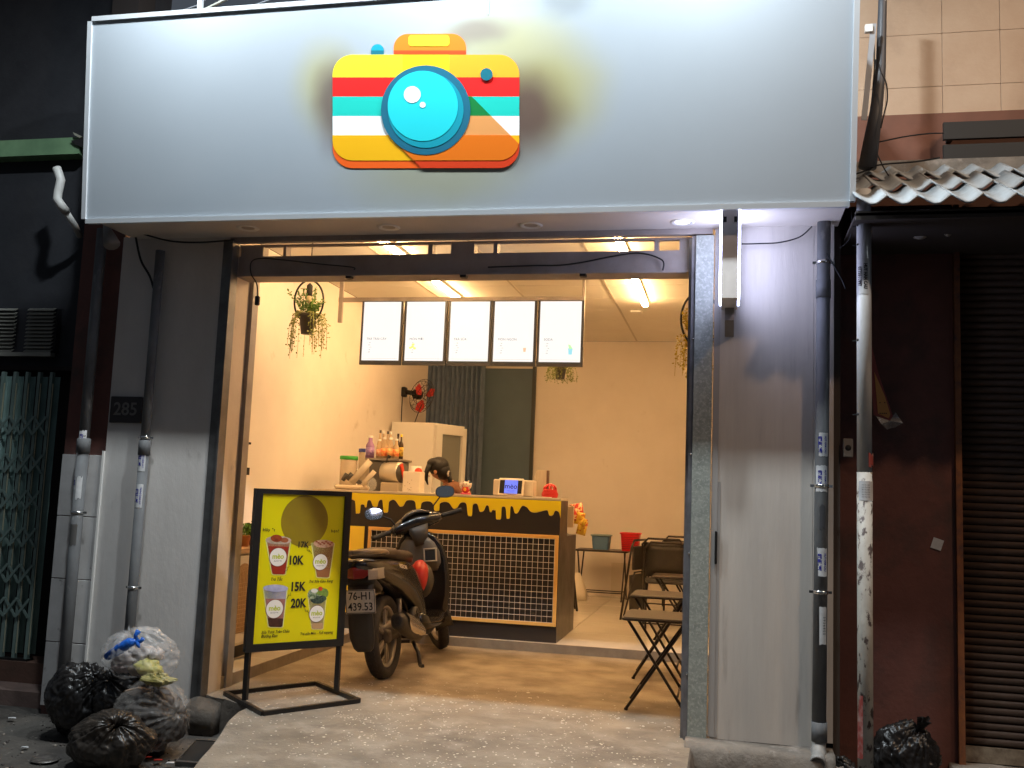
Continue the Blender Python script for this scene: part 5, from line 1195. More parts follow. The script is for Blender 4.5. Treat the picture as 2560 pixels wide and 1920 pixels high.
def ringz(z, yc, hw, hy, e=2.6, n=18, bow=0):
    out = []
    for i in range(n):
        a = 2*pi*i/n; c_, s_ = cos(a), sin(a); x = hw*math.copysign(abs(c_)**(2/e), c_)
        out.append((x, yc+hy*math.copysign(abs(s_)**(2/e), s_)-bow*(x/max(hw, .01))**2, z))
    return out
b = MB(); b.loft([ring(*a) for a in ((-.50, .750, .035, .018), (-.46, .745, .085, .040), (-.38, .728, .118, .062), (-.22, .700, .145, .090), (-.05, .672, .160, .110), (.12, .645, .168, .130), (.28, .595, .165, .155), (.40, .53, .158, .18), (.48, .46, .15, .20), (.54, .38, .14, .17), (.60, .30, .13, .08))], 0, True)
body_ = b.build('rear_body', M_pb2, sc_)
b = MB(); b.loft([ring(*a, 2.8) for a in ((-.40, .792, .05, .012), (-.34, .800, .095, .022), (-.22, .806, .125, .034), (-.05, .795, .138, .044), (.05, .775, .14, .046), (.15, .765, .14, .048), (.30, .760, .125, .045), (.42, .748, .10, .04), (.50, .725, .07, .028), (.53, .70, .04, .012))], 0, True)
b.build('seat', M_seat, sc_)
b = MB()
for s_ in (-1, 1): b.tube([(s_*.11, -.16, .80), (s_*.135, -.28, .815), (s_*.125, -.42, .825), (s_*.07, -.50, .826), (0, -.525, .826)], [.012, .014, .016, .016, .016], 10)
b.build('grab_rail', mat('rail_gold_grey', (.28, .22, .15), .3, .5), sc_)
# side letters on the rear panel
me = tmesh('VISION', .040, .002, .0006, shear=.3, sx=1.1); me.materials.clear(); me.materials.append(mat('badge_silver', (.75, .7, .62), .3, .3))
Rt = Matrix(((-.10, -.25, .96), (.99, .05, .10), (-.10, .95, .22))).to_4x4(); 
xd = Vector((.06, 1, -.16)).normalized(); zd = Vector((-.28, .16, 1)); zd = (zd-xd*zd.dot(xd)).normalized(); nd = xd.cross(zd)
Rt = Matrix((xd, zd, nd)).transposed().to_4x4(); Rt.translation = (.1655, -.03, .705)
me.transform(Rt); o = bpy.data.objects.new('lettering', me); C.objects.link(o); o.parent = sc_; RM[o.name] = RM[sc_.name]
# tail light and turn lamps
M_tl = mat('tail_red', (.20, .018, .015), .15); M_clr = mat('clear_lens', (.36, .32, .27), .08, .3, bump=.4, scale=50)
b = MB(); b.loft([[(x, y-.012, z) for x, y, z in ((-w_, -.465+abs(w_)*.4, z_), (0, -.505+(.72-z_)*.2, z_), (w_, -.465+abs(w_)*.4, z_), (w_, -.40, z_), (-w_, -.40, z_))] for z_, w_ in ((.665, .045), (.68, .07), (.72, .078), (.735, .06))], 0, False); b.build('tail_light', M_tl, sc_)
for s_ in (-1, 1):
    b = MB(); b.loft([[(s_*(.075+dx), y, z) for dx, y, z in ((0, -.45, z_), (.045, -.40+dd_, z_), (.062, -.33+dd_, z_), (.01, -.34, z_))] for z_, dd_ in ((.655, .01), (.675, -.002), (.71, .0), (.722, .01))], 0, False); b.build('turn_lamp', M_clr, sc_)
# rear mudguard, plate
b = MB(); b.loft([[(s_*hw, y-.006*(1-abs(s_)), z) for s_ in (-1, -.5, 0, .5, 1)]+[(s_*hw, y+.014, z) for s_ in (1, .5, 0, -.5, -1)] for y, z, hw in ((-.38, .66, .085), (-.40, .58, .08), (-.415, .48, .078), (-.41, .38, .08), (-.395, .30, .078), (-.375, .235, .062), (-.37, .215, .04))], 0, True); b.build('rear_mudguard', M_mb, sc_)
b = MB(); b.loft([ring(-.40+.02*k, .655-.01*k, .10, .03, 3) for k in range(8)], 0, True); b.build('tail_underside', M_mb, sc_)
pn = Vector((-.04, -1, -.05)).normalized(); pc_ = Vector((.012, -.432, .525)); pxd = Vector((1, 0, 0)); pxd = (pxd-pn*pxd.dot(pn)).normalized(); pzd = pn.cross(pxd)*-1
if pzd.z < 0: pzd = -pzd
Rp = Matrix((pxd, pzd, pxd.cross(pzd))).transposed().to_4x4(); Rp.translation = pc_
b = MB(); b.box((-.097, -.072, -.002), (.097, .072, .002), X=Rp); pl = b.build('number_plate', mat('plate_white', (.68, .62, .54), .45, 0, (.52, .46, .40), 20), sc_)
b = MB()
for a_, c_ in (((-.095, -.070), (.095, -.066)), ((-.095, .066), (.095, .070)), ((-.095, -.066), (-.091, .066)), ((.091, -.066), (.095, .066))): b.box((a_[0], a_[1], .0022), (c_[0], c_[1], .003), X=Rp)
b.build('plate_border', M_ink, pl)
for s_, z_ in (('76-H1', .032), ('439.53', -.033)):
    me = tmesh(s_, .066, .012, .0004, sx=.92); me.materials.clear(); me.materials.append(M_ink); me.transform(Rp @ Matrix.Translation((0, z_, .0026)))
    o = bpy.data.objects.new('lettering', me); C.objects.link(o); o.parent = pl
# engine, swing unit, exhaust
b = MB(); b.loft([ring(*a, 3) for a in ((-.06, .27, .05, .05), (.05, .29, .09, .075), (.22, .30, .11, .09), (.38, .32, .10, .10), (.46, .33, .07, .07))], 0, True, Matrix.Translation((-.045, 0, 0))); b.build('engine', M_eng, sc_)
b = MB(); b.lathe([(.0005, 0), (.05, 0), (.06, .02), (.075, .03), (.075, .06), (.0005, .065)], 22, 0, Matrix.Translation((.07, .34, .34)) @ Matrix.Rotation(pi/2, 4, 'Y'))
for k in range(7): b.bar((.137, .34+.05*cos(k*pi/3.5), .34+.05*sin(k*pi/3.5)), (.137, .34+.012*cos(k*pi/3.5), .34+.012*sin(k*pi/3.5)), .006, .006)
b.build('fan_cover', M_mb, sc_)
b = MB(); b.loft([[(.165+q[0], q[1], q[2]) for q in ring(y, zc, hw, hh, 2.2, 16)] for y, zc, hw, hh in ((-.20, .375, .028, .028), (-.195, .375, .040, .042), (-.17, .370, .050, .058), (-.05, .335, .055, .068), (.12, .285, .054, .068), (.22, .255, .046, .055), (.27, .240, .028, .032))], 0, True)
ex = b.build('muffler', M_mb, sc_)
b = MB(); b.lathe([(.0005, -.002), (.014, -.002), (.018, -.006), (.020, 0)], 14, 0, Matrix.Translation((.165, -.202, .375)) @ Matrix.Rotation(pi/2, 4, 'X')); b.build('exhaust_tip', M_eng, ex)
b = MB()
rows = []
for y, zc, hh, lo_, hi_ in ((-.12, .366, .066, -.2, 1.15), (-.06, .347, .072, -.65, 1.2), (.06, .314, .074, -.85, 1.15), (.16, .285, .07, -.7, .9), (.22, .262, .062, -.35, .5)):
    rows.append([(.165+(.062)*cos(lo_+(hi_-lo_)*i/8), y, zc+hh*sin(lo_+(hi_-lo_)*i/8)) for i in range(9)])
b.loft(rows, 0, True, None, False, False); b.loft([[(x-.003, y, z) for x, y, z in r_] for r_ in rows], 0, True, None, False, False); b.build('heat_shield', mat('shield_chrome', (.66, .60, .52), .22, .9), ex, fixn=False)
b = MB(); b.tube([(.16, .26, .24), (.14, .34, .20), (.08, .42, .20), (.02, .46, .25)], .016, 8); b.build('exhaust_pipe', M_eng, ex)
b = MB(); b.tube([(-.12, -.02, .30), (-.13, -.05, .60)], .022, 10); b.build('shock_absorber', M_eng, sc_); b = MB(); b.tube([(.12, -.02, .30), (.12, .0, .5)], .018, 8); b.build('swing_arm', M_eng, sc_)
b = MB(); b.tube([(.09, .36, .18), (.13, .34, .11), (.16, .28, .03)], .013, 8); b.tube([(-.09, .36, .18), (-.12, .34, .11), (-.15, .30, .05)], .013, 8); b.bar((.07, .36, .18), (-.07, .36, .18), .02); b.bar((.16, .28, .03), (.19, .24, .03), .02); b.build('centre_stand', M_mb, sc_)
b = MB(); b.tube([(-.11, .50, .24), (-.19, .48, .11), (-.235, .46, .045-.012)], .009, 8); b.box((-.26, .43, .025), (-.21, .49, .033)); b.build('side_stand', M_eng, sc_)
# under floor, floorboard, leg shield
b = MB(); b.loft([ring(*a, 4, 20) for a in ((.46, .31, .14, .07), (.58, .28, .165, .055), (.80, .265, .17, .045), (.96, .28, .165, .055), (1.03, .31, .14, .07))], 0, True); b.build('floorboard', M_pb2, sc_)
b = MB(); b.loft([ring(*a, 3, 16) for a in ((.50, .215, .09, .03), (.80, .20, .10, .03), (1.0, .22, .08, .03))], 0, True); b.build('underside', M_mb, sc_)
b = MB(); b.loft([ringz(*a[:4], 3, 20, a[4]) for a in ((.26, 1.0, .13, .045, .0), (.32, 1.01, .17, .05, .02), (.42, 1.02, .195, .055, .04), (.56, 1.01, .21, .055, .05), (.70, .985, .208, .055, .05), (.80, .95, .185, .055, .04), (.87, .915, .14, .05, .02), (.91, .895, .09, .04, .01))], 0, True); b.build('leg_shield', M_pb2, sc_)
b = MB(); b.loft([ringz(*a[:4], 3, 16, 0) for a in ((.62, .955, .15, .035), (.68, .935, .17, .04), (.76, .905, .165, .04), (.83, .88, .13, .04), (.88, .875, .08, .03))], 0, True); b.build('inner_panel', mat('inner_grey', (.13, .11, .085), .45), sc_)
b = MB(); b.box((.055, .862, .70), (.135, .868, .78), bev=.002); b.build('glovebox_hollow', M_dark, sc_)
b = MB(); 
for a_, c_ in (((.045, .690), (.145, .700)), ((.045, .780), (.145, .790)), ((.045, .700), (.055, .780)), ((.135, .700), (.145, .780))): b.box((a_[0], .855, a_[1]), (c_[0], .872, c_[1]), bev=.002)
b.build('glovebox_rim', mat('rim_silver', (.42, .37, .28), .35, .4), sc_)
b = MB(); b.loft([ringz(*a[:4], 2.6, 16, 0) for a in ((.50, 1.07, .12, .04), (.62, 1.09, .14, .06), (.75, 1.06, .13, .06), (.86, 1.0, .10, .04))], 0, True); b.build('front_cowl', M_pb2, sc_)
# front end (steered to the left)
b = MB()
for s_ in (-1, 1): b.tube([ST @ Vector(p) for p in ((s_*.068, 1.25, .26), (s_*.062, 1.20, .40), (s_*.05, 1.13, .55))], [.02, .017, .015], 8)
b.tube([ST @ (A0+ax*.30), ST @ (A0+ax*.78)], .022, 10)
b.build('fork', M_eng, sc_)
b = MB(); R = []
for i in range(9):
    a = rad(-15+145*i/8); y = 1.25-.285*cos(a)*1; z = .26+.285*sin(a)
    y = 1.25+.288*cos(pi-a); R.append([(x_, y+0*x_, z-.02*abs(x_)/.07) for x_ in (-.07, -.05, 0, .05, .07)]+[(x_, 1.25+.278*cos(pi-a), .26+.278*sin(a)-.02*abs(x_)/.07) for x_ in (.068, .05, 0, -.05, -.068)])
b.loft(R, 0, True, ST); b.build('front_mudguard', M_pb2, sc_)
H0 = A0+ax*.80   # handlebar centre
def hb(x, y, z): return ST @ (H0+Vector((x, y, z)))
THB = ST @ Matrix.Translation(H0)
b = MB(); b.loft([[(x, yy_, zz_) for (_x, yy_, zz_) in ring(0, 0, 1, 1, 2)] and [(x, c1+ry*cos(2*pi*i/16), c2+rz_*sin(2*pi*i/16)) for i in range(16)] for x, c1, c2, ry, rz_ in ((-.205, -.01, .0, .02, .02), (-.17, .0, .0, .045, .04), (-.10, .03, .01, .085, .06), (0, .045, .02, .11, .075), (.10, .03, .01, .085, .06), (.17, .0, .0, .045, .04), (.205, -.01, .0, .02, .02))], 0, True, THB); b.build('handlebar_cowl', M_pb2, sc_)
b = MB(); b.loft([[(x, c1+ry*cos(2*pi*i/12), c2+rz_*sin(2*pi*i/12)) for i in range(12)] for x, c1, c2, ry, rz_ in ((-.11, -.03, .055, .03, .012), (-.06, -.02, .078, .055, .018), (0, -.015, .088, .065, .02), (.06, -.02, .078, .055, .018), (.11, -.03, .055, .03, .012))], 0, True, THB); b.build('speedometer', mat('dash_glass', (.06, .055, .05), .08, .2), sc_)
b = MB(); b.loft([[(x_*hw, y_*hy+yc, z) for x_, y_ in ((-1, -1), (-.6, -1.2), (.6, -1.2), (1, -1), (1, 1), (-1, 1))] for z, hw, hy, yc in ((-.16, .055, .05, .03), (-.08, .06, .055, .02), (-.02, .08, .06, .02))], 0, True, THB); b.build('steering_neck', M_mb, sc_)
for s_ in (-1, 1):
    b = MB(); b.tube([hb(s_*.19, -.01, 0), hb(s_*.22, -.015, 0), hb(s_*.34, -.045, -.005), hb(s_*.355, -.048, -.005)], [.016, .018, .018, .021], 12); b.build('grip', M_dark, sc_)
    b = MB(); b.tube([hb(s_*.15, .03, .0), hb(s_*.20, .055, -.005), hb(s_*.30, .035, -.01), hb(s_*.345, .02, -.012)], [.007, .006, .006, .007], 8); b.build('brake_lever', mat('lever_silver', (.62, .57, .48), .3, .8), sc_)
    b = MB(); b.box((s_*.135, -.035, -.03), (s_*.195, .04, .03), X=THB, bev=.01); b.build('switch_block', M_mb, sc_)
    b = MB(); b.tube([hb(s_*.15, .02, .03), hb(s_*.17, .02, .09), hb(s_*.24, .01, .14)], .006, 8); b.build('mirror_stem', M_dark, sc_)
    mc = hb(s_*.285, .0, .165); look = (Vector((0, 0, 0))); 
    nrm = ST.to_3x3() @ Vector((-s_*.12, -1, .05)).normalized(); Xm = nrm.to_track_quat('Z', 'Y').to_matrix().to_4x4()
    Xm.translation = mc
    ov = lambda k, z: [(k*.072*math.copysign(abs(cos(2*pi*i/24))**.8, cos(2*pi*i/24)), k*.046*math.copysign(abs(sin(2*pi*i/24))**.8, sin(2*pi*i/24)), z) for i in range(24)]
    b = MB(); b.loft([ov(.4, -.03), ov(.8, -.02), ov(1, -.002), ov(1, .003)], 0, True, Xm); mm = b.build('mirror', M_dark, sc_)
    b = MB(); b.loft([ov(.93, .0035), ov(.93, .0045)], 0, False, Xm); b.build('mirror_glass', mat('mirror_glass', (.85, .82, .76), .04, 1), mm)
# red helmet resting on the footboard against the seat
# red and black bag-like helmet
hm = Ms @ Vector((.115, .50, .56))
t = thing('helmet', 'red and black helmet hanging between the scooter seat and leg shield', 'helmet', hm)
X = Ms @ Matrix.Translation((.10, .545, .60)) @ Matrix.Rotation(rad(-20), 4, 'X')
b = MB(); b.ell((0, 0, 0), (.070, .070, .125), 18, 12, 0, X); b.build('shell', mat('helmet_red', S(180, 40, 32), .35), t)
b = MB(); b.ell((.016, .038, -.015), (.078, .070, .125), 18, 12, 0, X); b.build('visor', M_mb, t)

# ------------------------------------------------------------------ POSTER STAND
PL = Vector((-2.835, 5.60, 0)); PR_ = Vector((-2.345, 6.00, 0))
pd_ = (PR_-PL).normalized(); pnv = Vector((pd_.y, -pd_.x, 0)); pW = (PR_-PL).length
zT = 1.262; zBt = .345
stnd = thing('poster_stand', 'black framed yellow drinks price poster on a square floor stand', 'sign board', (-2.59, 5.78, 0))
tb2 = .012
b = MB()
cor = [pZ(563, 1733, .012), pZ(657, 1784, .012), pZ(897, 1752, .012), pZ(790, 1708, .012)]
for i in range(4):
    bb = MB(); a_, c_ = cor[i], cor[(i+1) % 4]; e = (c_-a_).normalized()*.0
    z_ = .0132 if i % 2 == 0 else .0128
    bb.bar(Vector((a_.x, a_.y, z_)), Vector((c_.x, c_.y, z_)), .026, .025 if i % 2 == 0 else .0245); bb.build('base_tube', M_black, stnd)
# posts stand on the two side tubes
fL = cor[0]+(cor[1]-cor[0])*.42; fR = cor[3]+(cor[2]-cor[3])*.40
# keep the measured feet
fL = pZ(612, 1752, .02); fR = pZ(841, 1729, .02)
pd_ = Vector((fR.x-fL.x, fR.y-fL.y, 0)); pW = pd_.length; pd_.normalize(); pnv = Vector((pd_.y, -pd_.x, 0))
oL = Vector((fL.x, fL.y, 0))
def pp(s_, z, d=0): return oL+pd_*s_+pnv*d+Vector((0, 0, z))
for s_ in (0, pW):
    bb = MB(); bb.bar(pp(s_, .026), pp(s_, zBt-.02), .028, .028); bb.build('leg', M_black, stnd)
fw = .045
def pbox(b, s0, s1, z0, z1, d0, d1, mi=0): b.prism([pp(s0, z0, d0), pp(s1, z0, d0), pp(s1, z1, d0), pp(s0, z1, d0)], pnv*(d1-d0), mi)
s0, s1 = -.025, pW+.020
for q in ((s0, s1, zT-.03, zT), (s0, s1, zBt-.045, zBt), (s0, s0+fw, zBt, zT-.03), (s1-fw, s1, zBt, zT-.03)):
    bb = MB(); pbox(bb, *q, -.02, .02); bb.build('frame_bar', M_black, stnd)
M_pos_y = mat('poster_yellow', S(226, 212, 8), .35)
bb = MB(); pbox(bb, s0+fw, s1-fw, zBt, zT-.03, -.008, .008); panel = bb.build('poster', M_pos_y, stnd)
# print on the poster: u in 0..1 across, v in 0..1 from the top
u0, u1, v0, v1 = s0+fw, s1-fw, zT-.03, zBt
pu = lambda u: u0+(u1-u0)*u
pv = lambda v: v0+(v1-v0)*v
asp = (v0-v1)/(u1-u0)
def pr(poly, m, lay, name='print'):
    b = MB(); b.prism([pp(pu(u), pv(v), .0082+.0004*lay) for u, v in poly], pnv*.0003); return b.build(name, m, panel)
def ptext(s_, u, v, size, m=None, **k):
    return text(s_, size, m or M_ink, panel, pp(pu(u), pv(v), .0108), pd_, (0, 0, 1), **k)
dsc = lambda u, v, r_, n=36, e=1: [(u+r_*cos(2*pi*i/n), v+r_*e/asp*sin(2*pi*i/n)) for i in range(n)]
# crop coordinates (955x1659 of the poster) -> u,v
def cu(x, y):
    # bilinear of the panel: TL(250,127) TR(757,130) BL(188,1104) BR(700,1058)
    v = (y-127)/(1104-127)
    for _ in range(3):
        xl_ = 250+(188-250)*v; xr_ = 757+(700-757)*v; u = (x-xl_)/(xr_-xl_)
        yt = 127+3*u; yb_ = 1104+(1058-1104)*u; v = (y-yt)/(yb_-yt)
    return u, v
def cuP(L): return [cu(x, y) for x, y in L]
P_m = lambda n_, r, g, b_, c2=None, sc=30: mat('poster_'+n_, S(r, g, b_), .4, 0, c2, sc)
pr(dsc(*cu(503, 300), .285, 48), P_m('olive_disc', 150, 128, 22, S(135, 112, 30), 3), 1)
ptext('Hãy "t', .10, cu(330, 363)[1], .026, align='CENTER', bold=.006, space=1.2); ptext('bạn!', .90, cu(680, 360)[1], .026, bold=.006, space=1.2)
def cupart(xc, yt, yb_, wt, wb, content, name):
    X_ = lambda y: wt+(wb-wt)*(y-yt)/(yb_-yt)
    pr(cuP([(xc-X_(yt), yt), (xc+X_(yt), yt), (xc+X_(yb_), yb_-6), (xc+X_(yb_)*.7, yb_), (xc-X_(yb_)*.7, yb_), (xc-X_(yb_), yb_-6)]), content[0][1], 1)
    for i, (ya, m_) in enumerate(content[1:]):
        pr(cuP([(xc-X_(ya)+3, ya), (xc+X_(ya)-3, ya), (xc+X_(yb_)-3, yb_-8), (xc+X_(yb_)*.7, yb_-3), (xc-X_(yb_)*.7, yb_-3), (xc-X_(yb_)+3, yb_-8)]), m_, 2+i)
W_lab = P_m('cup_white', 240, 235, 225); M_logo = P_m('logo_lime', 185, 195, 10)
M_halo = P_m('halo', 235, 235, 150)
def lab(xc, yc, r_):
    u, v = cu(xc, yc); rr_ = r_/510.0
    pr(dsc(u, v, rr_*1.06, 36, 1.0), P_m('label_rim', 120, 60, 40), 5); pr(dsc(u, v, rr_, 36, 1.0), W_lab, 6)
    ptext('mèo', u, v-.004, .042, M_logo, bold=.028); ptext('BRACELET TEA', u, v+.026, .0075)
# cup 1 (red tea), 2 (brown milk tea), 3 (milk with black sugar), 4 (full topping)
def oval(xc, yc, rx, ry, m, lay, n=24): pr(cuP([(xc+rx*cos(2*pi*i/n), yc+ry*sin(2*pi*i/n)) for i in range(n)]), m, lay)
cupart(343, 425, 657, 78, 43, [(0, M_halo)], 'c'); cupart(343, 432, 654, 70, 40, [(0, P_m('tea_top', 200, 150, 120, S(170, 100, 70), 30)), (470, P_m('tea_red', 165, 60, 38, S(140, 40, 28), 20)), (580, P_m('tea_deep', 160, 50, 30))], 'c')
oval(343, 430, 76, 28, P_m('lid_glass', 205, 180, 165, S(170, 150, 120), 30), 3); oval(330, 418, 34, 24, P_m('fruit_red', 170, 75, 35, S(120, 50, 30), 50), 4); oval(378, 428, 24, 16, P_m('fruit_brown', 165, 95, 60), 4)
cupart(615, 440, 670, 76, 43, [(0, M_halo)], 'c'); cupart(615, 450, 666, 68, 40, [(0, P_m('milk_brown', 175, 120, 75, S(150, 95, 55), 14)), (600, P_m('milk_deep', 160, 105, 65))], 'c')
oval(620, 445, 66, 26, P_m('foam', 225, 190, 160, S(190, 130, 100), 50), 3)
for k in range(9): oval(575+12*k, 432+((k*7) % 5)*4, 8, 6, P_m('topping_red', 170, 90, 60), 4, 8)
cupart(323, 740, 997, 74, 46, [(0, M_halo)], 'c'); cupart(323, 745, 994, 68, 43, [(0, P_m('milk_violet', 170, 170, 205, S(200, 190, 205), 18)), (810, P_m('milk_pinkbrown', 170, 120, 110, S(150, 95, 85), 20)), (935, P_m('black_sugar', 60, 35, 30, S(90, 55, 40), 25))], 'c')
oval(325, 742, 74, 24, P_m('violet_lid', 185, 185, 215, S(160, 160, 190), 30), 4)
cupart(578, 770, 1003, 62, 38, [(0, M_halo)], 'c'); cupart(578, 780, 1000, 56, 36, [(0, P_m('milk_cream', 205, 175, 130, S(185, 150, 110), 20)), (960, P_m('milk_tan', 195, 155, 110))], 'c')
for k, (x, y, rx, ry, c_) in enumerate(((560, 770, 40, 30, 'g'), (600, 755, 34, 26, 'l'), (578, 810, 45, 26, 'k'), (625, 765, 24, 30, 'l'), (545, 785, 26, 22, 'g'), (598, 738, 14, 14, 'r'), (610, 800, 26, 18, 'k'), (560, 752, 22, 14, 'w'))):
    oval(x, y, rx, ry, {'g': P_m('jelly_green', 70, 95, 60, S(190, 200, 170), 60), 'l': P_m('jelly_lime', 140, 165, 70, S(90, 120, 60), 60), 'k': P_m('pearls', 35, 45, 45, S(90, 110, 90), 90), 'r': P_m('jelly_red', 200, 70, 40), 'w': P_m('jelly_white', 225, 225, 215)}[c_], 3+k*.3, 12)
for xc, yc, r_ in ((339, 540, 50), (598, 565, 45), (317, 875, 50), (574, 900, 46)): lab(xc, yc, r_)
for s_, x, y, sz in (('10K', 445, 560, .074), ('15K', 456, 730, .074), ('20K', 461, 837, .074)): ptext(s_, *cu(x, y), sz, bold=.032, sx=.82)
ptext('17K', *cu(490, 456), .052, bold=.02, sx=.9)
for s_, x, y, sz in (('Trà Tắc', 328, 684, .026), ('Trà Sữa Gạo Rang', 600, 690, .024), ('Sữa Tươi Trân Châu', 322, 1022, .024), ('Đường Đen', 285, 1050, .024), ('Trà sữa Mèo - Full topping', 572, 1024, .023)): ptext(s_, *cu(x, y), sz, shear=.3, bold=.004, sx=.9)
# little curled arrows
b = MB()
for L_ in (((405, 595), (400, 610), (390, 600), (395, 620), (375, 635)), ((518, 468), (515, 490), (530, 500), (525, 485), (545, 512)), ((412, 768), (415, 785), (398, 790), (405, 778), (390, 808)), ((503, 868), (505, 885), (520, 888), (512, 876), (527, 902))):
    b.tube([pp(pu(cu(x, y)[0]), pv(cu(x, y)[1]), .0112) for x, y in L_], .0012, 4)
b.build('curl', M_ink, panel)

# ------------------------------------------------------------------ FOLDING TABLES, CHAIRS
M_top = mat('wood_laminate', (.075, .056, .044), .4, 0, (.055, .042, .033), 3, .05, 40, stretch=(1, 8, 8))
M_leg = mat('dark_leg', (.028, .02, .016), .4, .3)
def ftable(label, x, y, z, w_, d_, h, rz=0, group='low folding tables with crossed legs', ins=.03, tm=None):
    t = thing('folding_table', label, 'folding table', (x, y, z), rz, group, local=True)
    b = MB(); R = []
    for zz, e in ((h-.022, 0), (h-.004, 0), (h, .004)):
        R.append([(px_*1, py_*1, zz) for px_, py_ in rrect(-w_/2+e, -d_/2+e, w_/2-e, d_/2-e, .03, 4)])
    b.loft(R, 0, False); b.build('tabletop', tm or M_top, t)
    b = MB(); b.tube([(px_, py_, h-.013) for px_, py_ in rrect(-w_/2-.003, -d_/2-.003, w_/2+.003, d_/2+.003, .03, 4)]+[(w_/2-.03, -d_/2-.003, h-.013)], .008, 6); b.build('edge_tube', M_leg, t)
    for s_ in (-1, 1):
        for k in (0, 1):
            yy = s_*(d_/2-.03-(.025 if k else 0)); xa = (-w_/2+.03)*(1 if k == 0 else -1)
            bb = MB(); bb.tube([(xa, yy, h-.02), (-xa*1.0, yy, .012)], .0095, 8); bb.tube([(-xa, yy, .012), (-xa*1.02, yy, .0)], .0125, 8); bb.build('leg', M_leg, t)
    for k in (0, 1):
        xx = (w_/2-.03)*(1 if k == 0 else -1)*.70; zz = h*.16; dd_ = d_/2-.03-(.025 if k else 0)
        bb = MB(); bb.tube([(xx, -dd_, zz), (xx, dd_, zz)], .007, 6); bb.build('stretcher', M_leg, t)
    return t
T1 = ftable('low wooden folding table nearest the door post, closest to the street', -.405, 6.42, 0, .42, .47, .565, 0)
T2 = ftable('second low folding table at the edge of the tiled step', -.46, 7.50, 0, .42, .46, .60, 0)
tb_h = mat('dark_tray', (.05, .035, .028), .35)
T3 = ftable('dark folding table by the back wall carrying the two plastic baskets', -1.46, 12.05, ZF, .42, .62, .60, pi/2, 'dark folding tables inside', tm=tb_h)
b_ = None
# two farther small dark tables / stools seen over the second table
T4 = ftable('small dark folding stool behind the second table, lower of two', -.42, 9.0, ZF, .42, .36, .56, 0, 'dark folding stools behind the tables', tm=tb_h)
T5 = ftable('small dark folding stool farther back between the folding chairs', -.40, 10.0, ZF, .40, .36, .60, 0, 'dark folding stools behind the tables', tm=tb_h)
def fchair(label, x, y, rz, folded=False):
    t = thing('folding_chair', label, 'folding chair', (x, y, ZF), rz, 'black folding chairs inside the shop', local=True)
    bw = .22
    if folded:
        b = MB(); b.tube([(-bw, 0, 0), (-bw, -.10, .72), (-bw+.05, -.11, .80), (bw-.05, -.11, .80), (bw, -.10, .72), (bw, 0, 0)], .012, 8); b.build('frame', M_leg, t)
        b = MB(); b.loft([[(x_*bw*.95, -.10+.03*z-(.01 if k else 0), z+.05) for x_ in (-1, 1)]+[(x_*bw*.95, -.09+.03*z, z+.05) for x_ in (1, -1)] for k, z in enumerate((.05, .40))], 0, False); b.build('seat', M_mb, t)
        b = MB(); b.box((-bw+.02, -.12, .50), (bw-.02, -.10, .74), bev=.008); b.build('backrest', M_mb, t)
        b = MB(); b.tube([(-bw+.03, -.02, .02), (-bw+.03, -.13, .48), (bw-.03, -.13, .48), (bw-.03, -.02, .02)], .010, 8); b.build('rear_legs', M_leg, t)
    else:
        b = MB(); b.tube([(-bw, .24, 0), (-bw, -.12, .60), (-bw, -.20, .76), (-bw+.06, -.215, .82), (bw-.06, -.215, .82), (bw, -.20, .76), (bw, -.12, .60), (bw, .24, 0)], .012, 8); b.build('frame', M_leg, t)
        b = MB(); b.box((-bw+.01, -.17, .43), (bw-.01, .22, .46), bev=.012); b.build('seat', M_mb, t)
        b = MB(); b.loft([[(x_*(bw-.012), yo+.015*abs(x_), z) for x_ in (-1, -.5, 0, .5, 1)]+[(x_*(bw-.012), yo+.012+.015*abs(x_), z) for x_ in (1, .5, 0, -.5, -1)] for z, yo in ((.50, -.105), (.62, -.15), (.74, -.20), (.78, -.21))], 0, True); b.build('backrest', M_mb, t)
        b = MB(); b.tube([(-bw+.025, -.22, 0), (-bw+.025, .18, .44)], .010, 8); b.tube([(bw-.025, -.22, 0), (bw-.025, .18, .44)], .010, 8); b.bar((-bw+.025, -.16, .06), (bw-.025, -.16, .06), .012); b.bar((-bw, .17, .12), (bw, .17, .12), .012); b.build('rear_legs', M_leg, t)
    return t
fchair('black folding chair with its round back towards the street, front one of three', -.55, 9.7, rad(4))
fchair('black folding chair behind the front one with a curved tubular back', -.62, 10.6, rad(-3))
fchair('rearmost black folding chair with a low backrest near the back wall', -.48, 11.5, rad(2))
fchair('folded black chair leaning in the gap behind the counter end', -1.60, 10.9, rad(-78), True)
fchair('folded black chair leaning beside the brown cardboard box', -.98, 10.4, rad(75), True)
# baskets on the far table
zt3 = ZF+.60
def basket(label, px_, Y, w_, d_, h, m, rim, cat):
    x = pY(px_, 1380, Y).x; t = thing('basket' if cat == 'basket' else 'tub', label, cat, (x, Y, zt3))
    b = MB(); R = []
    for k, (z, e) in enumerate(((.001, .86), (h*.5, .93), (h, 1), (h, .95), (h*.5, .88), (.006, .82))): R.append([(x+px2*e, Y+py2*e, zt3+z) for px2, py2 in rrect(-w_/2, -d_/2, w_/2, d_/2, .03, 3)])
    b.loft(R, 0, False); b.build('shell', m, t)
    b = MB(); pts = [(x+px2, Y+py2, zt3+h) for px2, py2 in rrect(-w_/2-.006, -d_/2-.006, w_/2+.006, d_/2+.006, .035, 4)]; b.tube(pts+[pts[0]], .009, 6); b.build('rim', rim, t)
    return t, x
basket('blue plastic tub on the far table', 1503, 12.05, .22, .24, .17, mat('tub_blue', S(90, 120, 150), .4), mat('tub_rim', S(130, 150, 150), .4), 'tub')
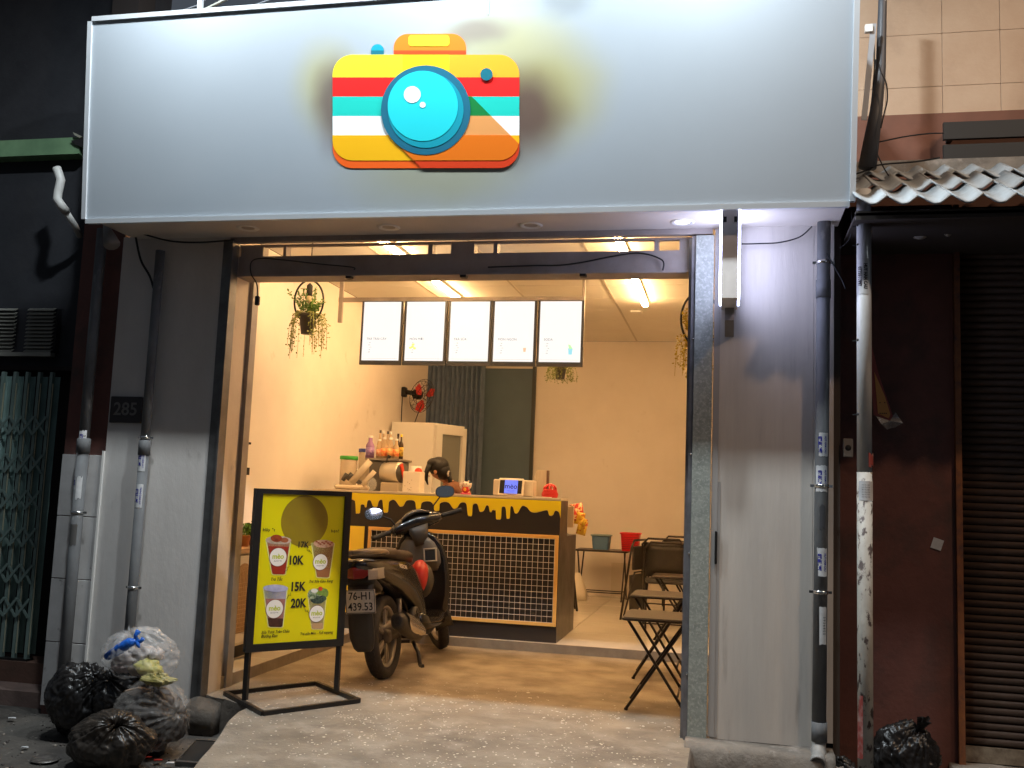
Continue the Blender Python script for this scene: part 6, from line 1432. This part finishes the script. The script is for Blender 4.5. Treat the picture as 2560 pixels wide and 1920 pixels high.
M_rbk = mat('red_plastic', S(215, 40, 40), .4); t, xr_ = basket('red plastic basket with ribbed sides on the far table', 1576, 12.0, .225, .24, .21, M_rbk, M_rbk, 'basket')
b = MB()
for k in range(7): b.box((xr_-.095-.001*k, 12.0-.122, zt3+.03+.022*k), (xr_+.095+.001*k, 12.0-.108-.002*k-.000, zt3+.037+.022*k))
b.build('ribs', mat('red_dark', S(170, 25, 30), .4), t)
# cardboard box, white bag, sandals
p = pZ(1596, 1492, ZF); t = thing('cardboard_box', 'brown cardboard box on the floor between the far table and the chairs', 'box', (p.x, p.y, ZF))
b = MB(); b.box((p.x-.06, p.y, ZF+.001), (p.x+.30, p.y+.3, ZF+.22), bev=.004); b.build('carton', mat('cardboard', S(170, 115, 65), .7, 0, S(150, 98, 55), 5), t)
p = pZ(1442, 1500, ZF); b = MB(); b.loft([[(p.x+x_*s_, p.y+y_*s_, ZF+.001+z) for x_, y_ in ((-.10, -.06), (.08, -.07), (.12, .02), (.05, .08), (-.10, .06))] for z, s_ in ((0, 1), (.08, 1.02), (.2, .7), (.32, .25))], 0, True); tag(b.build('paper_bag', mat('bag_white', (.70, .62, .50), .5, bump=.4, scale=12)), 'crumpled white bag on the floor beside the counter end', 'bag')
for k, (px_, lb) in enumerate(((1463, 'left dark sandal on the tiled floor by the back wall'), (1482, 'right dark sandal on the tiled floor by the back wall'))):
    p = pZ(px_, 1483, ZF); t = thing('sandal', lb, 'sandal', (p.x, p.y, ZF), group='dark sandals by the back wall')
    b = MB(); b.loft([[(p.x+x_, p.y+y_, ZF+.001+z) for x_, y_ in rrect(-.045, -.11, .045, .11, .04, 4)] for z in (0, .018)], 0, False); b.build('sole', M_dark, t)
    b = MB(); b.tube([(p.x-.04, p.y+.02, ZF+.018), (p.x-.02, p.y+.02, ZF+.06), (p.x+.02, p.y+.02, ZF+.06), (p.x+.04, p.y+.02, ZF+.018)], .012, 6); b.build('strap', M_dark, t)

# ------------------------------------------------------------------ CABINET WITH RATTAN DOOR, POTS, AT THE LEFT WALL
XC = -3.30
ca, cb_ = pX(600, 1450, XC), pX(690, 1450, XC)
zc0 = ZF+.10; zc1 = pX(600, 1372, XC).z
y0c = pX(580, 1500, XC).y-.12
t = thing('cabinet', 'cream cabinet with arched rattan doors against the left wall', 'cabinet', (-3.55, 6.9, ZF))
M_cab = mat('cabinet_cream', (.70, .62, .50), .5)
b = MB(); b.box((-3.86, y0c, zc0), (XC-.0, y0c+1.3, zc1-.03)); b.build('carcass', M_cab, t)
b = MB(); b.box((-3.86, y0c-.02, zc1-.0295), (XC+.03, y0c+1.32, zc1)); b.build('top', mat('cabinet_wood', (.42, .27, .15), .45), t)
b = MB(); b.box((-3.80, y0c+.03, ZF), (XC-.06, y0c+1.27, zc0-.0005)); b.build('plinth', M_leg, t)
M_rat = mat('rattan', (.42, .26, .12), .6, 0, (.30, .17, .07), 90, .6, 120)
for k in range(3):
    ya = y0c+.03+.42*k; yb2 = ya+.40
    b = MB(); b.box((XC+.0005, ya, zc0+.02), (XC+.018, yb2, zc1-.05), bev=.003); d_ = b.build('door', M_cab, t)
    ym = (ya+yb2)/2; r_ = .13; zt5 = zc1-.10-r_; 
    pts = [(XC+.0185, ym-r_, zc0+.09), (XC+.0185, ym+r_, zc0+.09)]+[(XC+.0185, ym+r_*cos(pi*i/12), zt5+r_*sin(pi*i/12)) for i in range(13)]
    b = MB(); b.prism(pts, (.003, 0, 0)); b.build('rattan_panel', M_rat, d_)
    b = MB(); 
    for z in range(16): 
        zz = zc0+.10+.03*z
        if zz < zt5: b.bar((XC+.022, ym-r_, zz), (XC+.022, ym+r_, zz), .003)
    for i in range(9): b.bar((XC+.0225, ym-r_+.0325*i, zc0+.09), (XC+.0225, ym-r_+.0325*i, zt5+.6*r_*sin(pi*i/8)), .003)
    b.build('weave', mat('rattan_cane', (.50, .33, .17), .5), d_)
    b = MB(); b.ell((XC+.028, ya+.04, (zc0+zc1)/2+.0), (.012, .01, .01), 10, 6); b.build('knob', mat('knob_red', (.12, .03, .02), .4), d_)
M_leaf = mat('leaf_green', S(95, 135, 55), .5, 0, S(60, 100, 40), 30); M_leaf2 = mat('leaf_olive', S(140, 145, 75), .5, 0, S(100, 110, 50), 30); M_leaf3 = mat('leaf_gold', S(190, 165, 40), .5, 0, S(150, 130, 30), 30)
def leaf(b, p, d, L_, w_, mi=0):
    d = Vector(d).normalized(); s_ = d.cross(Vector((rnd.uniform(-1, 1), rnd.uniform(-1, 1), rnd.uniform(-1, 1)))).normalized()*w_/2; p = Vector(p)
    b.add([p, p+d*L_*.5+s_, p+d*L_, p+d*L_*.5-s_], [(0, 1, 2, 3)], mi)
for k, (px_, yy) in enumerate(((608, y0c+.10), (634, y0c+.42))):
    p = pX(px_, 1368, XC-.12); Yp = p.y; X = Matrix.Translation((XC-.12, Yp, zc1))
    t = thing('potted_plant', ('left' if k == 0 else 'right')+' small green herb in a clay pot on the cream cabinet', 'potted plant', (XC-.12, Yp, zc1), group='small herbs on the cabinet')
    b = MB(); b.lathe([(.0005, 0), (.035, 0), (.048, .075), (.052, .075), (.052, .085), (.044, .085), (.042, .07), (.0005, .07)], 18, 0, X); b.build('pot', mat('clay_pot', S(190, 130, 85), .6), t)
    b = MB()
    for i in range(260):
        a = rnd.uniform(0, 2*pi); r_ = .075*rnd.random()**.5; z = zc1+.08+.085*rnd.random()*(1.1-r_*6); leaf(b, (XC-.12+r_*cos(a), Yp+r_*sin(a), z), (cos(a), sin(a), rnd.uniform(-.2, 1)), .03, .022, i % 2)
    o = b.build('foliage', [M_leaf, mat('leaf_bright', S(120, 165, 60), .5)], t, kind='stuff', fixn=False)
# wall bits on the left wall near the jamb
for (x, y, w_, h_, lb) in ((618, 1108, 4, 3, 'small brown hook high on the left wall'), (614, 1178, 5, 10, 'dark wall bracket on the left wall beside the door track')):
    p = pX(x, y, -3.85); b = MB(); b.box((-3.869, p.y-.03, p.z-h_*.003), (-3.83, p.y+.03, p.z+h_*.003)); tag(b.build('wall_hook', M_dark), lb, 'hook')

# ------------------------------------------------------------------ HANGING PLANTS
def hplant(label, c, R_, cord_top, n1=420, gold=False, hoop=True, pot=True, group='hanging hoop planters', seed=1, trail=.3):
    r3 = random.Random(seed)
    t = thing('hanging_planter', label, 'hanging plant', c, group=group); cx_, cy_, cz_ = c
    X = Matrix.Translation(c)
    if hoop:
        b = MB(); b.tube([(cx_+R_*.68*sin(2*pi*i/36), cy_+.02*sin(2*pi*i/36), cz_+R_*1.0-R_*cos(2*pi*i/36)+.0) for i in range(37)], .008, 8, cap=False); b.build('hoop', M_dark, t)
        b = MB(); b.tube([(cx_, cy_, cz_+2*R_), (cx_, cy_, cord_top)], .005, 6); b.build('cord', M_dark, t)
        b = MB(); b.lathe([(.0005, 0), (.022, 0), (.024, .02), (.024, .085), (.012, .10), (.0005, .11)], 16, 0, Matrix.Translation((cx_, cy_, cz_+2*R_-.13))); b.build('bulb_socket', M_dark, t)
        b = MB(); b.ell((cx_, cy_, cz_+2*R_-.155), (.026, .026, .034), 14, 10); b.build('bulb', mat('bulb_glass', (.75, .6, .42), .15), t)
    if pot:
        b = MB(); b.lathe([(.0005, -.10), (.048, -.10), (.068, .04), (.075, .04), (.075, .065), (.066, .065), (.06, .03), (.0005, .03)], 22, 0, X); b.build('pot', mat('pot_charcoal', (.07, .065, .06), .5), t)
    b = MB(); sb = MB()
    for k in range(26):                                      # upright sprigs
        a = r3.uniform(0, 2*pi); L_ = r3.uniform(.10, .24); tilt = r3.uniform(.1, .85)
        p = Vector((cx_+.03*cos(a), cy_+.03*sin(a), cz_+.05)); d = Vector((cos(a)*tilt, sin(a)*tilt, 1)).normalized(); q_ = p+d*L_*(1 if pot else .6)
        sb.tube([p, q_], .0015, 4)
        for i in range(22):
            u = .25+.75*i/22; pp_ = p+(q_-p)*u; leaf(b, pp_, (r3.uniform(-1, 1), r3.uniform(-1, 1), r3.uniform(-.2, 1)), .026, .017, 0)
    for k in range(30):                                      # trailing strands
        a = r3.uniform(0, 2*pi); L_ = r3.uniform(.12, trail); rad_ = r3.uniform(.09, .19)
        pts = [Vector((cx_+.06*cos(a), cy_+.06*sin(a), cz_+.07)), Vector((cx_+rad_*.8*cos(a), cy_+rad_*.8*sin(a), cz_+.07)), Vector((cx_+rad_*cos(a), cy_+rad_*sin(a), cz_-.02)), Vector((cx_+rad_*1.05*cos(a), cy_+rad_*1.05*sin(a), cz_-L_))]
        sb.tube(pts, .0014, 4)
        for i in range(24):
            u = i/24*3; j = min(2, int(u)); pp_ = pts[j]+(pts[j+1]-pts[j])*(u-j)
            for _ in range(1): leaf(b, pp_+Vector((r3.uniform(-.012, .012), r3.uniform(-.012, .012), 0)), (r3.uniform(-1, 1), r3.uniform(-1, 1), r3.uniform(-1, .3)), .021, .015, 1)
    b.build('foliage', [M_leaf3, M_leaf3] if gold else [M_leaf, M_leaf2], t, kind='stuff', fixn=False); sb.build('stems', M_leaf3 if gold else M_leaf2, t, kind='stuff', fixn=False)
YH = 7.3
c1 = pY(769, 805, YH); top1 = pY(769, 713, YH).z
hplant('leafy planter in a dark hoop with a light bulb, hanging left of the menu boards', tuple(c1), (top1-c1.z)/2+.02, 3.298, seed=2)
c2 = pY(1712, 865, 6.9); hplant('golden green trailing plant half hidden by the right door post', (c2.x+.10, 6.9, c2.z), .19, 3.298, gold=True, seed=5, trail=.22)
c3 = pY(1401, 925, 10.5); hplant('small hanging plant in a grey pot just below the rightmost menu screen', tuple(c3), .17, 3.298, seed=9, trail=.14)

# ------------------------------------------------------------------ RUBBISH BAGS
def bag(label, c, R3, m, knot=None, seed=0, pleats=22, depth=.05, n=120, mm=80, flat=.75, crump=.05, cat='rubbish bag', group='rubbish bags heaped by the left pilaster', tuft=.05, m2=None):
    """gathered plastic bag; knot: direction of the tied neck"""
    kd = Vector(knot or (0, 0, 1)).normalized(); Q = kd.to_track_quat('Z', 'Y').to_matrix(); so = seed*13.7
    t = thing('rubbish_bag', label, cat, (c[0], c[1], c[2]-R3[2]*flat), group=group)
    R = []
    ph = [random.Random(seed*7+k).uniform(0, 6.28) for k in range(8)]
    for j in range(mm+1):
        th = pi*j/mm; row = []
        for i in range(n):
            a = 2*pi*i/n; d = Vector((sin(th)*cos(a), sin(th)*sin(a), cos(th)))
            wob = noise.noise(Vector((cos(a)*2.2, sin(a)*2.2, so)))*2
            pl_ = abs(sin((a*pleats+ph[0])/2+wob*2.4+.8*sin(th*2)))+.55*abs(sin(a*pleats*.87+ph[1]+wob*4+th*1.3))
            g = math.exp(-(th/1.15)**2)                     # pleats fade away from the knot
            w_ = 1-depth*1.5*(1.2-pl_)*(g*1.6+.12)
            nz_ = noise.noise(d*1.9+Vector((so, 0, 0)))*.13
            cr = noise.noise(d*4.5+Vector((0, so, 0))); cr2 = noise.noise(Vector((d.x*11, d.y*11, d.z*11+so)))
            w_ += nz_+crump*(abs(cr)*-2+.5)+crump*.55*(.4-abs(cr2)*1.6)
            if th < .16: w_ *= .80+.2*(th/.16)               # pinched neck
            q = Q @ d; p = Vector((q.x*R3[0], q.y*R3[1], q.z*R3[2]))*w_
            p.z = max(p.z, -R3[2]*flat+.012*noise.noise(p*9))
            row.append(p+Vector(c))
        R.append(row)
    b = MB(); b.loft(R, 0, True); b.build('bag_skin', m, t)
    # gathered neck
    base = Vector(c)+Vector(((Q @ Vector((0, 0, 1))).x*R3[0], (Q @ Vector((0, 0, 1))).y*R3[1], (Q @ Vector((0, 0, 1))).z*R3[2]))*.76
    b = MB(); r4 = random.Random(seed)
    for s_, L_ in ((1, tuft), ) :
        R = []
        for j in range(7):
            u = j/6; rr_ = .014+.030*u*u; row = []
            for i in range(18):
                a = 2*pi*i/18; k_ = rr_*(1+.45*sin(a*4+ph[2])+.25*sin(a*7+ph[3])); row.append(base+Q @ Vector((k_*cos(a), k_*sin(a)*.6, L_*u+.01*sin(a*3)*u)))
            R.append(row)
        b.loft(R, 0, True, None, False)
    b.build('tied_neck', m2 or m, t, fixn=False)
    return t
M_bb = mat('black_bag', (.016, .014, .013), .32, 0, bump=.35, scale=9, bscale=22, rvar=.08)
M_bb2 = mat('brown_black_bag', (.034, .027, .021), .34, 0, (.02, .016, .013), 6, .3, 18, rvar=.08)
M_cb = mat('clear_bag', (.66, .64, .62), .16, alpha=.20, bump=.7, scale=14, bscale=11, spec=.8)
M_cb2 = mat('smoky_bag', (.42, .39, .36), .18, alpha=.17, bump=.7, scale=14, bscale=11, spec=.8)
def bp_(x, y, z=ZS): return pZ(x, y, z)
g1 = bp_(172, 1845); g2 = bp_(290, 1930); g3 = bp_(360, 1830)
sc1 = 1
bag('round black rubbish bag tied at the front, left in the heap', (g1.x, g1.y+.12, ZS+.165), (.175, .18, .215), M_bb, (.05, -.9, .45), 1, 26, .06)
bag('brownish black rubbish bag at the very front of the heap', (bp_(292, 1905).x+.02, bp_(292, 1905).y-.10, ZS+.13), (.215, .18, .155), M_bb2, (.4, -.5, .75), 2, 20, .05)
bag('black rubbish bag lying at the back left of the heap', (pY(220, 1730, 5.25).x, 5.18, ZS+.22), (.20, .14, .20), M_bb, (.6, -.2, .6), 3, 18, .06, crump=.09)
bag('black rubbish bag under the clear bags, in the middle of the heap', (pY(330, 1720, 5.2).x, 5.17, ZS+.24), (.19, .16, .19), M_bb, (-.3, -.6, .6), 4, 18, .06, crump=.08)
t = bag('smoky clear bag full of dark rubbish, lower right in the heap', (pY(385, 1780, 5.02).x, 5.0, ZS+.20), (.215, .17, .20), M_cb2, (1, -.35, .30), 5, 14, .07, crump=.07)
cc = (pY(385, 1780, 5.02).x-.01, 5.01, ZS+.18)
b = MB(); R = []
for j in range(25):
    R.append([Vector(cc)+Vector((.185*sin(pi*j/24)*cos(2*pi*i/36), .14*sin(pi*j/24)*sin(2*pi*i/36), .165*cos(pi*j/24)))*(1+.3*noise.noise(Vector((j*.3, cos(2*pi*i/36)*2, sin(2*pi*i/36)*2)))) for i in range(36)])
b.loft(R, 0, True); b.build('contents', mat('dark_rubbish', (.035, .028, .024), .5, 0, (.012, .01, .01), 14, .6, 30), t)
ct = (pY(350, 1660, 5.12).x, 5.12, ZS+.50)
t = bag('clear bag with a blue knot on top of the heap', ct, (.215, .16, .145), M_cb, (-.25, -.25, .9), 6, 13, .07, crump=.06)
b = MB()
r5 = random.Random(11)
for k, (dx, dy, dz, rx, mi) in enumerate(((-.08, 0, -.02, .085, 0), (.0, .02, .0, .08, 0), (.06, -.02, -.06, .07, 1), (-.10, .0, -.06, .07, 2), (.11, -.03, -.07, .05, 1), (.02, .0, -.07, .08, 3), (.08, .02, .01, .05, 0))):
    RR = []
    for j in range(17):
        RR.append([Vector((ct[0]+dx, ct[1]+dy, ct[2]+dz))+Vector((rx*sin(pi*j/16)*cos(2*pi*i/24), rx*.8*sin(pi*j/16)*sin(2*pi*i/24), rx*.7*cos(pi*j/16)))*(1+.42*noise.noise(Vector((cos(2*pi*i/24)*2.3+k, sin(2*pi*i/24)*2.3, j*.42)))) for i in range(24)])
    b.loft(RR, mi, True)
b.build('contents', [mat('rub_grey', (.32, .28, .26), .5, 0, (.50, .45, .42), 9, .6, 20), mat('rub_yellow', S(170, 165, 80), .4, 0, S(200, 190, 120), 9, .6, 20), mat('rub_pink', (.30, .22, .20), .5, 0, (.18, .15, .14), 9, .6, 20), mat('rub_brown', (.10, .07, .05), .6, 0, (.2, .15, .1), 9, .6, 20)], t)
M_blueb = mat('blue_plastic', S(30, 95, 190), .3, bump=.5, scale=16)
b = MB(); kn = pY(343, 1602, 5.0)
b.tube([pY(268, 1642, 5.02), pY(300, 1622, 5.0), pY(325, 1606, 4.99), kn], [.022, .030, .028, .012], 10)
b.tube([kn, pY(338, 1590, 5.0), pY(346, 1578, 5.0)], [.013, .010, .016], 8); b.tube([kn, pY(352, 1604, 4.99), pY(358, 1596, 4.99)], [.012, .010, .012], 8); b.tube([kn, pY(345, 1612, 4.98), pY(349, 1620, 4.98)], [.012, .012, .004], 8)
b.build('blue_knot', M_blueb, t)
# yellow packet and scraps lying between the bags
b = MB(); 
pk = [pY(x, y, 4.93) for x, y in ((350, 1690), (385, 1683), (428, 1680), (440, 1700), (420, 1712), (380, 1720), (350, 1712))]
cp_ = sum(pk, Vector())/7
R = []
for j in range(13):
    R.append([cp_+Vector((.085*sin(pi*j/12)*cos(2*pi*i/20), .05*sin(pi*j/12)*sin(2*pi*i/20), .032*cos(pi*j/12)))*(1+.5*noise.noise(Vector((cos(2*pi*i/20)*1.9, sin(2*pi*i/20)*1.9, j*.45)))) for i in range(20)])
b.loft(R, 0, False); tag(b.build('yellow_packet', mat('packet_yellow', S(120, 112, 55), .35, 0, S(150, 145, 105), 12, .5)), 'crumpled yellow plastic packet between the rubbish bags', 'packet')
b = MB(); b.prism([pY(x, y, 4.93) for x, y in ((310, 1728), (345, 1720), (380, 1728), (330, 1740))], (0, .02, .004)); tag(b.build('paper_scrap', mat('scrap_brown', (.22, .16, .12), .6)), 'pale brown paper scrap on the middle rubbish bag', 'scrap')
# right heap
p = bp_(2240, 1900); 
bag('black rubbish bag with a raised corner behind the white pole', (.93, 5.62, ZS+.20), (.16, .13, .19), M_bb, (.35, -.3, .9), 7, 16, .07, crump=.09, group='rubbish bags at the right wall', tuft=.10)
bag('small black rubbish bag left of the white pole foot', (.60, 5.52, ZS+.10), (.09, .09, .10), M_bb, (-.4, -.3, .9), 8, 12, .07, crump=.09, group='rubbish bags at the right wall', tuft=.03)

# drain opening with a metal rim
dc = [pZ(x, y, ZS+.025) for x, y in ((440, 1905), (490, 1850), (543, 1848), (520, 1880), (487, 1915))]
dq = [pZ(x, y, ZS+.022) for x, y in ((438, 1903), (490, 1846), (548, 1850), (500, 1908))]
t = thing('drain_opening', 'open rectangular street drain with a dark metal rim by the apron', 'drain', dq[0])
b = MB(); n_ = 4; cen = sum(dq, Vector())/4
ins = [p+(cen-p)*.12 for p in dq]
b.add(dq+ins+[p+Vector((0, 0, -.03)) for p in dq], [(i, (i+1) % 4, 4+(i+1) % 4, 4+i) for i in range(4)]+[(i, (i+1) % 4, 8+(i+1) % 4, 8+i) for i in range(4)]); b.build('rim', mat('drain_iron', (.10, .095, .09), .5, .5, (.05, .045, .04), 12, .3), t)
b = MB(); b.add([p+Vector((0, 0, -.004)) for p in ins]+[p+Vector((0, 0, -.006)) for p in ins], [(0, 1, 2, 3)]); b.build('dark_hollow', mat('hollow', (.004, .004, .004), .9), t)
b = MB(); b.lathe([(.0005, .001), (.045, .001), (.05, .006), (.065, .006), (.07, 0)], 24, 0, Matrix.Translation(bp_(112, 1905)+Vector((0, 0, .012)))); tag(b.build('water_cover', mat('cover_iron', (.15, .135, .12), .4, .4, (.07, .06, .055), 20, .3)), 'small round iron cover in the pavement at lower left', 'cover')
# litter and loose stones
b = MB(); r6 = random.Random(4)
for k in range(420):
    x = r6.uniform(-4.4, -2.2); y = r6.uniform(4.2, 5.6); r_ = r6.choice((.003, .005, .007, .011)); z = gz(x, y)
    b.ell((x, y, z+r_*.3), (r_, r_*r6.uniform(.6, 1), r_*.6), 6, 4, r6.choice((0, 0, 1)))
b.build('pavement_grit', [mat('grit_dark', (.06, .05, .045), .8), mat('grit_pale', (.22, .19, .16), .8)], kind='stuff', fixn=False)
M_lr = mat('litter_red', S(150, 40, 30), .5)
for k, (x, y, lb, m_) in enumerate(((395, 1900, 'red plastic scrap on the ground by the drain', M_lr), (425, 1907, 'pale paper scrap on the ground by the drain', M_paper), (372, 1893, 'small red scrap in front of the rubbish bags', M_lr), (30, 1795, 'pale crumpled paper on the dark pavement at left', M_paper), (60, 1868, 'pale wrapper on the pavement at far left', M_paper))):
    p = pZ(x, y, ZS+.02); b = MB(); b.prism([p+Vector((.03*cos(a)*r6.uniform(.4, 1), .02*sin(a), .006*sin(a*3))) for a in (0, 1, 2, 3.1, 4, 5)], (0, 0, .002)); tag(b.build('litter', m_), lb, 'litter')
print('objects', len(bpy.data.objects))

p = pY(1591, 780, 10.4); q_ = Vector((p.x, 10.4, 3.295))
t = thing('smoke_sensor', 'small pale box on the ceiling right of the tube lights', 'sensor', q_); b = MB(); b.box((q_.x-.06, 10.35, 3.27), (q_.x+.06, 10.45, 3.2955), bev=.005); b.build('housing', M_white, t)
